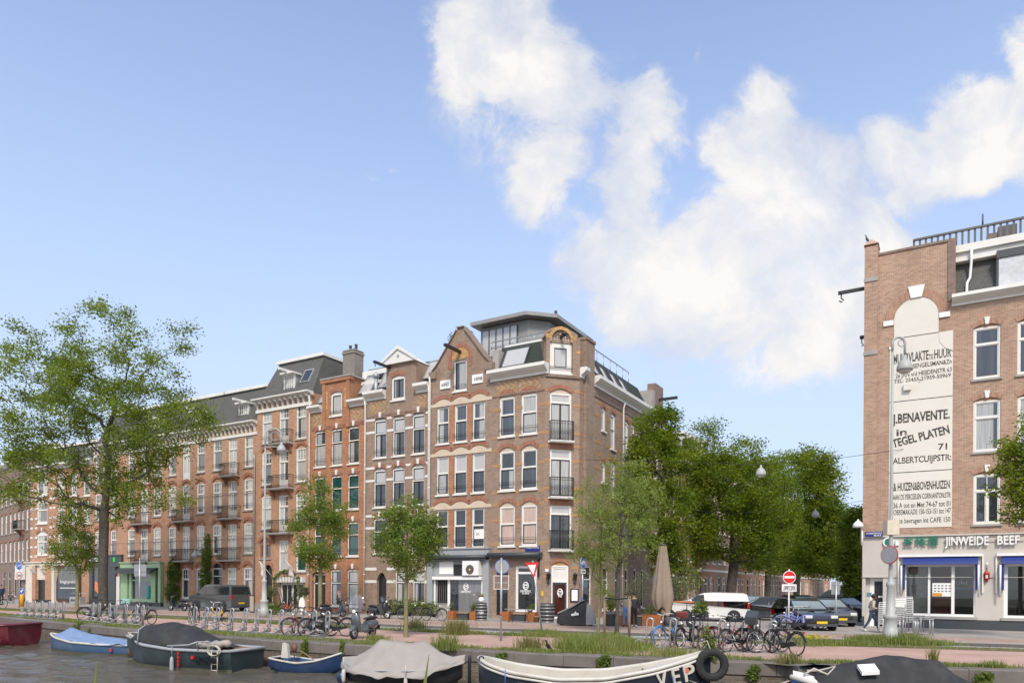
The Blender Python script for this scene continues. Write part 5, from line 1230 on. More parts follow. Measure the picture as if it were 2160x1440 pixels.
  ao = F.put(a_, 'awning'); q = MB(whitec); q.box(x0-.3, -.2, zt_-.04, x1+.3, -.0, zt_+.08)
  for xx in (x0-.16, x1+.12): q.tube([(xx, -.42, zs1-.05), (xx, -.3, zs0+1.0)], .045, 5)
  q.box(x0-.34, -.1, zs0+1.2, x0-.28, .0, zt_); q.box(x1+.28, -.1, zs0+1.2, x1+.34, .0, zt_); q.build('awning_arm', ao)
  return o
 o1 = shop(sh0, sh1, 'a', 3); o2 = shop(s20, s21, 'b', 2)
 # restaurant room behind the glass
 room = MB(mat('room_wall', (.16, .135, .11), .9)); rx0, rx1 = sh0-1, W-.1; ztp = zs1+.3
 room.quad((rx0, 4.5, .0), (rx1, 4.5, .0), (rx1, 4.5, ztp), (rx0, 4.5, ztp)); room.quad((rx0, .22, ztp), (rx1, .22, ztp), (rx1, 4.5, ztp), (rx0, 4.5, ztp)); room.quad((rx0, .22, 0.03), (rx1, .22, .03), (rx1, 4.5, .03), (rx0, 4.5, .03)); room.quad((rx0, .3, 0), (rx0, 4.5, 0), (rx0, 4.5, ztp), (rx0, .3, ztp)); F.put(room, 'dining_room')
 q = MB(mat('menu_red', (.22, .02, .02), .6)); ww = sh1-sh0; q.box(sh0+ww*.40, 2.0, .1, sh0+ww*.66, 2.05, zs1-.1); q.box(sh0+ww*.15, 3, .5, sh0+ww*.3, 3.2, 2.6, mat('room_wood', (.2, .09, .05))); F.put(q, 'partition')
 q = MB(mat('room_curtain', (.36, .34, .31), .9)); q.box(sh0+ww*.06, .7, zs0+.1, sh0+ww*.32, .75, zs1-.15); F.put(q, 'inner_blind')
 q = MB(mat('menu_yellow', (.42, .33, .05))); q.box(s20+1.6, 3.2, 1.2, s20+2.4, 3.25, 2.7); F.put(q, 'wall_poster')
 nb = mat('neon_blue', (.05, .3, .5), .5); q = MB(nb); q.box(sh0+ww*.73, 1.6, zs0+1.35, sh0+ww*.95, 1.63, zs0+1.47); o = F.put(q, 'menu_board'); text('cilet', .34, whitec, 'menu_lettering', o, (sh0+ww*.74, 1.59, zs0+1.62), width=ww*.17)
 # notice taped to the glass
 q = MB(whitec); nx, nz = sh0+ww*.49, Z(1985, 1257); q.box(nx-.28, .09, nz, nx+.62, .10, nz+.68); o = F.put(q, 'notice'); q = MB(mat('notice_orange', (.7, .3, .03))); q.box(nx-.27, .085, nz+.01, nx+.15, .089, nz+.17); q.build('notice_strip', o)
 q = MB(mat('print_grey', (.08, .08, .08)))
 for i in range(5):
  for j in range(3): q.box(nx-.2+.16*i, .085, nz+.24+.14*j, nx-.11+.16*i, .089, nz+.29+.14*j)
 q.build('notice_print', o)
 # shop letters
 zl0, zl1 = Z(2040, 1149), Z(2040, 1131)
 tx = lambda s, a_, b_, m_, b=.02: text(s, (zl1-zl0)/.70, m_, 'shop_lettering', root, tuple(F.L(X(a_, 1140), -.14, zl0)), 0, width=X(b_, 1140)-X(a_, 1140), depth=.04, bold=b)
 tx('JINWEIDE', 1995, 2087, whitec); tx('BEEF', 2102, 2149, whitec)
 gm = mat('sign_green', (.01, .17, .10), .5)
 zl0, zl1 = Z(1945, 1152), Z(1945, 1131)
 for i, ch in enumerate('金味德'): text(ch, (zl1-zl0)*1.05, gm, 'shop_lettering', root, tuple(F.L(X(1905+26*i, 1140), -.12, zl0+.07)), 0, width=X(1927+26*i, 1140)-X(1905+26*i, 1140), depth=.03, bold=.015)
 q = MB(stone)
 q.box(X(1991, 1140), -.03, zl0+.15, X(2160, 1140), -.001, zl0+.22); q.box(X(1991, 1140), -.03, zl0+.42, X(2160, 1140), -.001, zl0+.49); F.put(q, 'sign_rail')
 q = MB(whitec); q.disc((X(1875, 1143), -.12, Z(1875, 1143)), .27, .1, None, 20); o = F.put(q, 'round_sign'); q = MB(gm); q.disc((X(1875, 1143), -.13, Z(1875, 1143)), .2, .009, None, 18); q.box(X(1875, 1143)+.0, -.135, Z(1875, 1143)+.05, X(1875, 1143)+.2, -.131, Z(1875, 1143)+.15, mat('flag_red', (.5, .02, .02))); q.build('emblem', o)
 q = MB(whitec); q.box(X(1889, 1145), -.1, Z(1892, 1150), X(1896, 1145), -.0, Z(1892, 1140)); F.put(q, 'sign_box')
 q = MB(mat('street_sign_blue', (.012, .02, .18), .4)); sx, sz = X(1844, 1126), Z(1844, 1126); q.box(sx-.42, -.17, sz-.13, sx+.42, -.121, sz+.13); o = F.put(q, 'street_name_sign'); text('HOBBEMAKADE', .14, whitec, 'sign_lettering', o, (sx-.37, -.175, sz-.01), width=.74); marks(o, whitec, 'sign_lettering', sx, -.175, sz-.11, .34, .07, 7)
 q = MB(mat('tile_blue', (.1, .2, .3))); q.box(.2, .28, Z(1826, 1257), .42, .299, Z(1826, 1249)); F.put(q, 'house_number')
 # roof of the plaster base
 # white wall bracket lamp at the corner
 q = MB(whitec); lx, lz = -.12, Z(1818, 1108); q.tube([(-.05, -.1, lz-1.0), (-.05, -.15, lz-.1), (-.15, -.3, lz+.05)], .04, 6); q.rod((-.02, -.1, Z(1820, 1150)), (-.02, -.1, lz-.3), .05, 6); q.lathe([(.27, -.12), (.26, .02), (.17, .16), (.06, .24), (.03, .32)], 12, None, (-.2, -.35, lz)); F.put(q, 'wall_lamp')
 return F, sh0, sh1, zs0, s20
RF, SH0, SH1, ZS0, S20 = right_house()
# ================================================================== TREES AND PLANTS
bark = mat('bark', (.060, .052, .043), .9, scale=7, amt=.4, bump=.6, dirt=((.16, .15, .11), .5))
bark2 = mat('bark_mossy', (.20, .18, .085), .9, scale=9, amt=.3, bump=.5, dirt=((.10, .09, .07), .6))
lf_elm = leafmat('elm_leaf', (0.160, 0.213, 0.029), (0.282, 0.347, 0.052), (0.116, 0.163, 0.029), 0.48)
lf_small = leafmat('young_leaf', (0.153, 0.218, 0.039), (0.270, 0.351, 0.070), (0.111, 0.158, 0.030), 0.48)
lf_dark = leafmat('dark_leaf', (0.068, 0.123, 0.011), (0.141, 0.212, 0.017), (0.233, 0.268, 0.017), 0.45)
lf_pale = leafmat('pale_leaf', (0.243, 0.301, 0.080), (0.359, 0.415, 0.132), (0.164, 0.211, 0.063), 0.50)
lf_lime = leafmat('lime_leaf', (.16, .22, .015), (.24, .30, .03), (.10, .16, .015), .4)
lf_olive = leafmat('olive_leaf', (.15, .165, .09), (.22, .235, .14), (.10, .12, .06), .3)
lf_ivy = leafmat('ivy_leaf', (0.072, 0.117, 0.023), (0.143, 0.208, 0.039), (0.208, 0.247, 0.052), 0.44999999999999996)
lf_grass = leafmat('grass_blade', (0.144, 0.194, 0.044), (0.250, 0.306, 0.081), (0.275, 0.269, 0.112), 0.44999999999999996)
lf_dry = leafmat('dry_grass', (0.220, 0.209, 0.083), (0.308, 0.275, 0.121), (0.143, 0.165, 0.050), 0.44999999999999996)
lf_flower = leafmat('white_blossom', (.6, .58, .5), (.75, .73, .66), (.5, .5, .4), .3)
lf_yellow = leafmat('yellow_blossom', (.55, .42, .02), (.65, .52, .04), (.2, .25, .03), .3)
def quads(name, V, m, parent=None, loc=(0, 0, 0)):
 """V: n x 4 x 3 array of quads -> one mesh"""
 n = len(V); me = bpy.data.meshes.new(name); me.vertices.add(n*4); me.vertices.foreach_set('co', V.reshape(-1).astype(np.float32))
 me.loops.add(n*4); me.loops.foreach_set('vertex_index', np.arange(n*4, dtype=np.int32)); me.polygons.add(n)
 me.polygons.foreach_set('loop_start', np.arange(0, n*4, 4, dtype=np.int32)); me.materials.append(m); me.update(calc_edges=True)
 return link(name, me, parent, loc)
def leafquads(P, size, rng, droop=.0, ar=.55, upb=.5):
 n = len(P); d = rng.normal(size=(n, 3)); d[:, 2] = d[:, 2]*.6-droop; d /= np.linalg.norm(d, axis=1)[:, None]
 nr = rng.normal(size=(n, 3)); nr[:, 2] += upb*2; s = np.cross(d, nr); s /= (np.linalg.norm(s, axis=1)[:, None]+1e-9)
 L_ = (size*rng.uniform(.45, 1.5, n))[:, None]; wv = s*L_*ar*.5
 a = P-d*L_*.5; c = P+d*L_*.5; m = P-d*L_*.05
 return np.stack([a, m+wv, c, m-wv], 1)
def skeleton(base, fork, pts, trunk_r, bf=.35, lead=None, rng=None):
 """branches: points joined to the trunk by a balanced spanning tree; returns nodes, parents, radii"""
 nodes = [np.array([0, 0, 0.]), np.array([fork[0]*.3, fork[1]*.3, fork[2]*.5]), np.array(fork)]; par = [-1, 0, 1]; pl = [0, 0, 0.]
 for q in (lead or []): nodes.append(np.array(q)); par.append(len(nodes)-2); pl.append(pl[-1]+np.linalg.norm(nodes[-1]-nodes[-2])*.8)
 pts = np.array(pts); n = len(pts); used = np.zeros(n, bool)
 st = 2
 best = np.full(n, 1e9); bi = np.zeros(n, int)
 def upd(j):
  d = np.linalg.norm(pts-nodes[j], axis=1)*(1+.5*np.clip((nodes[j][2]-pts[:, 2])/(np.linalg.norm(pts-nodes[j], axis=1)+1e-6), -.3, 1))+bf*pl[j]
  m = d < best; best[m] = d[m]; bi[m] = j
 for j in range(st, len(nodes)): upd(j)
 for _ in range(n):
  c = np.where(used, 1e9, best); i = int(np.argmin(c)); used[i] = True
  nodes.append(pts[i]); par.append(int(bi[i])); pl.append(pl[bi[i]]+np.linalg.norm(pts[i]-nodes[bi[i]])); upd(len(nodes)-1)
 N_ = len(nodes); kids = [0]*N_; acc = np.zeros(N_)
 for i in range(N_-1, 0, -1):
  if acc[i] == 0: acc[i] = 1
  acc[par[i]] += acc[i]; kids[par[i]] += 1
 r = acc**(1/1.7); r = r/r[0]*trunk_r
 return nodes, par, np.maximum(r, .008), kids
def limbs(mb, nodes, par, r, rng, m, wob=.07):
 for i in range(1, len(nodes)):
  a, b = nodes[par[i]], nodes[i]; L_ = np.linalg.norm(b-a)
  ra = min(r[par[i]], r[i]*1.35); n = 3 if L_ > .8 else 2; wq = wob if i > 3 else .012
  pts = [a+(b-a)*k/n+(rng.normal(size=3)*wq*L_*.5 if 0 < k < n else 0) for k in range(n+1)]
  rs = [ra+(r[i]-ra)*k/n for k in range(n+1)]
  if par[i] == 0: rs[0] = r[0]*1.25;
  mb.tube([tuple(p) for p in pts], rs, 7 if r[i] > .08 else (5 if r[i] > .03 else 4), m, cap=False)
def tree(name, label, base, blobs, Y, trunk_r, fork, nb, nl, leaf, m, seed, bk=None, spread=.45, bf=.35, lead=None, group=None, cat='tree', ar=.55, droop=0, flat=.65, inner=.35, tw=1.0):
 rng = np.random.default_rng(seed); base = Vector(base); root = thing(name, label, cat, base, 0, group)
 C_ = []
 for (px, py, rx, ry) in blobs: c = at(px, py, Y)-base; k = Y/FPX; C_.append((np.array(c), np.array([rx*k, rx*k*.95, ry*k])))
 vol = np.array([r.prod() for _, r in C_]); vol = vol/vol.sum(); pts = []
 for (c, r), v in zip(C_, vol):
  n = max(4, int(nb*v)); d = rng.normal(size=(n, 3)); d /= np.linalg.norm(d, axis=1)[:, None]; pts.append(c+d*r*(rng.uniform(inner, 1, n)**.6)[:, None])
 pts = np.concatenate(pts); pts = pts[pts[:, 2] > fork[2]*.75]
 nodes, par, rad, kids = skeleton(base, fork, pts, trunk_r, bf, lead, rng)
 mb = MB(bk or bark); limbs(mb, nodes, par, rad, rng, None); mb.build('trunk', root, fix=False)
 st = 3+len(lead or []); tips = np.array(nodes[st:]); pp = np.array([nodes[par[i]] for i in range(st, len(nodes))])
 wgt = np.array([1.0 if kids[i] == 0 else .55 for i in range(st, len(nodes))])*rng.uniform(.35, 1.6, len(tips))**tw; wgt /= wgt.sum()
 idx = rng.choice(len(tips), nl, p=wgt); t = rng.uniform(0, .55, nl)**1.5
 P = tips[idx]*(1-t[:, None])+pp[idx]*t[:, None]+np.clip(rng.normal(size=(nl, 3)), -2.2, 2.2)*np.array([spread, spread, spread*flat])
 quads('crown', leafquads(P, leaf, rng, droop, ar), m, root)
 return root
def ground_z(x, y): return 0.0
# the big elm on the far kerb
eb = gp(217, 1291); EY = eb.y
tree('elm_tree', 'tall old elm with a dark trunk and airy spreading crown at the left', eb, [(215, 905, 175, 150), (225, 755, 115, 125), (330, 800, 90, 120), (95, 850, 120, 130), (85, 1010, 130, 75), (365, 905, 95, 85), (330, 1030, 105, 60), (225, 1075, 95, 55), (140, 760, 80, 95), (20, 960, 70, 110), (400, 880, 65, 50), (380, 720, 40, 55), (45, 720, 45, 40), (228, 655, 28, 35)],
  EY, .31, (.05, 0, 6.9), 560, 66000, .165, lf_elm, 11, spread=.38, bf=.22, lead=[(.3, 0, 9.5), (.2, .1, 12.5)], inner=.2, tw=1.6)
def gtree(label, px, py, *a, **k):
 b = gp(px, py); return tree('young_tree', label, b, a[0], b.y, *a[1:], group='young street trees along the quay', **k)
gtree('small young tree left of the old elm trunk', 163, 1289, [(155, 1150, 52, 45), (150, 1110, 32, 40), (178, 1180, 30, 30), (128, 1185, 30, 22)], .12, (0, 0, 2.9), 120, 10000, .125, lf_small, 21, bk=bark2, spread=.28)
gtree('young tree with a narrow crown in front of the orange brick house', 675, 1300, [(672, 1125, 60, 70), (668, 1060, 35, 60), (700, 1085, 35, 45), (640, 1100, 30, 45), (672, 1180, 40, 30), (715, 1110, 25, 40)], .13, (0, 0, 2.9), 170, 15000, .125, lf_small, 22, bk=bark2, spread=.27, lead=[(.1, 0, 5), (.1, 0, 7)])
gtree('bushy young tree beside the parked grey scooter', 856, 1343, [(860, 1140, 68, 60), (830, 1100, 35, 45), (895, 1100, 35, 45), (860, 1075, 40, 35), (815, 1150, 28, 35), (912, 1150, 25, 40), (858, 1195, 35, 25)], .085, (0, 0, 2.1), 190, 14000, .098, lf_small, 23, bk=bark2, spread=.19, lead=[(.0, 0, 3.2), (.0, 0, 4.2)])
wb = gp(1262, 1333)
gtree('thin pale tree with drooping loose leaves and a mossy yellow stem', 1262, 1333, [(1262, 1130, 52, 90), (1240, 1060, 35, 60), (1225, 1180, 28, 40), (1270, 1230, 25, 55), (1250, 1290, 18, 25)], .06, (.05, 0, 2.2), 140, 8000, .10, lf_pale, 24, bk=bark2, spread=.20, droop=.5, ar=.38, lead=[(.1, 0, 3.6), (.1, 0, 4.8)])
gtree('pale tree with a grey stem tied between two wooden stakes', 1301, 1336, [(1310, 1090, 75, 85), (1350, 1060, 50, 60), (1300, 1010, 40, 50), (1365, 1130, 40, 45), (1290, 1160, 40, 40), (1330, 985, 25, 35)], .09, (.05, 0, 2.6), 210, 14000, .10, lf_pale, 25, bk=bark, spread=.20, droop=.5, ar=.38, lead=[(.15, 0, 4.2), (.2, 0, 5.6)])
# dark hornbeams in the side street
def stree(label, s, o, blobs, tr, fork, nb, nl, leaf, m, seed, P=None, **k):
 p = (P or CS.pl).pt(s); q = Vector((p.x+LP.d.x*o, p.y+LP.d.y*o, 0)); return tree('street_tree', label, q, blobs, q.y, tr, fork, nb, nl, leaf, m, seed, group='dark trees along the side street', **k)
stree('dense dark tree beside the corner house, nearest in the side street', 6.0, 3.2, [(1385, 990, 62, 90), (1375, 920, 48, 60), (1395, 895, 40, 40), (1400, 1090, 65, 75), (1420, 1175, 45, 30), (1350, 1010, 35, 60), (1430, 950, 40, 60), (1400, 1150, 45, 35)], .24, (0, 0, 3.3), 280, 42000, .155, lf_dark, 31, spread=.33, lead=[(0, 0, 6), (0, 0, 9)], inner=.5)
stree('dark tree with a thick forked trunk behind the white van', 24.6, 3.0, [(1500, 1020, 85, 80), (1560, 1040, 90, 85), (1480, 930, 42, 62), (1512, 935, 36, 55), (1440, 1030, 60, 75), (1450, 950, 45, 60), (1570, 955, 40, 45), (1620, 1090, 65, 65), (1530, 1130, 95, 50), (1460, 1125, 55, 50), (1590, 1160, 60, 40), (1470, 1175, 45, 25)], .42, (.3, 0, 4.2), 360, 60000, .20, lf_dark, 32, spread=.48, inner=.5, lead=[(.3, 0, 8)])
stree('dark tree with a slender trunk left of the no entry sign', 40.0, 3.0, [(1605, 1030, 65, 75), (1575, 975, 35, 50), (1625, 985, 35, 50), (1650, 1060, 50, 60), (1600, 1125, 75, 65), (1660, 1145, 55, 60), (1620, 1190, 55, 30)], .30, (.2, 0, 4.6), 240, 34000, .23, lf_dark, 33, spread=.55, inner=.5)
stree('tall dark tree behind the no entry sign', 58.0, 3.0, [(1690, 1040, 60, 80), (1690, 975, 40, 35), (1660, 1000, 35, 50), (1715, 1010, 40, 55), (1700, 1120, 70, 65), (1680, 1185, 65, 45), (1730, 1200, 40, 35)], .42, (.2, 0, 5.0), 230, 32000, .26, lf_dark, 34, spread=.65, inner=.5)
stree('dark round tree on the right side of the side street', 27, 13.0, [(1735, 1045, 42, 70), (1745, 1100, 42, 70), (1725, 985, 30, 40), (1740, 1170, 50, 50), (1700, 1160, 40, 45)], .30, (.2, 0, 4.2), 210, 30000, .20, lf_dark, 35, spread=.46, inner=.5)
stree('lime green tree against the plaster corner of the restaurant', 16.5, 16.1, [(1800, 1130, 24, 55), (1795, 1190, 28, 45), (1805, 1240, 22, 35), (1812, 1090, 16, 30)], .14, (.0, 0, 2.2), 120, 8000, .22, lf_lime, 36, spread=.30, inner=.3)
stree('dark tree far back where the side street ends', 95, 8, [(1770, 1180, 45, 50), (1735, 1160, 40, 45), (1800, 1170, 40, 50), (1790, 1120, 30, 40)], .4, (.2, 0, 6), 150, 12000, .5, lf_dark, 37, spread=.9, inner=.4)
# tree whose branches reach in from the right edge
rb = gp(2225, 1352); tree('young_tree', 'leafy tree reaching in from the right frame edge over the restaurant wall', rb, [(2150, 990, 55, 75), (2190, 950, 70, 90), (2125, 1030, 32, 45), (2140, 930, 32, 40), (2220, 1020, 80, 90), (2140, 1085, 28, 30), (2180, 1080, 50, 40)], rb.y, .11, (0, 0, 3.2), 230, 14000, .12, lf_dark, 41, spread=.19, group='young street trees along the quay', lead=[(0, 0, 4.6)])
# ---- shrubs, climbers, planters' greens ---------------------------------------------------
def bush(name, label, loc, blobs, n, leaf, m, seed, cat='shrub', group=None, stem=True, extra=None, ar=.55):
 """low plant: a few stems and leaf masses; blobs are (x, y, z, rx, ry, rz) in metres about its foot"""
 rng = np.random.default_rng(seed); root = thing(name, label, cat, loc, 0, group); P = []; mb = MB(bark)
 tot = sum(b[3]*b[4]*b[5] for b in blobs)
 for b in blobs:
  k = int(n*b[3]*b[4]*b[5]/tot)+4; d = rng.normal(size=(k, 3)); d /= np.linalg.norm(d, axis=1)[:, None]; lump = 1+.25*np.sin(d[:, :1]*7+b[0]*9)*np.sin(d[:, 2:]*6)
  P.append(np.array(b[:3])+d*np.array(b[3:])*(rng.uniform(.1, 1, k)**.45)[:, None]*lump)
  if stem: mb.tube([(b[0]*.2, b[1]*.2, 0), (b[0]*.7, b[1]*.7, b[2]*.6), (b[0], b[1], b[2])], [.03, .02, .008], 5)
 if stem: mb.build('stem', root)
 P = np.concatenate(P); quads('leaves', leafquads(P, leaf, rng, 0, ar), m, root)
 if extra: k = rng.choice(len(P), extra[0]); quads('flowers', leafquads(P[k]*1.03, extra[1], rng, 0, 1.0), extra[2], root)
 return root
def fpt(F, px, py=1240, o=.6): x = F.x(px, py); v = F.root.matrix_world @ F.L(x, -o, 0); return v
bpy.context.view_layer.update()
bush('climbing_plant', 'dark green climber grown into a column beside the arched door of the brick house', fpt(FB, 375, 1240, .5), [(0, 0, 1.3, .62, .4, 1.2), (.1, 0, 2.7, .6, .4, .9), (0, 0, 3.6, .4, .3, .5)], 3600, .15, lf_ivy, 51, 'climber')
bush('climbing_plant', 'green climber on the facade above the dark grey van', fpt(FC, 437.5, 1240, .35), [(.1, 0, 2.2, .5, .3, 1.8), (.2, 0, 4.2, .5, .3, 1.1), (.25, 0, 5.6, .3, .2, .5)], 3400, .15, lf_ivy, 52, 'climber')
bush('hedge', 'low clipped green hedge under the windows of the banded house', fpt(CF, 890, 1285, .7), [(-1.6, .9, .55, .9, .35, .6), (-.6, .35, .6, .8, .35, .6), (.4, -.2, .55, .8, .35, .55), (1.1, -.6, .5, .5, .3, .5)], 4200, .10, lf_ivy, 53, 'hedge')
ol = gp(1445, 1309)
bush('olive_shrub', 'grey green olive shrub behind the white van and parasol', ol+Vector((0, 3, 0)), [(0, 0, 2.2, 1.3, 1, .9), (.6, 0, 1.4, 1.0, .8, .9), (-.7, 0, 1.5, .9, .8, .8)], 5200, .10, lf_olive, 54, ar=.3)
bush('flowering_shrub', 'dark shrub with white blossom hanging over the side street', ol+Vector((.2, 4.6, 0)), [(-.4, 0, 3.2, 1.2, 1, 1.0), (.5, 0, 3.4, .9, .8, .8), (1.3, 0, 2.6, .8, .7, .9), (0, 0, 1.6, 1.0, .8, 1.4)], 5200, .14, lf_dark, 55, extra=(340, .15, lf_flower))
bush('olive_shrub', 'grey green shrub at the terrace wall left of the parasol', gp(1352, 1309)+Vector((0, 1.6, 0)), [(0, 0, 1.8, .8, .6, .9), (-.4, 0, 1.2, .6, .6, .8), (.4, 0, 2.5, .5, .5, .6)], 3200, .10, lf_olive, 56, ar=.3)
bush('rooftop_plant', 'wispy plant growing from the gable top', CF.pl.pt(CF.x(950, 720), 0)+Vector((.2, 1.0, CF.z(950, 736))), [(0, 0, .7, .35, .35, .5), (.25, 0, 1.3, .3, .3, .5), (-.2, 0, 1.1, .25, .25, .35)], 420, .13, lf_olive, 57, 'plant', ar=.4)
# ---- grass ------------------------------------------------------------------
def blades(P, h, rng, lean=.35, wd=.012):
 n = len(P); hh = h*rng.uniform(.5, 1.25, n); a = rng.uniform(0, 2*PI, n); d = np.stack([np.cos(a), np.sin(a), 0*a], 1); s = np.stack([-np.sin(a), np.cos(a), 0*a], 1)
 ln = (lean*hh*rng.uniform(.1, 1, n))[:, None]; w = (wd*rng.uniform(.7, 1.4, n))[:, None]; up = np.array([0, 0, 1.0])
 m = P+d*ln*.35+up*(hh*.6)[:, None]; t = P+d*ln+up*hh[:, None]
 q1 = np.stack([P-s*w, P+s*w, m+s*w*.8, m-s*w*.8], 1); q2 = np.stack([m-s*w*.8, m+s*w*.8, t+s*w*.1, t-s*w*.1], 1)
 return np.concatenate([q1, q2])
def between(A, B, n, rng, f0=0.0, f1=1.0, dens=None, x0=-60, x1=45):
 A = np.array([(p.x, p.y) for p in A]); B = np.array([(p.x, p.y) for p in B]); xs = rng.uniform(x0, x1, n*4)
 if dens: xs = xs[rng.uniform(size=len(xs)) < np.array([dens(v) for v in xs])]
 xs = xs[:n]; ya = np.interp(xs, A[:, 0], A[:, 1]); yb = np.interp(xs, B[:, 0], B[:, 1]); f = rng.uniform(f0, f1, len(xs)); return np.stack([xs, ya+(yb-ya)*f, 0*xs], 1)
def grass():
 rng = np.random.default_rng(5); out = []
 patch = lambda v: .25+.75*(math.sin(v*1.3)+math.sin(v*.57+2)+math.sin(v*3.1)*.5 > .1)
 out.append(blades(between(off(QUAY, .42), B1, 13000, rng, -.02, .65, patch, -34, 16), .11, rng, .6, .010))
 out.append(blades(between(B2, B3, 18000, rng, .05, 1.0, patch, -48, 3), .13, rng, .6, .012)); out.append(blades(between(B2, B3, 7000, rng, .1, .7, patch, 3, 30), .07, rng, .6, .01))
 out.append(blades(between(off(QUAY, .2), off(QUAY, .5), 2600, rng, 0, 1, lambda v: .9*(math.sin(v*2.3)+math.sin(v*.9) > .9), -30, 14), .12, rng, .6, .01))
 tag(quads('short_grass', np.concatenate(out), lf_grass), kind='stuff')
 # tall seeding grass around the thin trees and the racks
 c = [gp(1200, 1370), gp(1240, 1366), gp(1290, 1362), gp(1335, 1366), gp(1420, 1380), gp(1490, 1388)]
 P = []
 for i, p in enumerate(c):
  n = (1100, 2600, 2800, 1300, 400, 250)[i]; q = np.array(p)+rng.normal(size=(n, 3))*np.array([.36, (.7, 1.2, 1.2, .8, .35, .3)[i], 0]); P.append(q)
 P = np.concatenate(P); qy = np.interp(P[:, 0], [p.x for p in QUAY], [p.y for p in QUAY]); P = P[P[:, 1] > qy+.55]; cw_ = gp(1155, 1372); P = P[np.hypot(P[:, 0]-cw_.x, (P[:, 1]-cw_.y)*.5) > .5]; k = P[:, 0] < 4.0
 tag(quads('tall_grass', np.concatenate([blades(P[k], .36, rng, .7, .009), blades(P[~k], .22, rng, .5, .01)]), lf_grass), kind='stuff')
 # clumps on the verge: by the lamp post, the dandelions, dry tufts
 def clump(px, py, n, rx, ry, h): return blades(np.array(gp(px, py))+rng.normal(size=(n, 3))*np.array([rx, ry, 0]), h, rng, .5, .012)
 tag(quads('verge_grass', np.concatenate([clump(1842, 1357, 2200, .40, .28, .30), clump(1905, 1357, 1900, .36, .28, .34), clump(1800, 1360, 900, .4, .2, .18), clump(1955, 1360, 900, .5, .2, .2), clump(1150, 1340, 1500, .6, .3, .16), clump(1700, 1360, 1500, .6, .3, .22)]), lf_grass), kind='stuff')
 P = np.array(gp(1702, 1357))+rng.normal(size=(420, 3))*np.array([.42, .3, .04])+np.array([0, 0, .26]); tag(quads('dandelions', leafquads(P, .06, rng, 0, 1), lf_yellow), kind='stuff')
grass()
def tuft(label, px, py, n, r, h, m, seed, z=0.0, name='grass_tuft', group='grass tufts on the quay'):
 rng = np.random.default_rng(seed); p = gp(px, py, z); P = rng.normal(size=(n, 3))*np.array([r, r*.6, 0]); o = quads(name, blades(P, h, rng, .6, .009), m, None, p); tag(o, label, 'grass tuft', group); return o
tuft('dry tall grass tuft on the verge left of the round sign post', 966, 1338, 520, .28, .62, lf_dry, 61)
tuft('grass tuft at the quay edge left of the bushy young tree', 795, 1350, 260, .25, .22, lf_grass, 62)
tuft('reedy tuft on the quay edge behind the beige boat cover', 942, 1370, 300, .22, .48, lf_grass, 63)
tuft('dry weed tuft behind the bushy young tree', 874, 1327, 300, .3, .5, lf_dry, 64)
tuft('grass tuft on the coping between beige boat and crow', 1118, 1370, 360, .2, .42, lf_dry, 65)
tuft('tall weed on the quay above the black boat cover', 1968, 1399, 110, .07, .42, lf_dry, 66)
tuft('small weed on the coping right of the black boat cover', 2095, 1408, 200, .16, .2, lf_grass, 67)
tuft('green tuft on the verge at the foot of the leaning yield sign', 1143, 1338, 420, .35, .26, lf_grass, 68)
tuft('thin weed in front of the right bicycle rack, left of the orange path', 1662, 1398, 160, .2, .3, lf_dry, 69)
def wallplant(label, px, py, w, h, n, seed, m=lf_ivy):
 # hangs on the quay wall face
 u, v = uv(px, py); best = min(range(len(QUAY)-1), key=lambda i: abs(QUAY[i].x/QUAY[i].y-u)); Yq = QUAY[best].y-.12; p = at(px, py, Yq)
 return bush('wall_plant', label, p, [(0, 0, 0, w, .16, h), (w*.4, 0, h*.5, w*.6, .14, h*.5), (-w*.3, 0, -h*.4, w*.6, .14, h*.6)], n, .075, m, seed, 'plant', 'plants rooted in the quay wall', stem=False)
wallplant('round green bush growing from the quay wall above the navy boat', 1274, 1398, .24, .26, 900, 71)
wallplant('leafy plant on the brick quay wall right of the tyre', 1590, 1418, .2, .24, 700, 72)
wallplant('trailing green plant over the quay wall by the blue rowing boat', 641, 1370, .14, .45, 420, 73)
wallplant('green tuft hanging on the wall above the bow of the beige covered boat', 722, 1368, .12, .3, 300, 74)
wallplant('plant hanging from the coping above the blue tarp boat', 165, 1322, .3, .3, 420, 75)
wallplant('small plant on the wall above the stern of the navy boat', 1060, 1383, .22, .14, 380, 76)
wallplant('green plant behind the right end of the black boat cover', 2076, 1432, .25, .2, 500, 77)
wallplant('weed on the wall above the dark green boat bow', 190, 1335, .16, .3, 300, 78)
tall = bush('climbing_weed', 'leafy weed climbing over the bicycle rack behind the tyre', gp(1497, 1393), [(0, 0, .35, .22, .15, .35), (-.1, 0, .75, .16, .12, .3), (.12, 0, .2, .2, .15, .25)], 700, .08, lf_ivy, 79, 'plant')
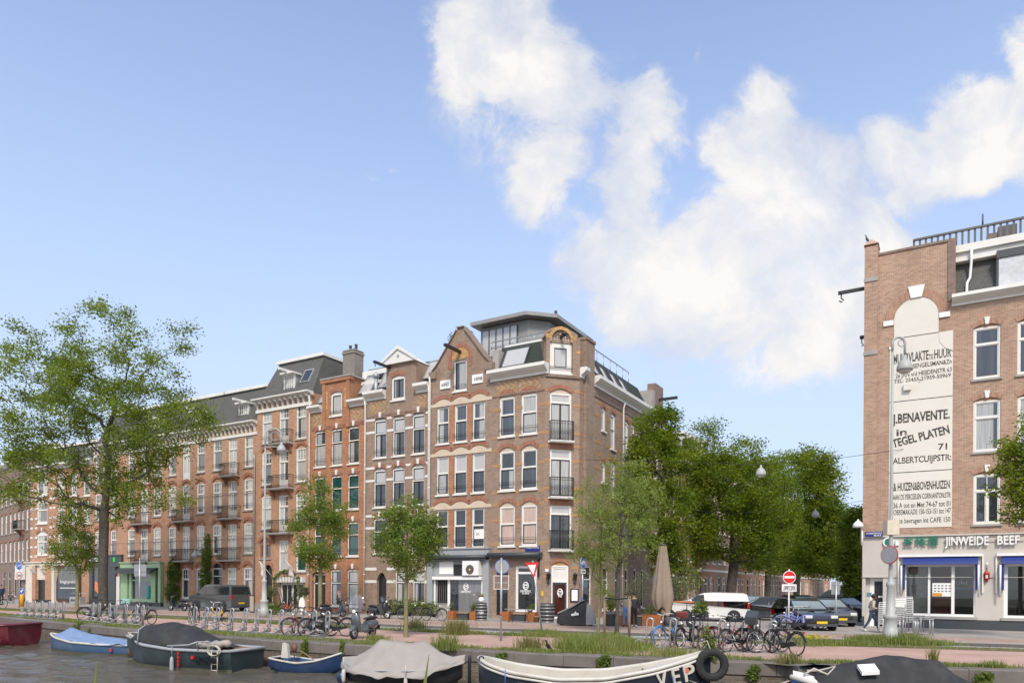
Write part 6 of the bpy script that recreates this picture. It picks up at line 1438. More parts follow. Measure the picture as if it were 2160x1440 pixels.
# blurred reed leaves at the near bank
def reed(label, px, py, Y, h, lx, seed):
 tip = at(px, py, Y); b = Vector((tip.x-lx, Y+.05, WZ)); mb = MB(lf_grass); pts = [b, b.lerp(tip, .5)+Vector((-lx*.25, 0, .25)), b.lerp(tip, .8)+Vector((-lx*.1, 0, .12)), tip]
 for i in range(3):
  w0, w1 = (.022, .026, .02, .001)[i], (.022, .026, .02, .001)[i+1]; a, c = pts[i], pts[i+1]
  mb.hexa([a+Vector((-w0, 0, 0)), a+Vector((w0, 0, 0)), a+Vector((w0, .004, 0)), a+Vector((-w0, .004, 0)), c+Vector((-w1, 0, 0)), c+Vector((w1, 0, 0)), c+Vector((w1, .004, 0)), c+Vector((-w1, .004, 0))])
 tag(mb.build('reed_leaf'), label, 'reed', 'reed leaves in front of the camera')
reed('broad reed leaf in front of the beige boat cover', 905, 1378, 4.2, 2, .18, 1)
reed('thin reed leaf in front of the dark water at the left', 205, 1392, 4.6, 2, .14, 2)
# ================================================================== BOATS
paint = lambda n, c, r=.35, **k: mat(n, c, r, scale=2.5, amt=.12, **k)
navy = paint('navy_hull', (.012, .016, .026), .35, dirt=((.10, .10, .09), .3)); dgreen = paint('dark_green_hull', (.020, .032, .036), .35, dirt=((.12, .12, .10), .35)); bblue = paint('blue_hull', (.05, .10, .185), .4, dirt=((.12, .14, .15), .5))
rblue = paint('rowing_blue', (.012, .032, .085), .35, dirt=((.05, .07, .1), .5)); maroon = paint('maroon_hull', (.11, .012, .022), .35, dirt=((.25, .16, .15), .3)); hwhite = paint('boat_white', (.50, .475, .42), .5, dirt=((.24, .20, .14), .75))
cockpit = paint('boat_cream', (.47, .44, .37), .6, dirt=((.28, .23, .15), .7))
algae = mat('waterline_slime', (.06, .06, .035), .7, scale=6, amt=.4)
tarpblue = mat('blue_tarp', (.16, .235, .37), .55, scale=3, amt=.15, bump=.4); canvas = mat('beige_canvas', (.29, .265, .235), .85, scale=2.2, amt=.10, bump=.35, dirt=((.30, .28, .24), .35))
blackcanvas = mat('black_canvas', (.024, .024, .025), .8, scale=3, amt=.35, bump=.3, dirt=((.075, .072, .065), .4)); rope = mat('rope', (.45, .41, .34), .9, scale=30, amt=.25); teak = mat('teak', (.27, .16, .09), .6, scale=10, amt=.25)
def frame2(a, b):      # boat axis from a (stern) to b (bow), both at the waterline
 d = (b-a); return d.length, math.atan2(d.y, d.x)
def hull(root, st, outm, inm, railm, n=26, thick=.07, rail=.05, floor=.2, slime=True):
 """st: stations (x, half beam, sheer height, bottom height) interpolated smoothly from stern to bow"""
 A = np.array(st); xs = np.linspace(A[0, 0], A[-1, 0], n)
 def f(i):
  k = np.interp(xs, A[:, 0], A[:, i]); k2 = k.copy(); k2[1:-1] = (k[:-2]+2*k[1:-1]+k[2:])/4; return k2
 hb, sh, ke = f(1), f(2), f(3); secs = []; ins = []
 for x, b, s, k in zip(xs, hb, sh, ke):
  prof = [(1.0, 1.0), (.985, .72), (.95, .45), (.86, .2), (.6, .05), (0, 0)]
  L_ = [(x, -b*p, k+(s-k)*q) for p, q in prof]; secs.append(L_+[(x, -y, z) for (_, y, z) in L_[-2::-1]])
  bi = max(.005, b-thick); fl = min(s-.02, floor)
  Li = [(x, -bi, s), (x, -bi*.97, (s+fl)/2), (x, -bi*.9, fl), (x, 0, fl)]; ins.append(Li+[(a, -y, z) for (a, y, z) in Li[-2::-1]])
 mb = MB(outm); mb.smooth = True; mb.loft(secs, outm, caps=True)
 mb.loft(ins, inm, caps=False)
 rim = MB(railm)
 for s_ in (0, -1):
  for i in range(n-1): a, b, c, d = secs[i][s_], secs[i+1][s_], ins[i+1][s_], ins[i][s_]; rim.quad(a, b, c, d)
 mb.build('hull', root, fix=False)
 loop = [tuple(s[0]) for s in secs]+[tuple(s[-1]) for s in secs[::-1]]
 rim.tube([(p[0], p[1]*1.0, p[2]) for p in loop], rail, 6, None, True); rim.build('gunwale', root, fix=False)
 if slime:
  q = MB(algae); pts = []
  for s in secs:
   z0 = .06; a = [p for p in s[:6]]; y = np.interp(z0, [p[2] for p in a[::-1]], [p[1] for p in a[::-1]]); pts.append((s[0][0], y-.004))
  for i in range(len(pts)-1):
   for sg in (1, -1): q.quad((pts[i][0], pts[i][1]*sg, -.05), (pts[i+1][0], pts[i+1][1]*sg, -.05), (pts[i+1][0], pts[i+1][1]*sg, .07), (pts[i][0], pts[i][1]*sg, .07))
  q.build('waterline_band', root, fix=False)
 return xs, hb, sh, secs
def cover(root, name, rows, m, seed=1, wr=.02, cols=15, nx=34):
 """rows: (x, half width, edge height, ridge height, roundness) along the boat -> draped sheet with wrinkles"""
 A = np.array([r[:5] for r in rows]); rng = np.random.default_rng(seed); xs = np.linspace(A[0, 0], A[-1, 0], nx); F_ = [np.interp(xs, A[:, 0], A[:, i]) for i in range(1, 5)]
 ph = rng.uniform(0, 6, 6); secs = []
 for i, x in enumerate(xs):
  hw, e, rd, q = (f[i] for f in F_); S = []
  for j in range(cols):
   t = -1+2*j/(cols-1); a = abs(t); z = rd-(rd-e)*(a**q); y = t*hw
   wv = wr*(math.sin(x*5.1+ph[0]+t*4)+.7*math.sin(x*9.3+ph[1]-t*6)+.6*math.sin(x*2.3+t*9+ph[2]))*(.35+.65*a)
   if j in (0, cols-1): z -= .03*abs(math.sin(x*7+ph[3]))
   S.append((x, y+wv*.4*t, z+wv))
  secs.append(S)
 mb = MB(m); mb.smooth = True; mb.loft(secs, m, caps=False)
 # hanging skirt
 for s_ in (0, -1):
  pass
 o = mb.build(name, root, fix=True)
 md = o.modifiers.new('thickness', 'SOLIDIFY'); md.thickness = .012; md.offset = -1
 return o, secs
def boat(name, label, pl, pr, wl, wr, beam, cat='boat'):
 """local x runs from the left end to the right end as seen from the canal, -y is the near side"""
 a, b = gp(pl, wl, WZ), gp(pr, wr, WZ); d = (b-a).normalized(); nrm = Vector((-d.y, d.x, 0))
 a += nrm*beam*.42; b += nrm*beam*.42
 gap = min((q.y-np.interp(q.x, [p.x for p in QUAY], [p.y for p in QUAY]))*-abs(d.x) for q in (a, b, (a+b)/2)); need = beam/2+.16
 if gap < need: a -= nrm*(need-gap); b -= nrm*(need-gap)
 Ln, an = frame2(a, b); return thing(name, label, cat, a, an, 'boats moored along the quay'), Ln
def fender(root, x, y, z, m, r=.11, h=.45):
 mb = MB(m); mb.lathe([(.02, -h/2), (r*.8, -h*.42), (r, -h*.2), (r, h*.2), (r*.8, h*.42), (.02, h/2)], 10, None, (x, y, z)); mb.rod((x, y, z+h/2), (x, y, z+h/2+.35), .014, 4); mb.build('fender', root)
def blue_boat():
 r, L_ = boat('motor_boat', 'small blue boat under a sagging light blue tarp', 84, 276, 1372, 1383, 1.4)
 hull(r, [(0, .03, .72, .1), (L_*.04, .16, .68, 0), (L_*.15, .42, .58, -.1), (L_*.4, .74, .46, -.14), (L_*.7, .72, .42, -.14), (L_, .55, .42, -.12)], bblue, teak, hwhite)
 cover(r, 'tarp', [(L_*.08, .26, .66, .68, 1.2), (L_*.20, .5, .56, .98, .9), (L_*.23, .58, .54, 1.0, .9), (L_*.45, .74, .48, .78, 1.0), (L_*.75, .76, .44, .62, 1.1), (L_*1.03, .62, .46, .62, 1.3)], tarpblue, 3, .032)
 mb = MB(zinc); x = L_+.05; mb.hexa([(x, -.14, .42), (x+.3, -.14, .36), (x+.3, .14, .36), (x, .14, .42), (x-.05, -.1, .80), (x+.22, -.1, .86), (x+.22, .1, .86), (x-.05, .1, .80)]); mb.box(x+.1, -.05, -.3, x+.22, .05, .38, darkgrey); mb.build('outboard_motor', r)
 q = MB(paint('red_sticker', (.5, .04, .03))); q.box(L_*.82, -.71, .17, L_*.82+.1, -.665, .3); q.build('sticker', r)
def green_boat():
 r, L_ = boat('motor_boat', 'dark green open launch with a black canvas cover and a ladder at its stern', 326, 560, 1391, 1406, 2.2)
 hull(r, [(-L_*.07, .03, .97, .55), (L_*.0, .13, .92, .1), (L_*.1, .45, .84, -.15), (L_*.25, .86, .76, -.25), (L_*.55, 1.08, .68, -.3), (L_*.9, .95, .68, -.3), (L_, .80, .70, -.25)], dgreen, teak, grey, rail=.06)
 cover(r, 'canvas_cover', [(L_*.045, .36, .88, .92, 2), (L_*.065, .44, .86, 1.22, 2.8), (L_*.15, .66, .82, 1.40, 2.8), (L_*.26, .86, .76, 1.50, 2.6), (L_*.38, .98, .73, 1.54, 2.6), (L_*.50, 1.0, .72, 1.42, 2.4), (L_*.68, .95, .72, 1.06, 2.2), (L_*.82, .75, .72, .74, 2)], blackcanvas, 5, .028, 21, 46)
 q = MB(grey); q.tube([(L_*.21, -.86, .75), (L_*.21, -.80, 1.28), (L_*.21, -.42, 1.50)], .022, 5); q.tube([(L_*.78, -1.05, .70), (L_*.78, -1.08, 1.0), (L_*.88, -1.05, 1.0)], .02, 5); q.tube([(L_*.78, -1.08, .98), (L_*.7, -1.06, .86), (L_*.53, -1.1, .80)], .03, 6); q.build('stay_pole', r)
 q = MB(hwhite); q.tube([(L_*.04, -.22, .9), (L_*.0, -.3, 1.12), (L_*.02, .3, 1.12), (L_*.04, .22, .9)], .02, 5); q.tube([(L_*.10, -.45, .86), (L_*.0, -.2, 1.08), (L_*.0, .2, 1.08), (L_*.1, .45, .86)], .03, 5); q.build('bow_rail', r)
 q = MB(canvas); n = 14; q.tube([(L_*(.74+.27*i/n), -.90+.07*math.sin(i), .84+.03*math.sin(i*1.7)+.12*i/n) for i in range(n+1)], [.06]+[.12+.02*math.sin(i*2.2) for i in range(n-1)]+[.07], 9); q.build('rolled_tarp', r)
 q = MB(hwhite); xl = L_*.91
 for dx in (-.13, .13): q.rod((xl+dx, -1.02, -.05), (xl+dx, -1.02, .74), .02, 5)
 for z in (.05, .26, .47): q.rod((xl-.13, -1.02, z), (xl+.13, -1.02, z), .018, 5)
 q.build('boarding_ladder', r)
 q = MB(rope)
 for k in range(3): q.tube([(xl+.05+.26*math.cos(t)-.02*k, -1.06-.02*k, .72+.17*math.sin(t)) for t in [i*PI/7 for i in range(14)]], .016, 4, None, True)
 q.build('rope_coil', r)
 text('MOKUM 61', .30, mat('hull_black_lettering', (.006, .008, .01), .5), 'hull_lettering', r, (L_*.76, -1.055, .28), -.02, depth=.02, width=L_*.225, bold=.01)
 q = MB(paint('red_marks', (.5, .02, .02)))
 for k in range(4): q.box(L_*.615, -1.10, .12+.13*k, L_*.615+.06, -1.04, .22+.13*k)
 q.box(L_*.725, -1.075, .40, L_*.725+.12, -1.03, .50); q.build('red_mark', r); fender(r, L_*.58, -1.15, .1, grey, .07, .7)
def row_boat():
 r, L_ = boat('rowing_boat', 'small navy blue rowing dinghy with white gunwale', 614, 732, 1413, 1418, 1.2)
 hull(r, [(-.25, .45, .50, .1), (L_*.1, .56, .45, -.08), (L_*.4, .60, .38, -.12), (L_*.7, .48, .46, -.1), (L_*.9, .22, .60, 0), (L_*1.02, .03, .70, .2)], rblue, paint('dinghy_inside', (.05, .10, .2)), hwhite, rail=.035, floor=.1)
 q = MB(teak); q.box(L_*.35, -.52, .27, L_*.35+.22, .52, .30); q.box(L_*.05, -.48, .30, L_*.05+.25, .48, .33); q.build('thwart', r)
 q = MB(hwhite); q.prism([(L_*.02, .5), (L_*.02+.28, .5), (L_*.02+.22, .95), (L_*.02+.06, 1.0)], -.2, -.06); q.build('white_bag', r)
 q = MB(mat('brown_rag', (.14, .06, .04))); q.sphere((L_*.17, .1, .82), (.12, .1, .16), None, 8, 6); q.rod((L_*.17, .1, .4), (L_*.17, .1, .8), .02); q.build('float', r)
 q = MB(teak); q.rod((L_*.3, .0, .75), (L_*.65, -.2, .42), .02, 5); q.build('oar', r)
def beige_boat():
 r, L_ = boat('sloop', 'black sloop under a peaked beige canvas cover', 764, 984, 1427, 1434, 2.0)
 hull(r, [(-.2, .05, .62, .2), (L_*.05, .48, .50, -.1), (L_*.3, .86, .44, -.25), (L_*.65, .88, .46, -.25), (L_*.9, .56, .58, -.1), (L_*1.03, .05, .74, .2)], black, teak, grey, rail=.025)
 cover(r, 'canvas_cover', [(-.26, .16, .46, .72, 1.2), (L_*.06, .72, .38, .76, 1.0), (L_*.2, 1.02, .32, 1.08, .85), (L_*.28, 1.08, .30, 1.30, .8), (L_*.44, 1.1, .30, 1.26, .82), (L_*.58, 1.1, .30, 1.22, .82), (L_*.70, 1.06, .32, 1.27, .8), (L_*.84, .90, .42, .94, .95), (L_*.94, .62, .52, .84, 1.1), (L_*1.06, .16, .66, .88, 1.2)], canvas, 8, .038, 25, 60)
 fender(r, L_*.03, -.75, .25, hwhite, .06, .4); fender(r, L_*.62, -1.05, .05, hwhite, .06, .5)
 q = MB(rblue); q.sphere((-.15, -.3, .15), (.16, .16, .2), None, 9, 7); q.build('buoy', r)
def navy_boat():
 r, L_ = boat('sloop', 'large navy steel sloop with worn cream gunwale and a truck tyre on its bow', 1004, 1508, 1478, 1492, 2.0)
 r.location.z -= .12
 xs, hb, sh, secs = hull(r, [(-.06, .12, 1.16, .5), (.05, .42, 1.12, .2), (L_*.05, .68, 1.03, -.1), (L_*.15, .92, .88, -.3), (L_*.35, 1.02, .74, -.35), (L_*.55, .98, .78, -.35), (L_*.75, .75, 1.0, -.3), (L_*.9, .40, 1.24, -.1), (L_*1.0, .06, 1.45, .4)], navy, cockpit, hwhite, 40, .16, .055, .15)
 # second lower rubbing strake in worn cream
 q = MB(hwhite); q.tube([(s[0][0], s[0][1]-.02, s[0][2]-.10) for s in secs], .035, 6); q.tube([(s[-1][0], s[-1][1]+.02, s[-1][2]-.10) for s in secs], .035, 6); q.build('rubbing_strake', r, fix=False)
 q = MB(cockpit); q.box(L_*.12, -.8, .35, L_*.12+.4, .8, .4); q.box(L_*.42, -.9, .35, L_*.42+.35, .9, .4); q.build('thwart', r)
 # fore deck
 q = MB(hwhite); n = 10; k = [s for s in secs if s[0][0] > L_*.70]
 q.loft([[(s[0][0], s[0][1]*.9, s[0][2]-.06), (s[0][0], 0, s[0][2]+.0), (s[-1][0], s[-1][1]*.9, s[-1][2]-.06)] for s in k], None, caps=False); q.build('fore_deck', r)
 # lettering on the bow: V E P with a red spot in the P
 yv = lambda x: -np.interp(x, xs, hb)
 lm = mat('cream_lettering', (.50, .46, .39), .6, scale=6, amt=.12)
 x0, x1 = L_*.77, L_*.93; ang = math.atan2(yv(x1)-yv(x0), x1-x0)
 z = .52
 for ch, t0, t1 in (('V', 0, .30), ('E', .38, .60), ('P', .68, 1.0)):
  xx = x0+(x1-x0)*t0; text(ch, .60, lm, 'bow_lettering', r, (xx, yv(xx)*.99-.05, z+.25*t0), ang, PI/2, width=(x1-x0)*(t1-t0), depth=.03, roll=.17, bold=.012)
 q = MB(paint('red_spot', (.55, .12, .08))); xx = x0+(x1-x0)*.84; q.disc((xx-.09, yv(xx)-.13, z+.47), .07, .05, None, 12); q.build('red_spot', r)
 for x, z_ in ((L_*.13, .42), (L_*.835, .30)): fender(r, x, yv(x)-.16, z_, paint('fender_blue', (.10, .22, .42)), .13, .4)
 q = MB(hwhite); q.disc((L_*.44, yv(L_*.44)-.03, .55), .06, .04, None, 10); q.build('mooring_eye', r)
 q = MB(black); q.tube([(.05+.06*math.cos(t), -.34, 1.16+.07*math.sin(t)) for t in [i*.6 for i in range(8)]], .02, 5); q.build('cleat', r)
 return r, L_, yv
def right_boat():
 r, L_ = boat('motor_boat', 'white and blue motor boat with a large black tarp', 1702, 2150, 1530, 1544, 2.1)
 r.location.z -= .30
 hull(r, [(-.1, .04, 1.24, .6), (.1, .28, 1.2, .3), (L_*.12, .68, 1.08, -.1), (L_*.3, .98, .98, -.3), (L_*.7, 1.05, .92, -.3), (L_, .95, .90, -.3)], paint('boat_blue', (.03, .12, .36)), cockpit, hwhite, 24, .1, .06, .3, False)
 q = MB(whitec); q.loft([[(x, -h, z), (x, 0, z+.12), (x, h, z)] for x, h, z in ((-.08, .04, 1.27), (.12, .28, 1.23), (L_*.12, .66, 1.10), (L_*.2, .8, 1.06))], None, caps=False); q.build('fore_deck', r)
 cover(r, 'canvas_cover', [(L_*.085, .56, 1.10, 1.20, 1.5), (L_*.12, .8, .82, 1.42, 1.2), (L_*.24, 1.02, .72, 1.56, 1.3), (L_*.36, 1.1, .66, 1.68, 1.2), (L_*.45, 1.12, .62, 1.80, 1.1), (L_*.58, 1.12, .60, 1.70, 1.2), (L_*.72, 1.12, .58, 1.66, 1.3), (L_*.80, 1.08, .56, 1.36, 1.4), (L_*.92, 1.0, .6, 1.05, 1.6), (L_*1.0, .9, .7, .95, 2)], blackcanvas, 12, .035, 25, 60)
 q = MB(whitec); x = L_*.285
 q.hexa([(x, -.62, 1.38), (x+.36, -.62, 1.41), (x+.36, -.30, 1.54), (x, -.30, 1.51), (x, -.63, 1.455), (x+.36, -.63, 1.485), (x+.36, -.31, 1.615), (x, -.31, 1.585)]); q.build('white_patch', r)
 q = MB(rope); q.tube([(.1, -.2, 1.32), (.35, -.1, 1.45), (.6, -.25, 1.34), (.8, -.1, 1.5), (.5, 0, 1.4), (.25, .1, 1.38)], .025, 5); q.tube([(.0, -.05, 1.22), (-1.2, .8, .6), (-2.2, 1.6, .9)], .015, 4); q.build('rope', r)
def barge():
 r, L_ = boat('barge', 'maroon steel barge hull cut off by the left frame edge', -230, 8, 1356, 1364, 2.6)
 hull(r, [(0, 1.1, .95, -.2), (L_*.5, 1.3, .92, -.3), (L_*.85, 1.25, .93, -.3), (L_*.97, 1.05, .96, -.2), (L_, .9, .98, -.1)], maroon, teak, maroon, 20, .1, .06)
 q = MB(maroon); q.box(L_*.3, -1.36, .28, L_*1.02, -1.2, .36); q.build('rubbing_strake', r); q = MB(chrome); q.sphere((L_*.9, -1.2, .70), .10); q.build('lamp', r); q = MB(hwhite); q.box(L_*.2, -1.0, .93, L_*.9, 1.0, 1.0, maroon); q.build('deck', r)
for f in (blue_boat, green_boat, row_boat, beige_boat, right_boat, barge): f()
NB, NBL, NBY = navy_boat()
bpy.context.view_layer.update()
def tyre():
 p = NB.matrix_world @ Vector((NBL*1.0, -.26, 1.12)); root = thing('truck_tyre', 'worn black truck tyre hung as a fender on the bow of the navy sloop', 'tyre', p, NB.rotation_euler.z+.1)
 mb = MB(rubber); Ro, Ri, w = .42, .23, .11; n = 40; secs = []
 for i in range(n):
  t = 2*PI*i/n; g = .012 if i % 2 else 0; prof = [(Ri, -w*.7), (Ri+.06, -w), (Ro-.07, -w), (Ro-g, -w*.7), (Ro-g, w*.7), (Ro-.07, w), (Ri+.06, w), (Ri, w*.7)]
  secs.append([(a*math.cos(t), b, a*math.sin(t)) for a, b in prof])
 secs.append(secs[0]); mb.loft(secs, None, close=True, caps=False, smooth=False); mb.build('casing', root); q = MB(rope); q.tube([(0, 0, .3), (-.1, .1, .6), (-.3, .2, .5)], .015, 5); q.build('lashing', root)
tyre()
def pole(label, px, pt, pb, Y, m, r=.07):
 p = at(px, pb, Y); t = at(px, pt, Y); mb = MB(m); mb.lathe([(r, 0), (r, t.z-WZ+.6-.06), (r*.7, t.z-WZ+.6)], 10); tag(mb.build('mooring_post', None, (p.x, Y, WZ-.6)), label, 'mooring post', 'mooring posts in the canal')
pole('black wooden mooring post between the blue and dark green boats', 277, 1366, 1400, 28.6, black, .12); pole('thin steel mooring post left of the navy sloop stern', 990, 1381, 1470, 21.6, black, .05)
# ================================================================== WHEELS, BICYCLES, SCOOTERS, CARS
rimm = mat('wheel_rim', (.35, .35, .36), .3, .7, scale=10, amt=.15); spokem = mat('spoke', (.30, .30, .31), .35, .6)
def bike_wheel(parent, x, r=.34, tyre=rubber, rim=rimm):
 q = MB(tyre); q.tube([(r*math.cos(t), 0, r*math.sin(t)) for t in [i*PI/14 for i in range(28)]], .019, 6, None, True); o = q.build('wheel', parent, (x, 0, r+.018))
 q = MB(rim); q.tube([((r-.028)*math.cos(t), 0, (r-.028)*math.sin(t)) for t in [i*PI/14 for i in range(28)]], .011, 5, None, True); q.rod((0, -.05, 0), (0, .05, 0), .022, 6); q.build('rim', o)
 q = MB(spokem)
 for i in range(14): t = i*2*PI/14; q.rod((0, .025*(-1)**i, 0), ((r-.03)*math.cos(t), 0, (r-.03)*math.sin(t)), .0035, 3)
 q.build('spokes', o)
def bike(label, loc, rz, frame, style='omafiets', tyre=rubber, mg=black, lean=.06, bar=black, extra=None, group='bicycles parked along the quay'):
 """front wheel at +x, rear at -x; foot of the thing is midway between the wheels"""
 r = thing('bicycle', label, 'bicycle', loc, rz, group); r.rotation_euler = (lean, 0, rz); wb = 1.1; h = wb/2
 bike_wheel(r, h, tyre=tyre); bike_wheel(r, -h, tyre=rubber)
 q = MB(frame); bb = (-.08, 0, .28); st = (-.22, 0, .80); hd = (h-.22, 0, .86); hl = (h-.17, 0, .62); ax = (-h, 0, .358)
 if style == 'omafiets':
  q.tube([hl, (.15, 0, .45), bb], .022, 6); q.tube([(h-.2, 0, .74), (.12, 0, .58), (-.16, 0, .52)], .018, 6)
 else:
  q.rod(hl, bb, .022, 6); q.rod(hd, (st[0]+.03, 0, .78), .018, 6)
 q.rod(bb, st, .019, 6); q.rod(hl, hd, .024, 6)
 for s in (-.05, .05): q.rod(bb, (ax[0], s, ax[2]), .012, 5); q.rod((st[0]+.02, s*.3, .72), (ax[0], s, ax[2]), .011, 5); q.tube([(hl[0], s*.6, hl[2]), (h-.08, s, .5), (h, s, .358)], .013, 5)
 q.build('frame', r)
 q = MB(mg)
 for x in (h, -h):
  a0, a1 = (.3, 2.6) if x > 0 else (.25, 2.9)
  q.tube([(x+.385*math.cos(t), 0, .358+.385*math.sin(t)) for t in [a0+(a1-a0)*i/9 for i in range(10)]], .022, 4)
 q.build('mudguard', r)
 q = MB(black); q.prism([(-.62, .33), (-.05, .20), (.05, .22), (.05, .36), (-.05, .38), (-.6, .39)], .055, .085); q.rod((-.08, -.1, .28), (-.08, .12, .28), .02, 6); q.rod((-.08, .11, .28), (.05, .11, .17), .012, 5); q.rod((-.08, -.1, .28), (-.2, -.1, .39), .012, 5); q.box(.0, .10, .15, .1, .2, .18); q.box(-.25, -.2, .38, -.15, -.1, .41); q.build('crank', r)
 q = MB(black); q.rod(st, (-.25, 0, .94), .014, 5, chrome); q.hexa([(-.40, -.10, .94), (-.14, -.03, .95), (-.14, .03, .95), (-.40, .10, .94), (-.41, -.09, 1.0), (-.12, -.02, .98), (-.12, .02, .98), (-.41, .09, 1.0)]); q.build('saddle', r)
 q = MB(bar); hx = hd[0]-.03
 q.rod(hd, (hx, 0, 1.08), .013, 5)
 if style == 'omafiets': q.tube([(hx-.28, -.27, 1.10), (hx-.05, -.28, 1.14), (hx+.08, -.12, 1.12), (hx+.03, 0, 1.08), (hx+.08, .12, 1.12), (hx-.05, .28, 1.14), (hx-.28, .27, 1.10)], .012, 5)
 else: q.tube([(hx-.05, -.30, 1.10), (hx+.03, 0, 1.08), (hx-.05, .30, 1.10)], .012, 5)
 for s in (-1, 1): q.rod((hx-.16 if style == 'omafiets' else hx-.02, s*.27, 1.11), (hx-.28 if style == 'omafiets' else hx-.08, s*.28, 1.10), .017, 6, black)
 q.build('handlebar', r)
 q = MB(black); q.box(-.80, -.06, .735, -.32, .06, .75); q.rod((-.74, -.05, .74), (-h, -.06, .36), .007, 4); q.rod((-.74, .05, .74), (-h, .06, .36), .007, 4); q.build('rear_rack', r)
 q = MB(whitec); q.sphere((h-.13, 0, .86), (.04, .04, .04), None, 8, 6); q.build('headlight', r); q = MB(mat('rear_lamp', (.4, .01, .01), .3)); q.box(-.83, -.03, .68, -.80, .03, .73); q.build('rear_light', r)
 if extra == 'crate':
  q = MB(black); x0, x1, y0, y1, z0, z1 = h-.16, h+.24, -.22, .22, .98, 1.25
  q.box(x0, y0, z0, x1, y1, z0+.02)
  for k in range(4): z = z0+.02+.07*k; [q.box(*b) for b in ((x0, y0, z, x1, y0+.02, z+.045), (x0, y1-.02, z, x1, y1, z+.045), (x0, y0+.02, z, x0+.02, y1-.02, z+.045), (x1-.02, y0+.02, z, x1, y1-.02, z+.045))]
  for a in (x0, x1-.03):
   for b in (y0-.004, y1-.026): q.box(a, b, z0, a+.03, b+.03, z1)
  q.build('crate', r)
 if extra == 'bags':
  q = MB(frame)
  for s in (-.14, .07): q.box(-.84, s, .40, -.38, s+.07, .76)
  q.build('pannier', r)
 if extra == 'seatbag': q = MB(darkgrey); q.hexa([(-.62, -.16, .76), (-.3, -.16, .76), (-.3, .16, .76), (-.62, .16, .76), (-.68, -.18, 1.0), (-.34, -.18, 1.2), (-.34, .18, 1.2), (-.68, .18, 1.0)]); q.build('child_seat', r)
 if extra == 'teal': q = MB(mat('teal_crate', (.30, .52, .45))); q.box(h-.1, -.2, .95, h+.28, .2, 1.2); q.build('crate', r)
 return r
MAPB = lambda m: {}
QA = lambda px: None
def rack(label, hoops, py_bot, hgt=1.0, group='bicycle racks along the quay'):
 """row of high and low wheel holders on one ground rail; hoops: pixel columns of the hoops"""
 pts = [gp(x, y) for x, y in zip(hoops, py_bot)]; a, b = pts[0], pts[-1]; d = (b-a).normalized(); ang = math.atan2(d.y, d.x); root = thing('bicycle_rack', label, 'bicycle rack', a, ang, group); L_ = (b-a).length
 q = MB(galv); q.box(-.3, -.03, .0, L_+.4, .03, .035); q.box(-.3, -.65, .0, L_+.4, -.6, .03); q.build('ground_rail', root)
 if not hasattr(rack, 'c'): rack.c = {}
 if hgt not in rack.c:
  q = MB(galv); w = .1; pts2 = [(-w+.06, 0, .03), (-w+.02, 0, hgt*.5), (-w+.05, .0, hgt-.1)]+[(.0+.05+.1*math.cos(t)-.0, 0, hgt-.1+.1*math.sin(t)) for t in [PI-i*PI/6 for i in range(1, 6)]]+[(w+.05, 0, hgt-.1), (w+.0, 0, hgt*.5), (w-.04, 0, .03)]
  q.tube(pts2, .029, 6); A = q.mesh('hoop')
  q = MB(galv)
  def curl(x0, z0, s):
   for dy in (-.035, .035): q.tube([(x0, -.05+dy, z0), (x0+s*.12, -.18+dy, z0+.17), (x0+s*.26, -.30+dy, z0+.20), (x0+s*.40, -.42+dy, z0+.10), (x0+s*.46, -.50+dy, z0-.02)], .016, 4)
   q.rod((x0, 0, z0), (x0+s*.46, -.5, z0-.02), .015, 5)
  curl(.02, .42, 1); curl(-.02, .10, -1); B = q.mesh('wheel_holder'); rack.c[hgt] = (A, B)
 A, B = rack.c[hgt]
 for p in pts: x = (p-a).length; link('hoop', A, root, (x, 0, 0), 0); link('wheel_holder', B, root, (x, 0, 0), 0)
 return root
rack('empty galvanised bicycle rack at the far left by the yellow bollard', [57, 72, 88, 103, 118, 133], [1303, 1304, 1305, 1306, 1307, 1308], 1.0)
rack('galvanised bicycle rack at the left with dark bicycles and a teal crate', [196, 212, 230, 247, 265, 283, 301], [1311, 1312, 1314, 1315, 1317, 1319, 1320])
rack('longest galvanised bicycle rack, behind the stern of the dark green launch', [411, 433, 455, 480, 504, 529, 555, 581, 608, 634, 661, 690], [1327, 1328.5, 1330, 1332, 1334, 1335.5, 1337, 1338.5, 1340, 1341, 1342, 1343.5])
rack('nearest galvanised bicycle rack behind the truck tyre at the right', [1368, 1417, 1466, 1520, 1570, 1628], [1366, 1368, 1370, 1372, 1374, 1376])
# ================================================================== BICYCLES IN PLACE
bluefr = paint('blue_frame', (.24, .29, .62), .45); yelfr = paint('yellow_frame', (.62, .33, .03), .4); orfr = paint('orange_frame', (.62, .12, .015), .4); silfr = paint('silver_frame', (.34, .35, .36), .35, metal=.4); redfr = paint('red_frame', (.22, .03, .03), .45); whitebar = paint('white_tape', (.6, .6, .57), .5); bluetyre = paint('blue_tyre', (.06, .22, .52), .6); tan = paint('tan_rubber', (.34, .25, .17), .7)
def gb(px, py, up=0.0): p = gp(px, py); p.z = up; return p
bk_black = bike('black city bicycle parked far left of the hedge near the dark scooter', gb(831, 1304), R(150), black)
def more(label, loc, rz, like=None, lean=.06, mapping=None):
 o = dup(like or bk_black, loc, rz, label, lean=lean)
 if mapping: recolour(o, mapping)
 return o
more('black bicycle leaning on the hedge behind the bushy young tree trunk', gb(864, 1307), R(-28))
bk_sport = bike('slim black straight bar bicycle standing left of the rusty steel planter', gb(916, 1309), R(-30), black, 'sport')
bike('bright orange bicycle parked by the flower garland shop door', gb(607, 1297), R(150), orfr)
bk_sil = bike('silver city bicycle parked between the two dark scooters', gb(727, 1297), R(-60), silfr)
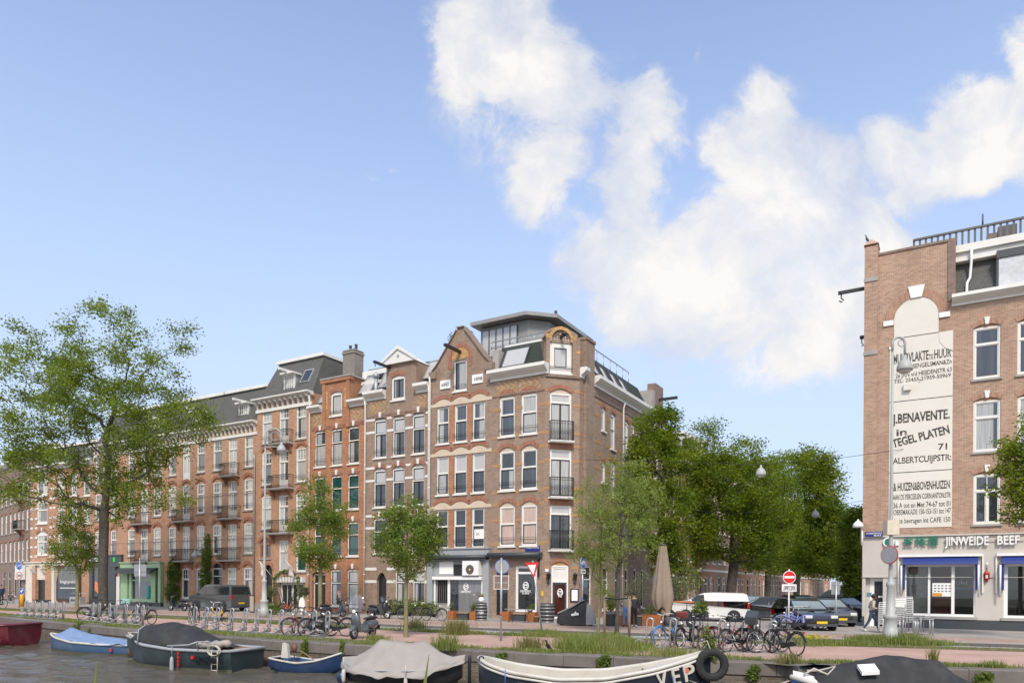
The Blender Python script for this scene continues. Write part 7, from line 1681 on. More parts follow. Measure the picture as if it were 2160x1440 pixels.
bike('yellow bicycle with a bright blue front tyre in the long rack', gb(459, 1318), R(160), yelfr, 'omafiets', bluetyre, bar=whitebar)
more('black bicycle at the left end of the long rack, beside the blue tyre', gb(408, 1316), R(130))
more('black bicycle with its front wheel raised in the left rack', gb(303, 1316, .0), R(155), bk_sport)
bike('old black bicycle with a pale teal crate in the left rack', gb(262, 1312), R(120), black, extra='teal')
more('black bicycle at the left end of the left rack, below the elm trunk', gb(203, 1309), R(20))
more('silver bicycle squeezed in the left rack under the black one', gb(238, 1312), R(110), bk_sil)
more('black bicycle cut off by the left frame edge', gb(-8, 1283), R(175))
more('dark bicycle parked against the cream shop portal', gb(148, 1272), R(-35))
more('dark bicycle in front of the far left houses', gb(24, 1272), R(-40)); more('silver bicycle beside the ivy at the white block corner house', gb(50, 1272), R(-60), bk_sil)
bk_red = bike('dark red city bicycle in the long rack, left of the grey foreground scooter', gb(641, 1341), R(215), redfr, bar=black)
more('black bicycle in the right part of the long rack, nearest its second last hoop', gb(672, 1342), R(225), lean=-.05)
more('long black bicycle at the right end of the long rack beside the grey scooter', gb(703, 1341), R(170))
more('silver sport bicycle with pale bars in the long rack', gb(655, 1339), R(235), bk_sil)
bike('black bicycle with a bright blue front tyre in the nearest rack', gb(1413, 1364), R(222), black, tyre=bluetyre, bar=whitebar, mg=bluetyre)
more('black bicycle between the blue tyre and the crate in the nearest rack', gb(1452, 1368), R(232))
cr_b = bike('black bicycle carrying a black plastic crate with a plant in the nearest rack', gb(1492, 1370), R(238), redfr, extra='crate', bar=whitebar)
bike('dark red bicycle right of the crate bicycle in the nearest rack', gb(1535, 1371), R(128), redfr, tyre=redfr, bar=whitebar)
more('black bicycle with a pale handlebar in the middle of the nearest rack', gb(1556, 1374), R(215))
bike('black bicycle with a grey child seat lifted in the nearest rack', gb(1588, 1373, .12), R(60), black, extra='seatbag')
more('black bicycle behind the child seat bicycle in the nearest rack', gb(1622, 1376), R(205))
more('black bicycle at the right end of the nearest rack, beside the red path', gb(1652, 1380), R(110))
bb = bike('lavender blue hire bicycle with side bags, nearest of the blue row', gb(1674, 1330), R(172), bluefr, extra='bags', tyre=rubber, mg=bluefr, bar=whitebar)
for i, (px, py, lb) in enumerate(((1688, 1329, 'second'), (1699, 1328, 'third'), (1709, 1327, 'rearmost'))): dup(bb, gb(px, py), R(170-3*i), 'lavender blue hire bicycle, %s of the blue row in front of the parked cars' % lb, lean=.06)
def crate_plant():
 p = cr_b.matrix_world @ Vector((0, 0, 0)); bpy.context.view_layer.update(); p = cr_b.matrix_world @ Vector((.6, 0, 1.05)); bush('crate_plant', 'leafy plant growing out of the black crate of the bicycle', p, [(0, 0, .25, .28, .24, .24), (.12, .05, .45, .16, .14, .18)], 620, .085, lf_ivy, 91, 'plant')
crate_plant()
# ================================================================== SCOOTERS
def scooter(label, loc, rz, body, screen='tall', whitewall=False, lean=.05, apron=False):
 """front at +x"""
 r = thing('motor_scooter', label, 'scooter', loc, rz, 'motor scooters parked on the quay'); r.rotation_euler = (lean, 0, rz)
 def ell(name, m, secs, n=12):
  q = MB(m); q.smooth = True; S = []
  for x, w, z0, z1 in secs: S.append([(x, w*math.cos(t), (z0+z1)/2+(z1-z0)/2*math.sin(t)) for t in [2*PI*i/n for i in range(n)]])
  q.loft(S, None, close=True); return q.build(name, r)
 for x in (.66, -.60):
  q = MB(rubber); Rr = .235; q.lathe([(Rr-.09, -.045), (Rr-.02, -.055), (Rr, -.03), (Rr, .03), (Rr-.02, .055), (Rr-.09, .045)], 18); o = q.build('wheel', r, (x, 0, Rr)); o.rotation_euler = (PI/2, 0, 0)
  q = MB(whitec if whitewall else zinc); q.lathe([(.145, -.05), (.15, 0), (.145, .05)], 14); q.lathe([(.05, -.058), (.05, .058)], 10, black); o2 = q.build('rim', o)
 ell('rear_body', body, [(-.98, .03, .52, .60), (-.9, .13, .40, .66), (-.72, .20, .33, .72), (-.5, .22, .30, .74), (-.28, .18, .34, .70), (-.12, .10, .40, .64)])
 q = MB(body)           # floor board, leg shield
 q.smooth = False; q.box(-.18, -.16, .24, .42, .16, .31); q.prism([(-.2, .26), (-.2, .5), (-.12, .5), (-.1, .3)], -.14, .14)
 S = []
 for z, x, w in ((.26, .40, .15), (.45, .50, .20), (.68, .56, .22), (.86, .55, .19), (.98, .52, .10)): S.append([(x-.05, -w, z), (x+.02, -w*.6, z), (x+.05, 0, z), (x+.02, w*.6, z), (x-.05, w, z), (x-.07, w*.6, z), (x-.05, 0, z), (x-.07, -w*.6, z)])
 q.loft(S, None, close=True); q.build('leg_shield', r)
 ell('front_mudguard', body, [(.42, .05, .36, .42), (.52, .09, .32, .50), (.66, .10, .34, .54), (.80, .09, .30, .48), (.90, .03, .28, .34)])
 ell('seat', black, [(-.92, .06, .74, .78), (-.82, .13, .70, .82), (-.55, .15, .71, .83), (-.35, .14, .70, .80), (-.15, .10, .70, .77), (-.08, .03, .71, .74)])
 q = MB(body); q.smooth = True; q.sphere((.50, 0, 1.04), (.13, .13, .09)); q.rod((.52, 0, .9), (.50, 0, 1.02), .05, 8); q.build('headset', r)
 q = MB(black); q.tube([(.36, -.33, 1.08), (.46, -.2, 1.08), (.48, 0, 1.06), (.46, .2, 1.08), (.36, .33, 1.08)], .016, 6)
 for s in (-1, 1): q.rod((.42, s*.3, 1.08), (.34, s*.34, 1.07), .022, 6); q.rod((.46, s*.24, 1.08), (.44, s*.34, 1.26), .008, 5); q.sphere((.44, s*.36, 1.28), (.02, .06, .04), None, 8, 6)
 q.build('handlebar', r); q = MB(whitec); q.sphere((.61, 0, 1.03), (.03, .075, .075), None, 12, 8); q.build('headlight', r)
 q = MB(mat('rear_lamp', (.4, .01, .01), .3)); q.box(-1.0, -.05, .54, -.965, .05, .62); q.build('rear_light', r)
 q = MB(chrome); q.rod((-.35, -.17, .22), (-.85, -.19, .26), .05, 8); q.build('exhaust', r); q = MB(black); q.rod((-.05, .1, .25), (-.02, .2, .02), .015, 5); q.rod((-.3, .12, .3), (-.6, .05, .24), .05, 6); q.build('side_stand', r)
 q = MB(iron); q.box(-1.04, -.09, .30, -1.0, .09, .46); q.build('number_plate', r)
 if screen:
  g = MATS.get('wind_screen') or seeglass('wind_screen', (.80, .80, .82), .10); q = MB(g); S = []; hh = {'tall': .62, 'low': .35}[screen]
  for k in range(5): t = k/4; z = 1.02+hh*t; w = (.28+.05*math.sin(PI*t))*(1 if k < 4 else .6); x = .60-.16*t; S.append([(x-.07, -w, z), (x, -w*.5, z), (x+.02, 0, z), (x, w*.5, z), (x-.07, w, z)])
  q.smooth = True; q.loft(S, None, caps=False); q.build('wind_screen', r)
 if apron: q = MB(darkgrey); q.hexa([(.35, -.3, .3), (.5, -.3, .3), (.5, .3, .3), (.35, .3, .3), (.05, -.28, .85), (.45, -.28, 1.0), (.45, .28, 1.0), (.05, .28, .85)]); q.build('leg_apron', r)
 return r
sgrey = mat('scooter_grey', (.105, .115, .125), .28, .25, scale=3, amt=.06, coat=.6)
sblk = mat('scooter_black', (.025, .026, .03), .25, scale=3, amt=.1, coat=.6)
a = gp(742, 1349); b = gp(791, 1341); scooter('grey motor scooter with a tall clear windscreen beside the bushy young tree, nearest the canal', (a+b)/2, math.atan2((a-b).y, (a-b).x)-.15, sgrey)
scooter('black motor scooter facing the orange house, left of the silver bicycle', gb(702, 1301), R(40), sblk, 'tall')
scooter('dark motor scooter with whitewall tyres and a leg apron, nearest the pointed door', gb(801, 1304), R(-35), sblk, 'low', True, apron=True)
scooter('black motor scooter parked in front of the dark van bonnet', gb(375, 1288), R(160), sblk, None)
# ================================================================== CARS AND VANS
def wheel_at(root, x, y, r, s, n=20):
 q = MB(rubber); q.lathe([(r*.62, -.1), (r*.9, -.11), (r, -.07), (r, .07), (r*.9, .11), (r*.62, .1)], n); o = q.build('wheel', root, (x, y, r)); o.rotation_euler = (PI/2, 0, 0)
 q = MB(rimm); q.lathe([(r*.63, -.085), (r*.60, 0), (r*.63, .085)], n)
 for k in range(5): t = 2*PI*k/5; q.box(-.03, 0, 0, .03, .0, 0) if False else q.rod((0, 0, .1), (r*.6*math.cos(t), r*.6*math.sin(t), .095), .035, 4); q.rod((0, 0, -.1), (r*.6*math.cos(t), r*.6*math.sin(t), -.095), .035, 4)
 q.build('rim', o)
carglass = mat('car_glass', (.018, .022, .024), .05, scale=2, amt=.2); glint = mat('windscreen_glint', (.22, .27, .28), .06, scale=1.5, amt=.3); lampred = mat('tail_lamp', (.45, .01, .01), .2); lampw = mat('head_lamp', (.6, .6, .58), .12); plate = mat('plate_yellow', (.65, .42, .01), .5)  # glint: reflected brightness put into the windscreen's pale base colour
def car(label, loc, rz, paintm, L_, W, Hh, out, belt, side, ws, rw, wheels, wr=.33, name='parked_car', cat='car', tumble=.16, glass=None):
 """profile `out` (x from nose at 0 to tail, z); belt = window line; side = side window outlines; ws / rw = windscreen and rear window edge points. nose at local +x"""
 r = thing(name, label, cat, loc, rz, 'cars parked at the side street' if cat == 'car' else None); hw = W/2; cx = L_/2
 def y(z): return hw if z <= belt else hw-tumble*(z-belt)/(Hh-belt)
 def P(x, z, s, o=0): xx = min(max(x, 0), L_); nose = .12*max(0, 1-xx/.5)**2+.07*max(0, 1-(L_-xx)/.4)**2; return (cx-x, s*(y(z)-nose+o), z)
 q = MB(paintm); n = len(out)
 for i in range(n): a_, b_ = out[i], out[(i+1) % n]; q.quad(P(*a_, -1), P(*b_, -1), P(*b_, 1), P(*a_, 1))
 for s in (-1, 1):
  lo = [p for p in out if p[1] <= belt]; hi = [p for p in out if p[1] >= belt]
  for poly in (lo, hi):
   if len(poly) > 2: q.add([P(*p, s) for p in poly], [tuple(t) for t in tessellate_polygon([[Vector((p[0], p[1], 0)) for p in poly]])])
 q.build('body', r, bevel=.05)
 for w in side:
  for s in (-1, 1): g = MB(glass or carglass); g.add([P(*p, s, .014) for p in w]+[P(*p, s, -.03) for p in w], [tuple(t) for t in tessellate_polygon([[Vector((p[0], p[1], 0)) for p in w]])]); g.build('side_window', r, fix=False)
 for nm, (a_, b_), m_ in (('windscreen', ws, glint), ('rear_window', rw, glass or carglass)):
  k = MB(m_); d = Vector((-(b_[1]-a_[1]), 0, -(b_[0]-a_[0]))); sg = 1 if nm == 'windscreen' else -1; nx = Vector((abs(b_[1]-a_[1])*sg, 0, abs(b_[0]-a_[0]))).normalized()*.02
  pts = []
  for (x, z), t in ((a_, .1), (b_, .1)):
   for s in (-1, 1): p = Vector(P(x, z, s)); p.y -= s*.10; pts.append(p)
  lo, hi = pts[:2], pts[2:]; f = [lo[0].lerp(hi[0], .06)+nx, lo[1].lerp(hi[1], .06)+nx, hi[1].lerp(lo[1], .06)+nx, hi[0].lerp(lo[0], .06)+nx]; k.hexa([p-nx*2 for p in f]+f); k.build(nm, r)
 for x in wheels:
  for s in (-1, 1):
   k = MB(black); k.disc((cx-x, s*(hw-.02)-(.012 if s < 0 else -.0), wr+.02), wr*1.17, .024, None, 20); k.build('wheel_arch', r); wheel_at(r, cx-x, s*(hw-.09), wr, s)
 for s in (-1, 1):
  k = MB(lampw); k.cbox((cx-.10, s*(hw-.30), belt-.28), (.16, .32, .14)); k.build('headlight', r, bevel=.02); k = MB(lampred); k.cbox((-cx+.06, s*(hw-.16), belt-.18), (.10, .17, .32)); k.build('tail_light', r, bevel=.02)
  k = MB(paintm); k.cbox((cx-L_*.27, s*(hw+.09), belt+.06), (.1, .17, .13)); k.build('mirror', r, bevel=.02)
 k = MB(plate); k.cbox((-cx-.01, 0, .62), (.02, .5, .11)); k.build('number_plate', r); k = MB(plate); k.cbox((cx+.01, 0, .42), (.02, .5, .11)); k.build('number_plate', r)
 k = MB(black); k.cbox((cx-.02, 0, .50), (.06, W*.62, .17)); k.build('grille', r); k = MB(darkgrey); k.box(-cx-.03, -hw+.12, .30, -cx+.2, hw-.12, .45); k.build('bumper', r); k = MB(darkgrey); k.box(cx-.2, -hw+.18, .24, cx+.02, hw-.18, .36); k.build('bumper', r)
 return r
def vanshape(Hh, L_=4.9): return [(.06, .30), (.0, .62), (.06, .95), (.30, 1.10), (1.02, 1.22), (1.78, Hh-.10), (2.05, Hh-.01), (2.6, Hh+.02), (L_-.35, Hh), (L_-.16, Hh-.08), (L_-.05, 1.22), (L_, .75), (L_-.02, .34), (L_-.6, .26), (.6, .26)]
vg = mat('van_grey', (.10, .105, .11), .32, .35, scale=2, amt=.05, coat=.5); cb = mat('car_black', (.013, .013, .015), .18, scale=2, amt=.1, coat=.7); cw = mat('van_white', (.62, .61, .58), .35, scale=2, amt=.05, coat=.3); csil = mat('car_silver', (.30, .31, .31), .3, .5, scale=2, amt=.05, coat=.4); cgr = mat('car_grey', (.07, .072, .075), .3, .4, scale=2, amt=.05, coat=.5)
vw = [[(1.12, 1.25), (1.75, 1.80), (2.12, 1.84), (2.14, 1.25)], [(2.24, 1.25), (2.24, 1.84), (4.55, 1.84), (4.64, 1.25)]]
FD2 = Vector((-.86, .51, 0))
p = gp(486, 1290); va = math.atan2(.51, -.86); nrm = Vector((.51, .86, 0))
v = car('dark grey panel van parked in front of the balcony houses', p+FD2*2.45+nrm*.95, va, vg, 4.9, 1.9, 1.97, vanshape(1.95), 1.22, vw, ((1.04, 1.24), (1.76, 1.84)), ((4.86, 1.25), (4.74, 1.84)), (.95, 3.95), .34, 'parked_van', 'van')
v2 = car('white panel van at the mouth of the side street behind the bicycle racks', gp(1494, 1309), R(168), cw, 4.6, 1.85, 1.72, vanshape(1.70, 4.6), 1.15, [[(1.12, 1.2), (1.62, 1.56), (2.0, 1.60), (2.02, 1.2)]], ((1.04, 1.2), (1.76, 1.60)), ((4.56, 1.2), (4.44, 1.62)), (.95, 3.7), .32, 'parked_van', 'van')
sed = [(.05, .28), (0, .55), (.08, .72), (.45, .84), (1.25, .95), (2.05, 1.42), (2.5, 1.50), (3.5, 1.48), (4.1, 1.30), (4.45, .98), (4.5, .6), (4.46, .32), (3.9, .22), (.6, .22)]
sw = [[(1.5, .98), (2.1, 1.38), (2.62, 1.42), (2.64, .98)], [(2.72, .98), (2.72, 1.42), (3.45, 1.41), (3.98, 1.24), (4.1, .98)]]
def sedan(label, loc, rz, m): return car(label, loc, rz, m, 4.5, 1.8, 1.5, sed, .96, sw, ((1.3, .98), (2.04, 1.40)), ((4.36, 1.02), (3.62, 1.44)), (.85, 3.6), .33)
sedan('black estate car behind the right end of the nearest bicycle rack', gp(1606, 1307), R(160), cb)
sedan('black car facing the canal behind the blue hire bicycles', gp(1733, 1331)+Vector((0, 2.2, 0)), R(-90), cb)
sedan('second dark car of the row facing the canal, behind the thin grey sign post', gp(1771, 1322)+Vector((.2, 2.2, 0)), R(-92), cgr)
sedan('grey car side on, next to the restaurant corner', gp(1797, 1311)+Vector((.2, 1.6, 0)), R(-60), cgr)
sedan('dark car far back under the trees left of the sign post', gp(1690, 1296), R(-80), cb)
car('black van parked deepest in the side street behind the row of cars', gp(1768, 1298), R(150), cb, 4.9, 1.9, 1.97, vanshape(1.95), 1.22, vw, ((1.04, 1.24), (1.76, 1.84)), ((4.86, 1.25), (4.74, 1.84)), (.95, 3.95), .34, 'parked_van', 'van')
sedan('silver car half hidden behind the white van in the side street', gp(1583, 1300), R(-75), csil)
def cargo():
 r = thing('cargo_moped', 'red cargo moped with an orange bar between parasol and white van', 'moped', gp(1438, 1321), R(165)); q = MB(paint('cargo_red', (.16, .02, .015), .4)); q.box(-.3, -.3, .45, .3, .3, .8); q.prism([(.3, .3), (.85, .3), (.9, .6), (.72, .95), (.6, .95), (.3, .7)], -.22, .22, black); q.build('body', r, bevel=.04)
 q = MB(paint('cargo_orange', (.55, .14, .03), .45)); q.box(-.6, -.2, 1.24, .8, .2, 1.30); q.build('canopy', r, bevel=.02); q = MB(darkgrey)
 for x in (-.25, .7):
  for y in (-.18, .18): q.rod((x, y, .5), (x, y, 1.25), .02, 5)
 q.build('canopy_post', r); wheel_at(r, .7, 0, .24, 1); wheel_at(r, -.45, -.3, .24, 1); wheel_at(r, -.45, .3, .24, 1); q = MB(clear); q.box(.78, -.26, .8, .8, .26, 1.28); q.build('windscreen', r)
cargo()
# ================================================================== STREET LAMPS, SIGNS, WIRES
lampgrey = mat('lamp_paint', (.35, .36, .345), .5, scale=4, amt=.1, dirt=((.25, .24, .2), .35)); lampglass = mat('lamp_glass', (.55, .55, .50), .3)
def lamp_head(q, c, r=.27):
 q.lathe([(r, -.16), (r*1.02, -.10), (r*.95, .02), (r*.72, .15), (r*.35, .24), (.06, .28), (.05, .40)], 14, None, c)
def street_lamp(label, px, py, arm_px, top_py, head_py, Y=None, sc_=1.0):
 b = gp(px, py) if Y is None else Vector((*at(px, py, Y).to_2d(), 0)); Y = b.y; r = thing('street_lamp', label, 'street lamp', b, 0, 'swan neck street lamps'); zt = at(px, top_py, Y).z; zh = at(arm_px, head_py, Y).z; dx = at(arm_px, 900, Y).x-at(px, 900, Y).x
 q = MB(lampgrey); q.lathe([(.25, 0), (.25, .5), (.23, .52), (.21, .9), (.25, .95), (.25, 1.05), (.16, 1.10), (.13, 2.1), (.16, 2.15), (.15, 2.25), (.09, 2.32), (.08, 2.5), (.05, zt*.6), (.042, zt-dx*1.1)], 12); q.build('post', r)
 q = MB(lampgrey); ra = dx/2; zc = zt-ra; pts = [(0, 0, zt-dx*1.2)]+[(ra-ra*math.cos(t), 0, zc+ra*math.sin(t)) for t in [PI*i/10 for i in range(11)]]+[(dx, 0, zh+.4)]; q.tube(pts, .045, 7)
 q.tube([(ra+ra*.55*math.cos(t)+.1, 0, zc+ra*.05+ra*.55*math.sin(t)) for t in [PI*1.9*i/10-.6 for i in range(11)]], .02, 5); q.tube([(0, 0, zh+.05), (dx*.4, 0, zh+.12), (dx*.8, 0, zh+.1)], .03, 5); q.build('swan_neck', r)
 q = MB(lampgrey); lamp_head(q, (dx, 0, zh)); q.build('lamp_shade', r); q = MB(lampglass); q.sphere((dx, 0, zh-.16), (.23, .23, .12), None, 12, 6); q.build('lamp_globe', r); return r
street_lamp('tall swan neck street lamp in front of the bay house', 557, 1302, 591, 903, 946)
SL = street_lamp('tall swan neck street lamp in front of the painted wall', 1878, 1357, 1904, 711, 772)
q = MB(mat('cable_box', (.55, .50, .38), .6)); q.box(-.22, -.16, 6.0-1.98, .22, .16, 6.0-1.45); q.build('junction_box', SL)
def hang_lamp(label, px, py, Y, r=.27):
 c = at(px, py, Y); root = thing('hanging_lamp', label, 'street lamp', c, 0, 'lamps hung over the side street'); q = MB(lampgrey); lamp_head(q, (0, 0, 0), r); q.build('lamp_shade', root); q = MB(lampglass); q.sphere((0, 0, -.16), (r*.8, r*.8, .1), None, 10, 6); q.build('lamp_globe', root); return c
c1 = hang_lamp('lamp hung on a wire over the side street, the nearer one', 1605, 996, 39); c2 = hang_lamp('lamp hung on a wire over the side street, the lower farther one', 1720, 1084, 54)
def wire(label, pts):
 q = MB(iron); q.tube(pts, .012, 4); tag(q.build('span_wire'), label, 'wire', 'wires over the side street')
e1 = RP.pt(0)+Vector((.1, .4, RP.tz(1820, 948)[1])); wire('span wire from the restaurant corner carrying the nearer hung lamp', [e1, e1.lerp(c1+Vector((0, 0, .42)), .5)-Vector((0, 0, .12)), c1+Vector((0, 0, .42)), c1+Vector((-9, 4.5, 1.4))])
e2 = Vector((RP.pt(0).x+.51*14, RP.pt(0).y+.86*14, c2.z+1.3)); wire('span wire carrying the farther hung lamp', [e2, c2+Vector((0, 0, .42)), c2+Vector((-6, 3, .3)), c2+Vector((-11, 5, 1.0))])
# ---- traffic signs
sgblue = mat('sign_blue', (.012, .10, .45), .4, amt=.04); sgred = mat('sign_red', (.55, .012, .012), .4, amt=.04); sgw = mat('sign_white', (.72, .72, .70), .4, amt=.03); sgback = mat('sign_back', (.30, .31, .32), .45, .3, scale=5, amt=.12); sgy = mat('bollard_yellow', (.65, .33, .01), .45, amt=.06)
def post(r, h, m=galv, rad=.038, lean=0): q = MB(m); q.rod((0, 0, 0), (lean, 0, h), rad, 8); q.build('post', r)
def disc(r, z, rad, front, back, rim=None, rimw=.05, y=-.05, name='sign_plate', x=0):
 q = MB(front); q.disc((x, y, z), rad-(rimw if rim else 0), .006, None, 28); q.disc((x, y+.008, z), rad, .012, rim or front, 28); q.disc((x, y+.021, z), rad-.004, .006, back, 28); return q.build(name, r)
def bikeicon(o, x, y, z, s, m):
 q = MB(m)
 for k in (-1, 1): q.tube([(x+k*.42*s+.24*s*math.cos(t), y, z-.12*s+.24*s*math.sin(t)) for t in [i*PI/6 for i in range(12)]], .035*s, 4, None, True)
 for a_, b_ in (((-.42, -.12), (-.12, .2)), ((-.12, .2), (.3, .2)), ((.3, .2), (0, -.12)), ((0, -.12), (-.12, .2)), ((-.42, -.12), (0, -.12)), ((.42, -.12), (.28, .32)), ((.28, .32), (.42, .36)), ((-.14, .28), (-.14, .2)), ((-.22, .29), (-.04, .29))): q.rod((x+a_[0]*s, y, z+a_[1]*s), (x+b_[0]*s, y, z+b_[1]*s), .03*s, 4)
 q.build('bicycle_symbol', o)
def sign(name, label, px, py, rz=0.0, h=None, top=None, m=galv, lean=0):
 b = gp(px, py); r = thing(name, label, 'traffic sign', b, rz, 'traffic signs on the quay'); hh = h or at(px, top, b.y).z; post(r, hh, m, .038, lean); return r, b.y
Zp = lambda px, py, Y: at(px, py, Y).z
r, Y = sign('traffic_sign', 'blue bicycle path sign above a round red 30 sign at the far left', 40.5, 1282, R(-10), None, 1186)
o = disc(r, Zp(40, 1193, Y), .29, sgblue, sgback, sgw, .02); bikeicon(o, 0, -.056, Zp(40, 1193, Y), .38, sgw); o = disc(r, Zp(40, 1213, Y), .29, sgw, sgback, sgred, .06); text('30', .30, black, 'sign_number', o, (-.19, -.056, Zp(40, 1213, Y)-.11), bold=.03, width=.36)
r = thing('bollard', 'yellow bollard with a round blue arrow sign at the far left', 'bollard', gp(46, 1279)); Y = gp(46, 1279).y; q = MB(sgy); q.lathe([(.17, 0), (.17, Zp(46, 1254, Y)), (.13, Zp(46, 1253, Y))], 14); q.build('column', r); o = disc(r, Zp(46, 1246, Y), .24, sgblue, sgback, sgw, .015); q = MB(sgw); z = Zp(46, 1246, Y); q.prism([(-.12, z+.02), (.02, z-.14), (.03, z-.02), (.14, z+.1), (.06, z+.14), (-.02, z+.05)], -.06, -.05); q.build('arrow', o)
r, Y = sign('traffic_sign', 'grey back of a wide rectangular sign in front of the green shop', 294, 1296, R(-15), None, 1176); q = MB(sgback); q.box(-.46, .03, Zp(294, 1215, Y), .46, .06, Zp(294, 1190, Y)); q.box(-.4, .0, Zp(294, 1206, Y), .4, .029, Zp(294, 1205, Y)); q.build('sign_plate', r, bevel=.01)
r, Y = sign('traffic_sign', 'grey back of a round sign with blue rim and two small plates beside the cafe', 1056.5, 1351, 0, None, 1176); z = Zp(1057, 1194.5, Y)
q = MB(sgback); q.disc((0.02, .045, z), .255, .012, None, 28); q.disc((.02, .06, z), .275, .012, sgblue, 28); o = q.build('sign_plate', r); q = MB(mat('rust_plate', (.20, .135, .11), .7, scale=7, amt=.3))
for (a_, b_) in ((1214, 1227.5), (1229, 1241)): q.box(-.26, .05, Zp(1057, b_, Y), .26, .065, Zp(1057, a_, Y))
q.build('sub_plate', r); q = MB(sgw)
for (a_, b_) in ((1214, 1227.5), (1229, 1241)): z0, z1 = Zp(1057, b_, Y), Zp(1057, a_, Y); q.box(-.28, .045, z0-.02, .28, .07, z0); q.box(-.28, .045, z1, .28, .07, z1+.02); q.box(-.28, .045, z0, -.26, .07, z1); q.box(.26, .045, z0, .28, .07, z1)
q.build('plate_rim', r); q = MB(mat('red_band', (.5, .08, .03))); q.lathe([(.042, 0), (.042, .12)], 8, None, (0, 0, Zp(1057, 1297, Y))); q.build('post_band', r)
r, Y = sign('traffic_sign', 'red and white triangular yield sign on a leaning post', 1144, 1336, 0, None, 1182, lean=-.44)
zt, zb = Zp(1120, 1186, Y), Zp(1120, 1219, Y); q = MB(sgw); cxx = -.46
tri = lambda k: [(cxx-.30*k, zb+.58*(zt-zb)+(.42*(zt-zb))*k), (cxx+.27*k, zb+.62*(zt-zb)+(.42*(zt-zb))*k), (cxx+.09*k, zb+.6*(zt-zb)-.6*(zt-zb)*k)]
q.prism(tri(.62), -.062, -.05); q.prism(tri(1.0), -.05, -.03, sgred); q.prism(tri(.97), -.03, -.02, sgback); q.build('sign_plate', r)
r, Y = sign('traffic_sign', 'oval looking blue cycle and moped sign turned to the side street corner', 1228, 1318, R(58), None, 1176); z = Zp(1224, 1186, Y); o = disc(r, z, .31, sgblue, sgback, sgw, .02); bikeicon(o, .0, -.056, z, .36, sgw); q = MB(sgw); q.box(-.27, -.05, Zp(1224, 1209, Y), .27, -.035, Zp(1224, 1200, Y)); o = q.build('sub_plate', r); marks(o, black, 'plate_lettering', -.2, -.056, Zp(1224, 1206, Y), .4, .07, 9)
q = MB(sgback); z = Zp(1224, 1224, Y); q.disc((0, .045, z), .29, .012, None, 28); q.disc((0, .058, z), .30, .012, sgred, 28); q.build('round_plate', r); q = MB(sgblue); q.lathe([(.045, 0), (.045, .5)], 8, None, (0, 0, Zp(1224, 1280, Y))); q.build('post_sticker', r)
r, Y = sign('traffic_sign', 'red no entry sign with a white plate below it at the side street', 1663.5, 1329, 0, None, 1200, m=sgw); z = Zp(1663, 1216.5, Y); o = disc(r, z, .31, sgred, sgback, sgw, .03); q = MB(sgw); q.box(-.24, -.062, z-.055, .24, -.056, z+.055); q.build('white_bar', o)
q = MB(sgw); z0, z1 = Zp(1665, 1247, Y), Zp(1665, 1231.5, Y); q.box(-.35, -.05, z0, .35, -.035, z1); o = q.build('sub_plate', r, bevel=.008); text('uitgezonderd', .12, black, 'plate_lettering', o, (-.28, -.056, z1-.14), width=.56, bold=.012); bikeicon(o, -.15, -.056, z0+.13, .22, black); bikeicon(o, .16, -.056, z0+.13, .22, black)
r, Y = sign('traffic_sign', 'grey back of a rectangular sign left of the walking man', 1763, 1329, R(8), None, 1224); q = MB(sgback); q.box(-.22, .04, Zp(1761, 1253, Y), .22, .06, Zp(1761, 1226, Y)); q.box(-.2, .02, Zp(1761, 1233, Y), .2, .039, Zp(1761, 1231, Y)); q.build('sign_plate', r, bevel=.01)
b = SL.location.copy(); Y = b.y; r = thing('traffic_sign', 'grey back of a round red rimmed sign clamped to the street lamp by the restaurant', 'traffic sign', b+Vector((-.16, -.2, 0)), R(-60), 'traffic signs on the quay'); z = Zp(1873, 1170, Y); q = MB(sgback); q.disc((-.02, 0, z), .31, .014, None, 28); q.disc((-.02, .016, z), .34, .014, sgred, 28); q.build('sign_plate', r)
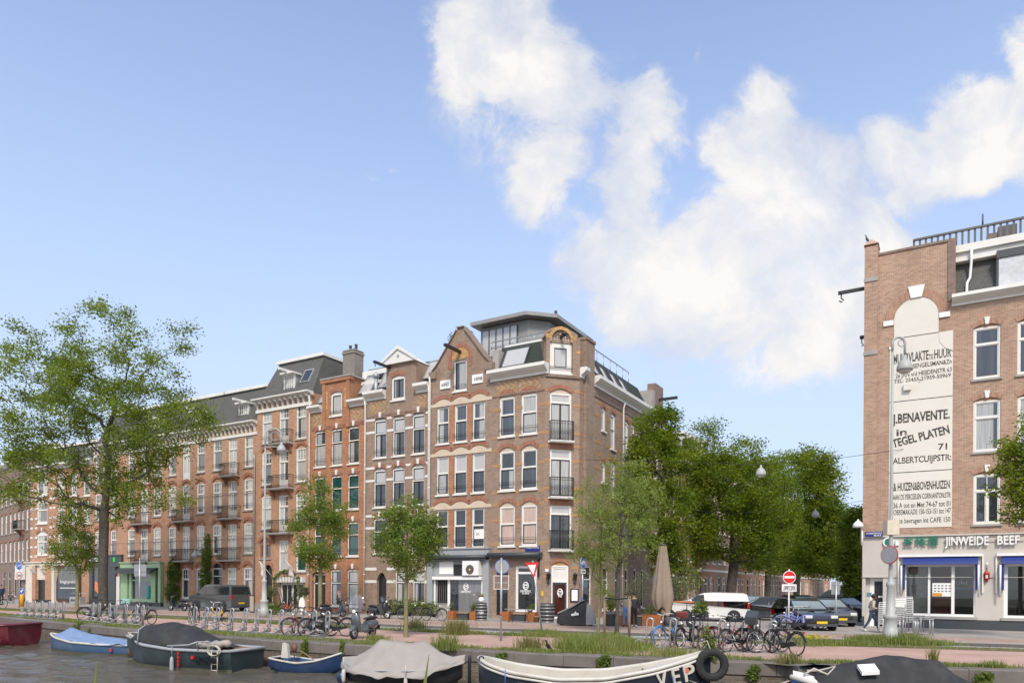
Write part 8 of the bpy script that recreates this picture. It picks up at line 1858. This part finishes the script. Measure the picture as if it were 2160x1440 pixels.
# ================================================================== PEOPLE
skin_d = mat('skin_brown', (.20, .10, .06), .55, amt=.08); skin_l = mat('skin_light', (.42, .24, .17), .55, amt=.08); hair_d = mat('hair_dark', (.012, .010, .008), .6, scale=30, amt=.4); hair_b = mat('hair_brown', (.07, .04, .02), .6, scale=30, amt=.4)
def person(label, loc, rz, top, pants, shoe, skin, hair, J, h=1.76, group=None, hairvol=1.0):
 """J: joint positions; +x is where the figure faces, +y its left"""
 root = thing('person', label, 'person', loc, rz, group); V = {k: Vector(v) for k, v in J.items()}; hd_ = ('head', 'look')
 ed = [('pelvis', 'belly'), ('belly', 'chest'), ('chest', 'neck'), ('neck', 'chin')]
 for s in 'lr': ed += [('chest', 'sh'+s), ('sh'+s, 'el'+s), ('el'+s, 'wr'+s), ('wr'+s, 'palm'+s), ('pelvis', 'hip'+s), ('hip'+s, 'kn'+s), ('kn'+s, 'an'+s), ('an'+s, 'toe'+s)]
 rad = dict(pelvis=(.15, .12), belly=(.145, .115), chest=(.165, .125), neck=(.06, .06), chin=(.06, .065), sh=(.075, .075), el=(.05, .05), wr=(.033, .033), palm=(.042, .022), hip=(.095, .095), kn=(.066, .066), an=(.048, .048), toe=(.045, .035))
 ks = [k for k in V if k not in hd_]; me = bpy.data.meshes.new('body'); me.from_pydata([V[k] for k in ks], [(ks.index(a_), ks.index(b_)) for a_, b_ in ed], []); o = bpy.data.objects.new('body', me); col.objects.link(o)
 md = o.modifiers.new('skin', 'SKIN'); md.use_smooth_shade = True
 if not me.skin_vertices: me.skin_vertices.new() if hasattr(me.skin_vertices, 'new') else None
 for i, k in enumerate(ks):
  kk = k if k in rad else k[:-1]; me.skin_vertices[0].data[i].radius = rad[kk]; me.skin_vertices[0].data[i].use_root = (k == 'pelvis')
 sb = o.modifiers.new('sub', 'SUBSURF'); sb.levels = sb.render_levels = 1
 bpy.context.view_layer.update(); dg = bpy.context.evaluated_depsgraph_get(); m2 = bpy.data.meshes.new_from_object(o.evaluated_get(dg)); bpy.data.objects.remove(o)
 q = MB(skin); q.smooth = True; vs = [v.co.copy() for v in m2.vertices]; cat = {'neck': skin, 'chin': skin, 'wr': skin, 'palm': skin, 'toe': shoe, 'an': pants, 'kn': pants, 'hip': pants, 'pelvis': pants, 'belly': top, 'chest': top, 'sh': top, 'el': top}
 by = {}
 for p in m2.polygons:
  c = p.center; best = None
  for a_, b_ in ed:
   A, B = V[a_], V[b_]; d = B-A; t = max(0, min(1, (c-A).dot(d)/max(1e-9, d.length_squared))); dist = (c-A-d*t).length
   if best is None or dist < best[0]: best = (dist, a_, b_, t)
  _, a_, b_, t = best; k = b_ if b_ in cat else b_[:-1]; k0 = a_ if a_ in cat else a_[:-1]
  if k == 'belly': mm = pants if t < .18 else top
  elif k == 'wr': mm = top if t < .88 else skin
  elif k == 'neck': mm = top if t < .55 else skin
  elif k == 'toe': mm = shoe
  elif k == 'an': mm = pants if t < .93 else shoe
  else: mm = cat[k]
  by.setdefault(mm, []).append(tuple(p.vertices))
 base = len(q.v); q.v += [tuple(v) for v in vs]
 for mm, fs in by.items():
  i = q._m(mm)
  for f in fs: q.f.append([base+k for k in f]); q.mi.append(i); q.sm.append(True)
 hc = V['head']; f = Vector((1, 0, 0)) if 'look' not in V else V['look'].normalized(); lf = Vector((0, 0, 1)).cross(f)
 q.sphere(hc, (.098, .078, .118), skin, 14, 10); q.sphere(hc+f*.10-Vector((0, 0, .015)), (.022, .016, .022), skin, 8, 6)
 for s in (-1, 1): q.sphere(hc+lf*s*.078-Vector((0, 0, .01)), (.022, .012, .032), skin, 8, 6); q.sphere(hc+f*.086+lf*s*.032+Vector((0, 0, .015)), (.012, .012, .009), black, 6, 5)
 q.sphere(hc+f*.086-Vector((0, 0, .058)), (.012, .026, .008), mat('lips', (.22, .08, .07)), 8, 5)
 for s in 'lr':       # hands: five fingers rooted in the palm
  pm, wr = V['palm'+s], V['wr'+s]; d = (pm-wr).normalized(); sd_ = d.cross(Vector((1, 0, .01))).normalized(); n_ = sd_.cross(d); sg = 1
  for k in range(4): a_ = pm+sd_*(.027-.018*k)+d*.01; ln = (.07, .08, .076, .06)[k]; q.tube([a_, a_+d*ln*.5+n_*.008, a_+d*ln*.85+n_*.026], [.0085, .0078, .006], 5, skin)
  a_ = pm-d*.03+sd_*.032; q.tube([a_, a_+sd_*.022+d*.025, a_+sd_*.026+d*.055+n_*.01], [.0095, .0085, .0065], 5, skin)
 q.build('body', root, fix=False)
 k = MB(hair); k.smooth = True; k.sphere(hc+Vector((0, 0, .03))-f*.014, (.108*hairvol, .090*hairvol, .105*hairvol), None, 14, 9);
 kk = k.build('hair', root)
 return root
def standing(lean=0, arms=((.05, .02), (.05, -.02)), stride=0.0, bend=(0.1, 0.1)):
 J = dict(pelvis=(0, 0, .95), belly=(.01+lean*.3, 0, 1.10), chest=(.0+lean*.7, 0, 1.32), neck=(.0+lean, 0, 1.46), chin=(.02+lean*1.2, 0, 1.54), head=(.035+lean*1.35, 0, 1.64))
 for s, sg, st in (('l', 1, stride), ('r', -1, -stride)):
  J['hip'+s] = (0, .09*sg, .90); kx = st*.55+.05; J['kn'+s] = (kx, .10*sg, .50); J['an'+s] = (st+(-.04 if st < 0 else 0), .10*sg, .09+(.05 if st < 0 else 0)); J['toe'+s] = (st+.15, .12*sg, .035)
  J['sh'+s] = (lean*.85, .19*sg, 1.40)
 return J
def arm(J, s, el, wr):
 J['el'+s] = el; J['wr'+s] = wr; d = (Vector(wr)-Vector(el)).normalized(); J['palm'+s] = tuple(Vector(wr)+d*.085); return J
J = standing(.06, stride=.34); arm(J, 'r', (-.02, -.30, 1.14), (.20, -.20, 1.10)); arm(J, 'l', (-.05, .31, 1.13), (.20, .20, 1.12)); J['look'] = (1, -.5, -.1)
jk = mat('pale_jacket', (.42, .37, .31), .85, amt=.1); jn = mat('blue_jeans', (.030, .052, .105), .85, scale=8, amt=.2); wsh = mat('white_shoe', (.66, .65, .63), .6);
man = person('man in a pale jacket and blue jeans walking past the restaurant door', gp(1838, 1332), R(-12), jk, jn, wsh, skin_d, hair_d, J, hairvol=1.12)
J = standing(.03); arm(J, 'r', (.02, -.27, 1.13), (.12, -.22, .92)); arm(J, 'l', (.05, .27, 1.13), (.24, .15, 1.02)); J['look'] = (1, .3, -.2)
person('person in an olive grey jacket and light jeans seen from behind near the terrace', gp(1320, 1322), R(80), mat('olive_jacket', (.20, .20, .16), .9), mat('light_jeans', (.09, .18, .36), .85), black, skin_l, hair_b, J)
J = standing(.05); arm(J, 'r', (-.02, -.27, 1.13), (.06, -.25, .90)); arm(J, 'l', (.02, .27, 1.13), (.10, .24, .90)); J['look'] = (1, .2, -.2)
person('person in black with white shoes standing right of the olive jacket', gp(1338, 1322), R(110), black, mat('black_trousers', (.012, .012, .014), .9), wsh, skin_l, hair_d, J)
J = standing(.02); arm(J, 'r', (.0, -.27, 1.13), (.08, -.25, .90)); arm(J, 'l', (.02, .27, 1.13), (.10, .24, .90))
person('person in a navy coat at the left frame edge', gp(3, 1272), R(-60), mat('navy_coat', (.015, .025, .06), .9), black, black, skin_l, hair_d, J)
def sitter():
 J = dict(pelvis=(0, 0, .52), belly=(.02, 0, .68), chest=(.07, 0, .90), neck=(.10, 0, 1.04), chin=(.13, 0, 1.11), head=(.15, 0, 1.21))
 for s, sg in (('l', 1), ('r', -1)): J['hip'+s] = (.02, .10*sg, .50); J['kn'+s] = (.44, .11*sg, .52); J['an'+s] = (.42, .11*sg, .10); J['toe'+s] = (.57, .12*sg, .04); J['sh'+s] = (.08, .19*sg, .98)
 arm(J, 'r', (.30, -.24, .80), (.36, -.08, 1.06)); arm(J, 'l', (.30, .24, .78), (.46, .12, .86)); J['look'] = (1, -.1, -.05)
 p = RF.root.matrix_world @ RF.L(S20+.85, .95, .42); person('diner in a grey shirt eating at the window of the restaurant', p, RP.ang+.1, mat('grey_shirt', (.10, .11, .10), .9), mat('dark_trousers', (.02, .02, .025), .9), black, skin_l, hair_b, J)
 r = thing('dining_chair', 'dining chair carrying the diner behind the restaurant window', 'chair', p, RP.ang+.1); q = MB(mat('chair_wood', (.09, .05, .03))); q.box(-.2, -.2, .40, .22, .2, .44); q.build('seat', r); q = MB(mat('chair_wood')if 0 else MATS['chair_wood']); q.box(-.22, -.2, .44, -.18, .2, .9); q.build('backrest', r)
 for x in (-.19, .19):
  for y in (-.18, .18): q = MB(MATS['chair_wood']); q.box(x-.02, y-.02, -.4, x+.02, y+.02, .4); q.build('leg', r)
 t = RF.root.matrix_world @ RF.L(S20+1.75, .95, .42); r = thing('dining_table', 'dining table in front of the diner', 'table', t, RP.ang); q = MB(MATS['chair_wood']); q.box(-.4, -.4, .70, .4, .4, .74); q.build('tabletop', r); q = MB(chrome); q.rod((0, 0, -.4), (0, 0, .7), .04, 8); q.lathe([(.25, 0), (.05, .05)], 12, None, (0, 0, -.4)); q.build('pedestal', r)
sitter()
# ================================================================== CAFE TERRACE AND PAVEMENT THINGS
corten = mat('corten_steel', (.30, .105, .03), .75, scale=5, amt=.28); barrelm = mat('barrel_oak', (.035, .032, .03), .75, scale=6, amt=.35); wood = mat('pale_wood', (.30, .20, .13), .75, scale=7, amt=.2)
FA_ = LP.ang
def fp(px, py): return gp(px, py)
def planter(label, px, py, w=.55, d=.5, h=.5, m=corten, plant=None, seed=1, rz=FA_):
 p = gp(px, py); r = thing('planter', label, 'planter', p, rz, 'planters of the cafe terrace'); q = MB(m); t = .03; q.box(-w/2, 0, 0, w/2, t, h); q.box(-w/2, d-t, 0, w/2, d, h); q.box(-w/2, t, 0, -w/2+t, d-t, h); q.box(w/2-t, t, 0, w/2, d-t, h); q.build('box', r); q = MB(m_soil); q.box(-w/2+t, t, 0, w/2-t, d-t, h-.06); q.build('soil', r)
 if plant: bush('planter_plant', plant, p+Vector((0, d*.3, h-.06)), [(0, 0, .22, w*.42, .2, .22), (.1, 0, .4, w*.25, .15, .2)], 420, .09, lf_olive if seed % 2 else lf_ivy, 200+seed, 'plant', 'plants in the cafe planters', ar=.3)
planter('left rusty steel planter under the grey cafe window', 950, 1307, .42, .45, .55, plant='grassy plant in the leftmost rusty planter', seed=1)
planter('second rusty steel planter under the grey cafe window, left of the barrel', 996, 1308, .42, .45, .55, plant='plant in the rusty planter left of the dark barrel', seed=2)
planter('rusty steel planter left under the tall brick cafe window', 1065, 1309.5, .5, .45, .55); planter('rusty steel planter right under the tall brick cafe window', 1119, 1311, .55, .45, .55, plant='leafy plant in the rusty planter beside the second barrel', seed=4)
def bench(label, px, py, w): r = thing('bench', label, 'bench', gp(px, py), FA_, 'benches of the cafe terrace'); q = MB(darkgrey); q.box(-w/2, .05, .40, w/2, .42, .46, wood); q.build('seat', r); q = MB(darkgrey); q.box(-w/2+.02, .10, 0, w/2-.02, .38, .40); q.build('base', r)
bench('dark bench between the two rusty planters of the grey cafe front', 973, 1307.5, .75); bench('dark bench under the tall brick cafe window', 1091, 1310, .85)
def barrel(label, px, py, h=1.0, rr=.36):
 r = thing('barrel', label, 'barrel', gp(px, py), 0, 'oak barrels of the cafe'); q = MB(barrelm); q.lathe([(rr*.82, 0), (rr*.95, h*.25), (rr, h*.5), (rr*.95, h*.75), (rr*.84, h)], 18); q.build('staves', r); q = MB(galv)
 for z, k in ((.04, .845), (.2, .935), (.38, .99), (.58, .99), (.76, .955), (.93, .89)): q.lathe([(rr*k+.006, z*h), (rr*k+.008, z*h+.045)], 18)
 q.build('hoops', r); q = MB(barrelm); q.lathe([(rr*.9, h), (rr*.9, h+.03)], 18, wood if 0 else barrelm); q.build('lid', r); return r
b1 = barrel('dark oak barrel right of the grey cafe window with white chalk lettering', 1015, 1308); marks(b1, whitec, 'chalk_lettering', -.14, -.38, .45, .3, .08, 8)
barrel('wide dark oak barrel left of the red cafe door', 1154, 1313, 1.05, .42)
r = thing('vase', 'round white vase standing on the first barrel', 'vase', gp(1015, 1308)+Vector((0, 0, 1.03))); q = MB(whitec); q.lathe([(.06, 0), (.15, .08), (.17, .18), (.12, .3), (.08, .34)], 14); q.build('bowl', r); q = MB(lf_dry); q.sphere((0, 0, .42), (.14, .14, .1), None, 9, 6); q.build('dried_flowers', r)
r = thing('bistro_table', 'long narrow metal bistro table on curved legs in front of the cafe', 'table', gp(1091, 1313), FA_); q = MB(galv); q.box(-.85, .05, .72, .85, .5, .75); q.build('tabletop', r)
for x in (-.5, .5): q = MB(iron); q.tube([(x-.15, .1, 0), (x-.02, .2, .35), (x-.12, .25, .72)], .015, 5); q.tube([(x+.15, .1, 0), (x+.02, .2, .35), (x+.12, .25, .72)], .015, 5); q.build('leg', r)
r = thing('plant_pot', 'small terracotta pot at the foot of the second barrel', 'pot', gp(1132, 1312)); q = MB(mat('terracotta', (.36, .19, .11), .8)); q.lathe([(.12, 0), (.17, .3), (.19, .31), (.19, .36)], 14); q.build('pot', r)
r = thing('plant_pot', 'large grey pot between the wooden tree stakes', 'pot', gp(1287, 1320)); q = MB(mat('grey_pot', (.12, .125, .13), .6)); q.lathe([(.27, 0), (.33, .6), (.37, .61), (.37, .72), (.32, .72)], 18); q.build('pot', r); bush('planter_plant', 'dark shrub in the large grey pot', gp(1287, 1320)+Vector((0, 0, .7)), [(0, 0, .5, .35, .3, .5)], 700, .09, lf_dark, 214, 'plant', 'plants in the cafe planters')
planter('rusty steel planter behind the two standing people', 1314, 1321, .9, .5, .55); planter('rusty steel planter left of the folded parasol', 1374, 1321, 1.0, .6, .62, plant='low fir sprigs in the rusty planter by the parasol', seed=6)
r = thing('terrace_wall', 'low dark terrace partition with a wooden rail', 'partition', gp(1350, 1320), FA_+.3); q = MB(darkgrey); q.box(-.6, 0, 0, .6, .08, .5); q.build('panel', r); q = MB(wood); q.box(-.62, -.05, .5, .62, .13, .55); q.build('rail', r)
r = thing('planter_tub', 'grey round tub at the foot of the folded parasol', 'tub', gp(1415, 1321)); q = MB(mat('grey_pot', (.12, .125, .13))); q.lathe([(.36, 0), (.42, .45), (.42, .5)], 18); q.build('tub', r)
def covered():
 p = gp(1214, 1319); r = thing('covered_motorcycle', 'motorcycle under a black and grey rain cover at the cafe corner', 'motorcycle', p, R(-18), None)
 rows = [(-.98, .10, .16, .34), (-.9, .26, .1, .62), (-.55, .36, .07, .84), (-.1, .40, .06, 1.0), (.3, .38, .06, 1.26), (.48, .34, .06, 1.34), (.62, .34, .06, 1.22)]; rows2 = [(.62, .35, .06, 1.22), (.85, .32, .08, .98), (1.02, .24, .12, .55), (1.08, .12, .2, .36)]
 def sheet(rows, m, nm):
  S = []
  for k, (x, w_, z0, z1) in enumerate(rows): S.append([(x, -w_*(1+.06*math.sin(k*2.1)), z0), (x, -w_*.95, z0+(z1-z0)*.45), (x, -w_*.62, z0+(z1-z0)*.84), (x, -.0, z1), (x, w_*.62, z0+(z1-z0)*.84), (x, w_*.95, z0+(z1-z0)*.45), (x, w_, z0)])
  q = MB(m); q.smooth = True; q.loft(S, None); return q.build(nm, r)
 o = sheet(rows, blackcanvas, 'cover'); sheet(rows2, mat('grey_canvas', (.25, .24, .235), .85, bump=.2), 'cover_tail'); q = MB(MATS['grey_canvas']); q.prism([(-.9, .60), (-.1, .98), (.3, 1.24), (.48, 1.32), (.5, 1.36), (.3, 1.30), (-.1, 1.05), (-.9, .68)], -.2, .2); q.build('cover_stripe', r)
 q = MB(whitec); q.prism([(-.12, .52), (.26, .58), (.24, .68), (.12, .69), (.1, .78), (.02, .66), (-.14, .62)], -.425, -.40); q.build('cover_print', r)
 for x in (-.7, .75): q = MB(rubber); q.disc((x, -.06, .16), .16, .12, None, 14); q.build('wheel', r)
covered()
def parasol():
 p = gp(1397, 1321); Y = p.y; zt, zb = at(1397, 1146, Y).z, at(1397, 1284, Y).z; r = thing('parasol', 'tall folded beige parasol on the cafe terrace', 'parasol', p)
 q = MB(darkgrey); q.rod((0, 0, 0), (0, 0, zt), .035, 8); q.box(-.4, -.4, 0, .4, .4, .08); q.build('pole', r); q = MB(mat('parasol_cloth', (.26, .20, .15), .9, scale=3, amt=.12, bump=.3)); q.smooth = True; S = []; n = 32
 for k in range(12):
  t = k/11; z = zt-.12-(zt-.12-zb)*t; rr = .17+.34*min(1, t*1.25); rr = rr if t < .86 else rr*(1-.25*(t-.86)/.14)
  S.append([((rr*(1+.16*math.cos(8*a_+.4*math.sin(t*3)))*math.cos(a_)), (rr*(1+.16*math.cos(8*a_))*math.sin(a_)), z+(.16*math.cos(4*a_+1)-.2*(math.cos(a_) > .3) if k == 11 else 0)) for a_ in [2*PI*i/n for i in range(n)]])
 q.loft(S, None, close=True); q.build('canopy', r); q = MB(MATS['parasol_cloth']); q.smooth = True; q.lathe([(.10, 0), (.24, .12), (.2, .35), (.1, .5)], 10, None, (0.1, -.1, zb-.35)); q.build('cloth_tail', r); q = MB(darkgrey); q.lathe([(.16, 0), (.17, .12)], 10, None, (0, 0, zt-.12)); q.build('cap', r)
parasol()
def stake(label, px, py, top): p = gp(px, py); q = MB(wood); q.lathe([(.055, 0), (.055, at(px, top, p.y).z), (.045, at(px, top, p.y).z+.02)], 9); tag(q.build('tree_stake', None, p), label, 'stake', 'wooden tree stakes'); return p
s1 = stake('left wooden stake of the young pale tree', 1275, 1336, 1258); s2 = stake('right wooden stake of the young pale tree', 1327, 1346, 1258)
q = MB(rubber); z1, z2 = at(1275, 1260, s1.y).z, at(1327, 1260, s2.y).z; q.tube([s1+Vector((0, -.06, z1)), s1.lerp(s2, .5)+Vector((0, -.1, (z1+z2)/2-.07)), s2+Vector((0, -.06, z2))], .03, 5); tag(q.build('tree_tie'), 'black rubber tie between the two wooden stakes', 'tree tie')
# stacked white chairs and tables of the restaurant
def chair0(loc, rz, label):
 r = thing('terrace_chair', label, 'chair', loc, rz, 'stacked white terrace chairs'); q = MB(whitec); q.box(-.22, -.21, .43, .22, .21, .455); q.build('seat', r); q = MB(whitec)
 for z in (.58, .67, .76): q.box(-.21, .19, z, .21, .21, z+.055)
 q.tube([(-.21, .2, .45), (-.21, .24, .84), (.21, .24, .84), (.21, .2, .45)], .014, 5); q.build('backrest', r)
 for x in (-.2, .2):
  for y, b in ((-.2, -.24), (.2, .25)): q = MB(galv); q.rod((x, b, 0), (x, y, .45), .014, 5); q.build('leg', r)
 for x in (-.23, .23): q = MB(whitec); q.tube([(x, -.22, .44), (x, -.2, .63), (x, .2, .65)], .013, 5); q.build('armrest', r)
 return r
base = gp(1865, 1335); C0 = chair0(base, R(-120), 'white terrace chair at the bottom of the stack by the side door')
for k in range(1, 10): dup(C0, base+Vector((0, 0, .085*k)), R(-120), 'white terrace chair, number %d up in the stack by the side door' % (k+1) if k < 9 else 'white terrace chair on top of the stack by the side door')
base2 = gp(1899, 1335)
for k in range(10): dup(C0, base2+Vector((0, 0, .085*k)), R(-30), ('white terrace chair, number %d up in the stack right of the street lamp' % (k+1)) if 0 < k < 9 else ('white terrace chair at the bottom of the stack right of the street lamp' if k == 0 else 'white terrace chair on top of the stack right of the street lamp'))
base3 = gp(1914, 1333)
for k in range(10): dup(C0, base3+Vector((0, 0, .085*k+.06)), R(150), ('white terrace chair, number %d up in the stack against the restaurant window' % (k+1)) if 0 < k < 9 else ('white terrace chair at the bottom of the stack against the restaurant window' if k == 0 else 'white terrace chair on top of the stack against the restaurant window'))
def table0(loc, rz, label):
 r = thing('terrace_table', label, 'table', loc, rz, 'stacked silver terrace tables'); q = MB(galv); q.box(-.34, -.34, .70, .34, .34, .725); q.build('tabletop', r, bevel=.008)
 for x in (-.3, .3):
  for y in (-.3, .3): q = MB(galv); q.rod((x, y, 0), (x, y, .70), .022, 6); q.build('leg', r)
 return r
tb = gp(1914, 1338); T0 = table0(tb, R(-28), 'silver terrace table, left of the group under the restaurant window')
dup(T0, tb+Vector((.1, -.04, .07)), R(-24), 'silver terrace table stacked on the left table'); dup(T0, tb+Vector((.26, -.1, .14)), R(-40), 'silver terrace table topmost of the left pile, turned a little'); dup(T0, tb+Vector((.58, -.34, 0)), R(-30), 'silver terrace table, right of the group under the restaurant window'); dup(T0, tb+Vector((.50, -.28, .08)), R(-34), 'silver terrace table stacked on the right table')
lan = RF.root.matrix_world @ RF.L(RF.x(2081, 1213), -.12, RF.z(2081, 1213)); r = thing('wall_lantern', 'small red lantern hung on the plaster pier between the awnings', 'lantern', lan, RP.ang); q = MB(paint('lantern_red', (.42, .02, .02), .4)); q.lathe([(.03, -.32), (.08, -.22), (.13, -.18), (.12, .05), (.15, .08), (.05, .2), (.02, .3)], 6); q.build('case', r); q = MB(lampglass); q.box(-.05, -.125, -.14, .05, -.11, .02); q.build('pane', r)
lan2 = RF.root.matrix_world @ RF.L(RF.x(2082, 1191), -.05, RF.z(2082, 1191)); q = MB(whitec); q.lathe([(.05, -.14), (.03, 0), (.05, .02), (.02, .12)], 8); tag(q.build('wall_sensor', None, lan2), 'tiny white fitting above the red lantern', 'fitting')
# flags, A-board, garland at the bay house
def flag(label, px0, py0, px1, py1, F, k):
 a_ = LP.pt(LP.t(px0, py0), LP.tz(px0, py0)[1]); t = at(px1, py1, a_.y-1.2); r = thing('flag', label, 'flag', a_, 0, 'white flags on the bay house'); d = t-a_; q = MB(whitec); q.rod((0, 0, 0), tuple(d), .022, 6); q.sphere(tuple(d), .04, None, 8, 6); q.build('pole', r)
 q = MB(mat('flag_cloth', (.62, .57, .56), .85)); q.smooth = True; S = []
 for i in range(7): t_ = i/6; S.append([tuple(d*.98-d*(.28*u)+Vector((.10*math.sin(t_*4+u*5)*t_+.1*t_*k, .05*math.sin(u*6+k), -.95*t_*(1-.12*u)))) for u in [j/6 for j in range(7)]])
 q.loft(S, None, caps=False); o = q.build('cloth', r, fix=False); md = o.modifiers.new('thickness', 'SOLIDIFY'); md.thickness = .006
flag('white flag hanging left of the street lamp on the bay house', 583, 1226, 547, 1183, None, 1); flag('white flag hanging above the flower garland door', 636, 1219, 604, 1183, None, 2)
r = thing('sign_board', 'beige pavement sign board behind the dark grey van', 'sign board', gp(531, 1292), FA_-.2); q = MB(black); q.box(-.3, 0, .0, .3, .04, 1.25); q.build('frame', r); q = MB(mat('board_beige', (.42, .34, .27), .7)); q.box(-.26, -.012, .12, .26, -.001, 1.18); q.build('board', r)
gx = LP.pt(LP.t(612, 1240)); bush('flower_garland', 'garland of leaves and white flowers arched over the bay house shop door', gx+Vector((-.15, -.45, 0)), [(-1.1+.0*i, .65-.0*i, .4+.45*i, .12, .1, .3) for i in range(5)]+[(-1.1+.3*i, .65-.17*i, 2.5+.5*math.sin(PI*i/7), .2, .12, .16) for i in range(8)]+[(1.05, -.6, .4+.45*i, .12, .1, .3) for i in range(5)], 1500, .11, lf_ivy, 93, 'garland', extra=(260, .11, lf_flower))
bush('topiary', 'round brown topiary ball on a thin stem left of the garland', gp(569, 1293), [(0, 0, 1.5, .42, .4, .38)], 1100, .09, lf_olive, 94, 'plant'); bush('topiary', 'round topiary ball right of the garland', gp(641, 1297), [(0, 0, 1.55, .38, .36, .36)], 1000, .09, lf_olive, 95, 'plant'); bush('shrub', 'low green shrub at the foot of the street lamp by the bay house', gp(575, 1296), [(0, 0, .4, .65, .4, .4)], 1100, .11, lf_ivy, 96)
r = thing('sign_board', 'white oval board leaning beside the garland shop door', 'sign board', gp(637, 1298), FA_); q = MB(whitec); q.prism([(.26*math.cos(t), .75+.45*math.sin(t)) for t in [2*PI*i/24 for i in range(24)]], -.03, .0); q.build('board', r); q = MB(wood); q.rod((-.15, .05, 0), (-.1, .0, .7), .02, 5); q.rod((.15, .05, 0), (.1, .0, .7), .02, 5); q.build('easel', r)
r = thing('rack_box', 'grey metal crate with railing in front of the left corner house', 'crate', gp(157, 1274), FA_); q = MB(galv); q.box(-.85, 0, .05, .85, .5, .7); q.build('box', r); q = MB(galv); q.tube([(-.85, 0, .7), (-.7, 0, 1.05), (.85, 0, 1.05), (.85, 0, .7)], .025, 5); q.tube([(-.85, .5, .7), (-.7, .5, 1.05), (.85, .5, 1.05), (.85, .5, .7)], .025, 5); q.build('railing', r); text('BAUGA', .3, black, 'crate_lettering', r, (-.6, -.01, .28), width=1.0, bold=.03)
# wall lamp of the balcony house, birds, basket
def wall_lamp(label, px, py, ax, ay): p = LP.pt(LP.t(px, py), LP.tz(px, py)[1]); r = thing('wall_lamp', label, 'street lamp', p, FA_); q = MB(lampgrey); q.tube([(0, 0, -.9), (0, -.15, .1), (-.05, -.4, .55), (-.3, -.6, .72), (-.6, -.7, .6), (-.65, -.7, .38)], .035, 6); q.build('arm', r); q = MB(lampgrey); lamp_head(q, (-.65, -.7, .1), .26); q.build('lamp_shade', r); q = MB(lampglass); q.sphere((-.65, -.7, -.05), (.2, .2, .1), None, 10, 6); q.build('lamp_globe', r)
wall_lamp('curved wall lamp above the dark grey van', 438, 1172, 427, 1165)
def bird(label, p, rz, m, s=1.0, beak=black):
 TT = Matrix.Translation((0, 0, .14*s)) @ Matrix.Rotation(-R(32), 4, 'Y') @ Matrix.Translation((0, 0, -.14*s))
 r = thing('bird', label, 'bird', p, rz); q = MB(m); q.T = TT; q.smooth = True; S = []; n = 10
 for x, z, a_, b_ in ((-.30, .10, .012, .03), (-.20, .13, .035, .02), (-.10, .16, .06, .055), (0, .19, .075, .075), (.09, .23, .065, .07), (.14, .28, .045, .045), (.17, .32, .042, .042), (.21, .325, .035, .035), (.24, .32, .012, .012)): S.append([(x*s, a_*s*math.cos(t), (z+b_*math.sin(t))*s) for t in [2*PI*i/n for i in range(n)]])
 q.loft(S, None, close=True); q.sphere((.19*s, .03*s, .335*s), .007*s, chrome, 6, 5); q.build('body', r); q = MB(beak); q.T = TT; q.tube([(.23*s, 0, .32*s), (.27*s, 0, .315*s), (.30*s, 0, .30*s)], [.014*s, .01*s, .003*s], 6); q.build('beak', r); q = MB(m); q.T = TT
 for sg in (-1, 1): q.hexa([(-.30*s, sg*.03*s, .10*s), (.08*s, sg*.062*s, .17*s), (.08*s, sg*.075*s, .17*s), (-.30*s, sg*.04*s, .10*s), (-.26*s, sg*.035*s, .15*s), (.06*s, sg*.06*s, .26*s), (.06*s, sg*.072*s, .26*s), (-.26*s, sg*.045*s, .15*s)])
 q.build('wings', r); q = MB(black)
 for sg in (-1, 1): q.rod((.0, sg*.03*s, .13*s), (.01*s, sg*.035*s, .01*s), .007*s, 5); [q.rod((.01*s, sg*.035*s, .008*s), (dx*s, (sg*.035+dy)*s, .005*s), .005*s, 4) for dx, dy in ((.06, 0), (.05, .025), (.05, -.025), (-.03, 0))]
 q.build('legs', r)
bird('black crow standing on the quay coping', gp(1155, 1372, .015), R(200), mat('crow_black', (.012, .012, .014), .5), .8)
bird('small grey pigeon on top of the brick corner pilaster', RP.pt(RP.t(1831, 515), RP.tz(1831, 516)[1]+.30)+Vector((.1, .35, 0)), R(190), mat('pigeon_grey', (.13, .13, .14), .6), .85)
r = thing('wall_basket', 'planted basket on the street side of the painted building', 'basket', RP.pt(-.35, RP.tz(1815, 826)[1])+Vector((0, .6, 0)), 0); q = MB(black); q.lathe([(.12, -.25), (.22, .0), (.22, .05)], 10); q.build('pot', r); q = MB(lf_ivy); rng = np.random.default_rng(3); quads('leaves', leafquads(rng.normal(size=(160, 3))*np.array([.2, .2, .12])+np.array([0, 0, .12]), .1, rng), lf_ivy, r)
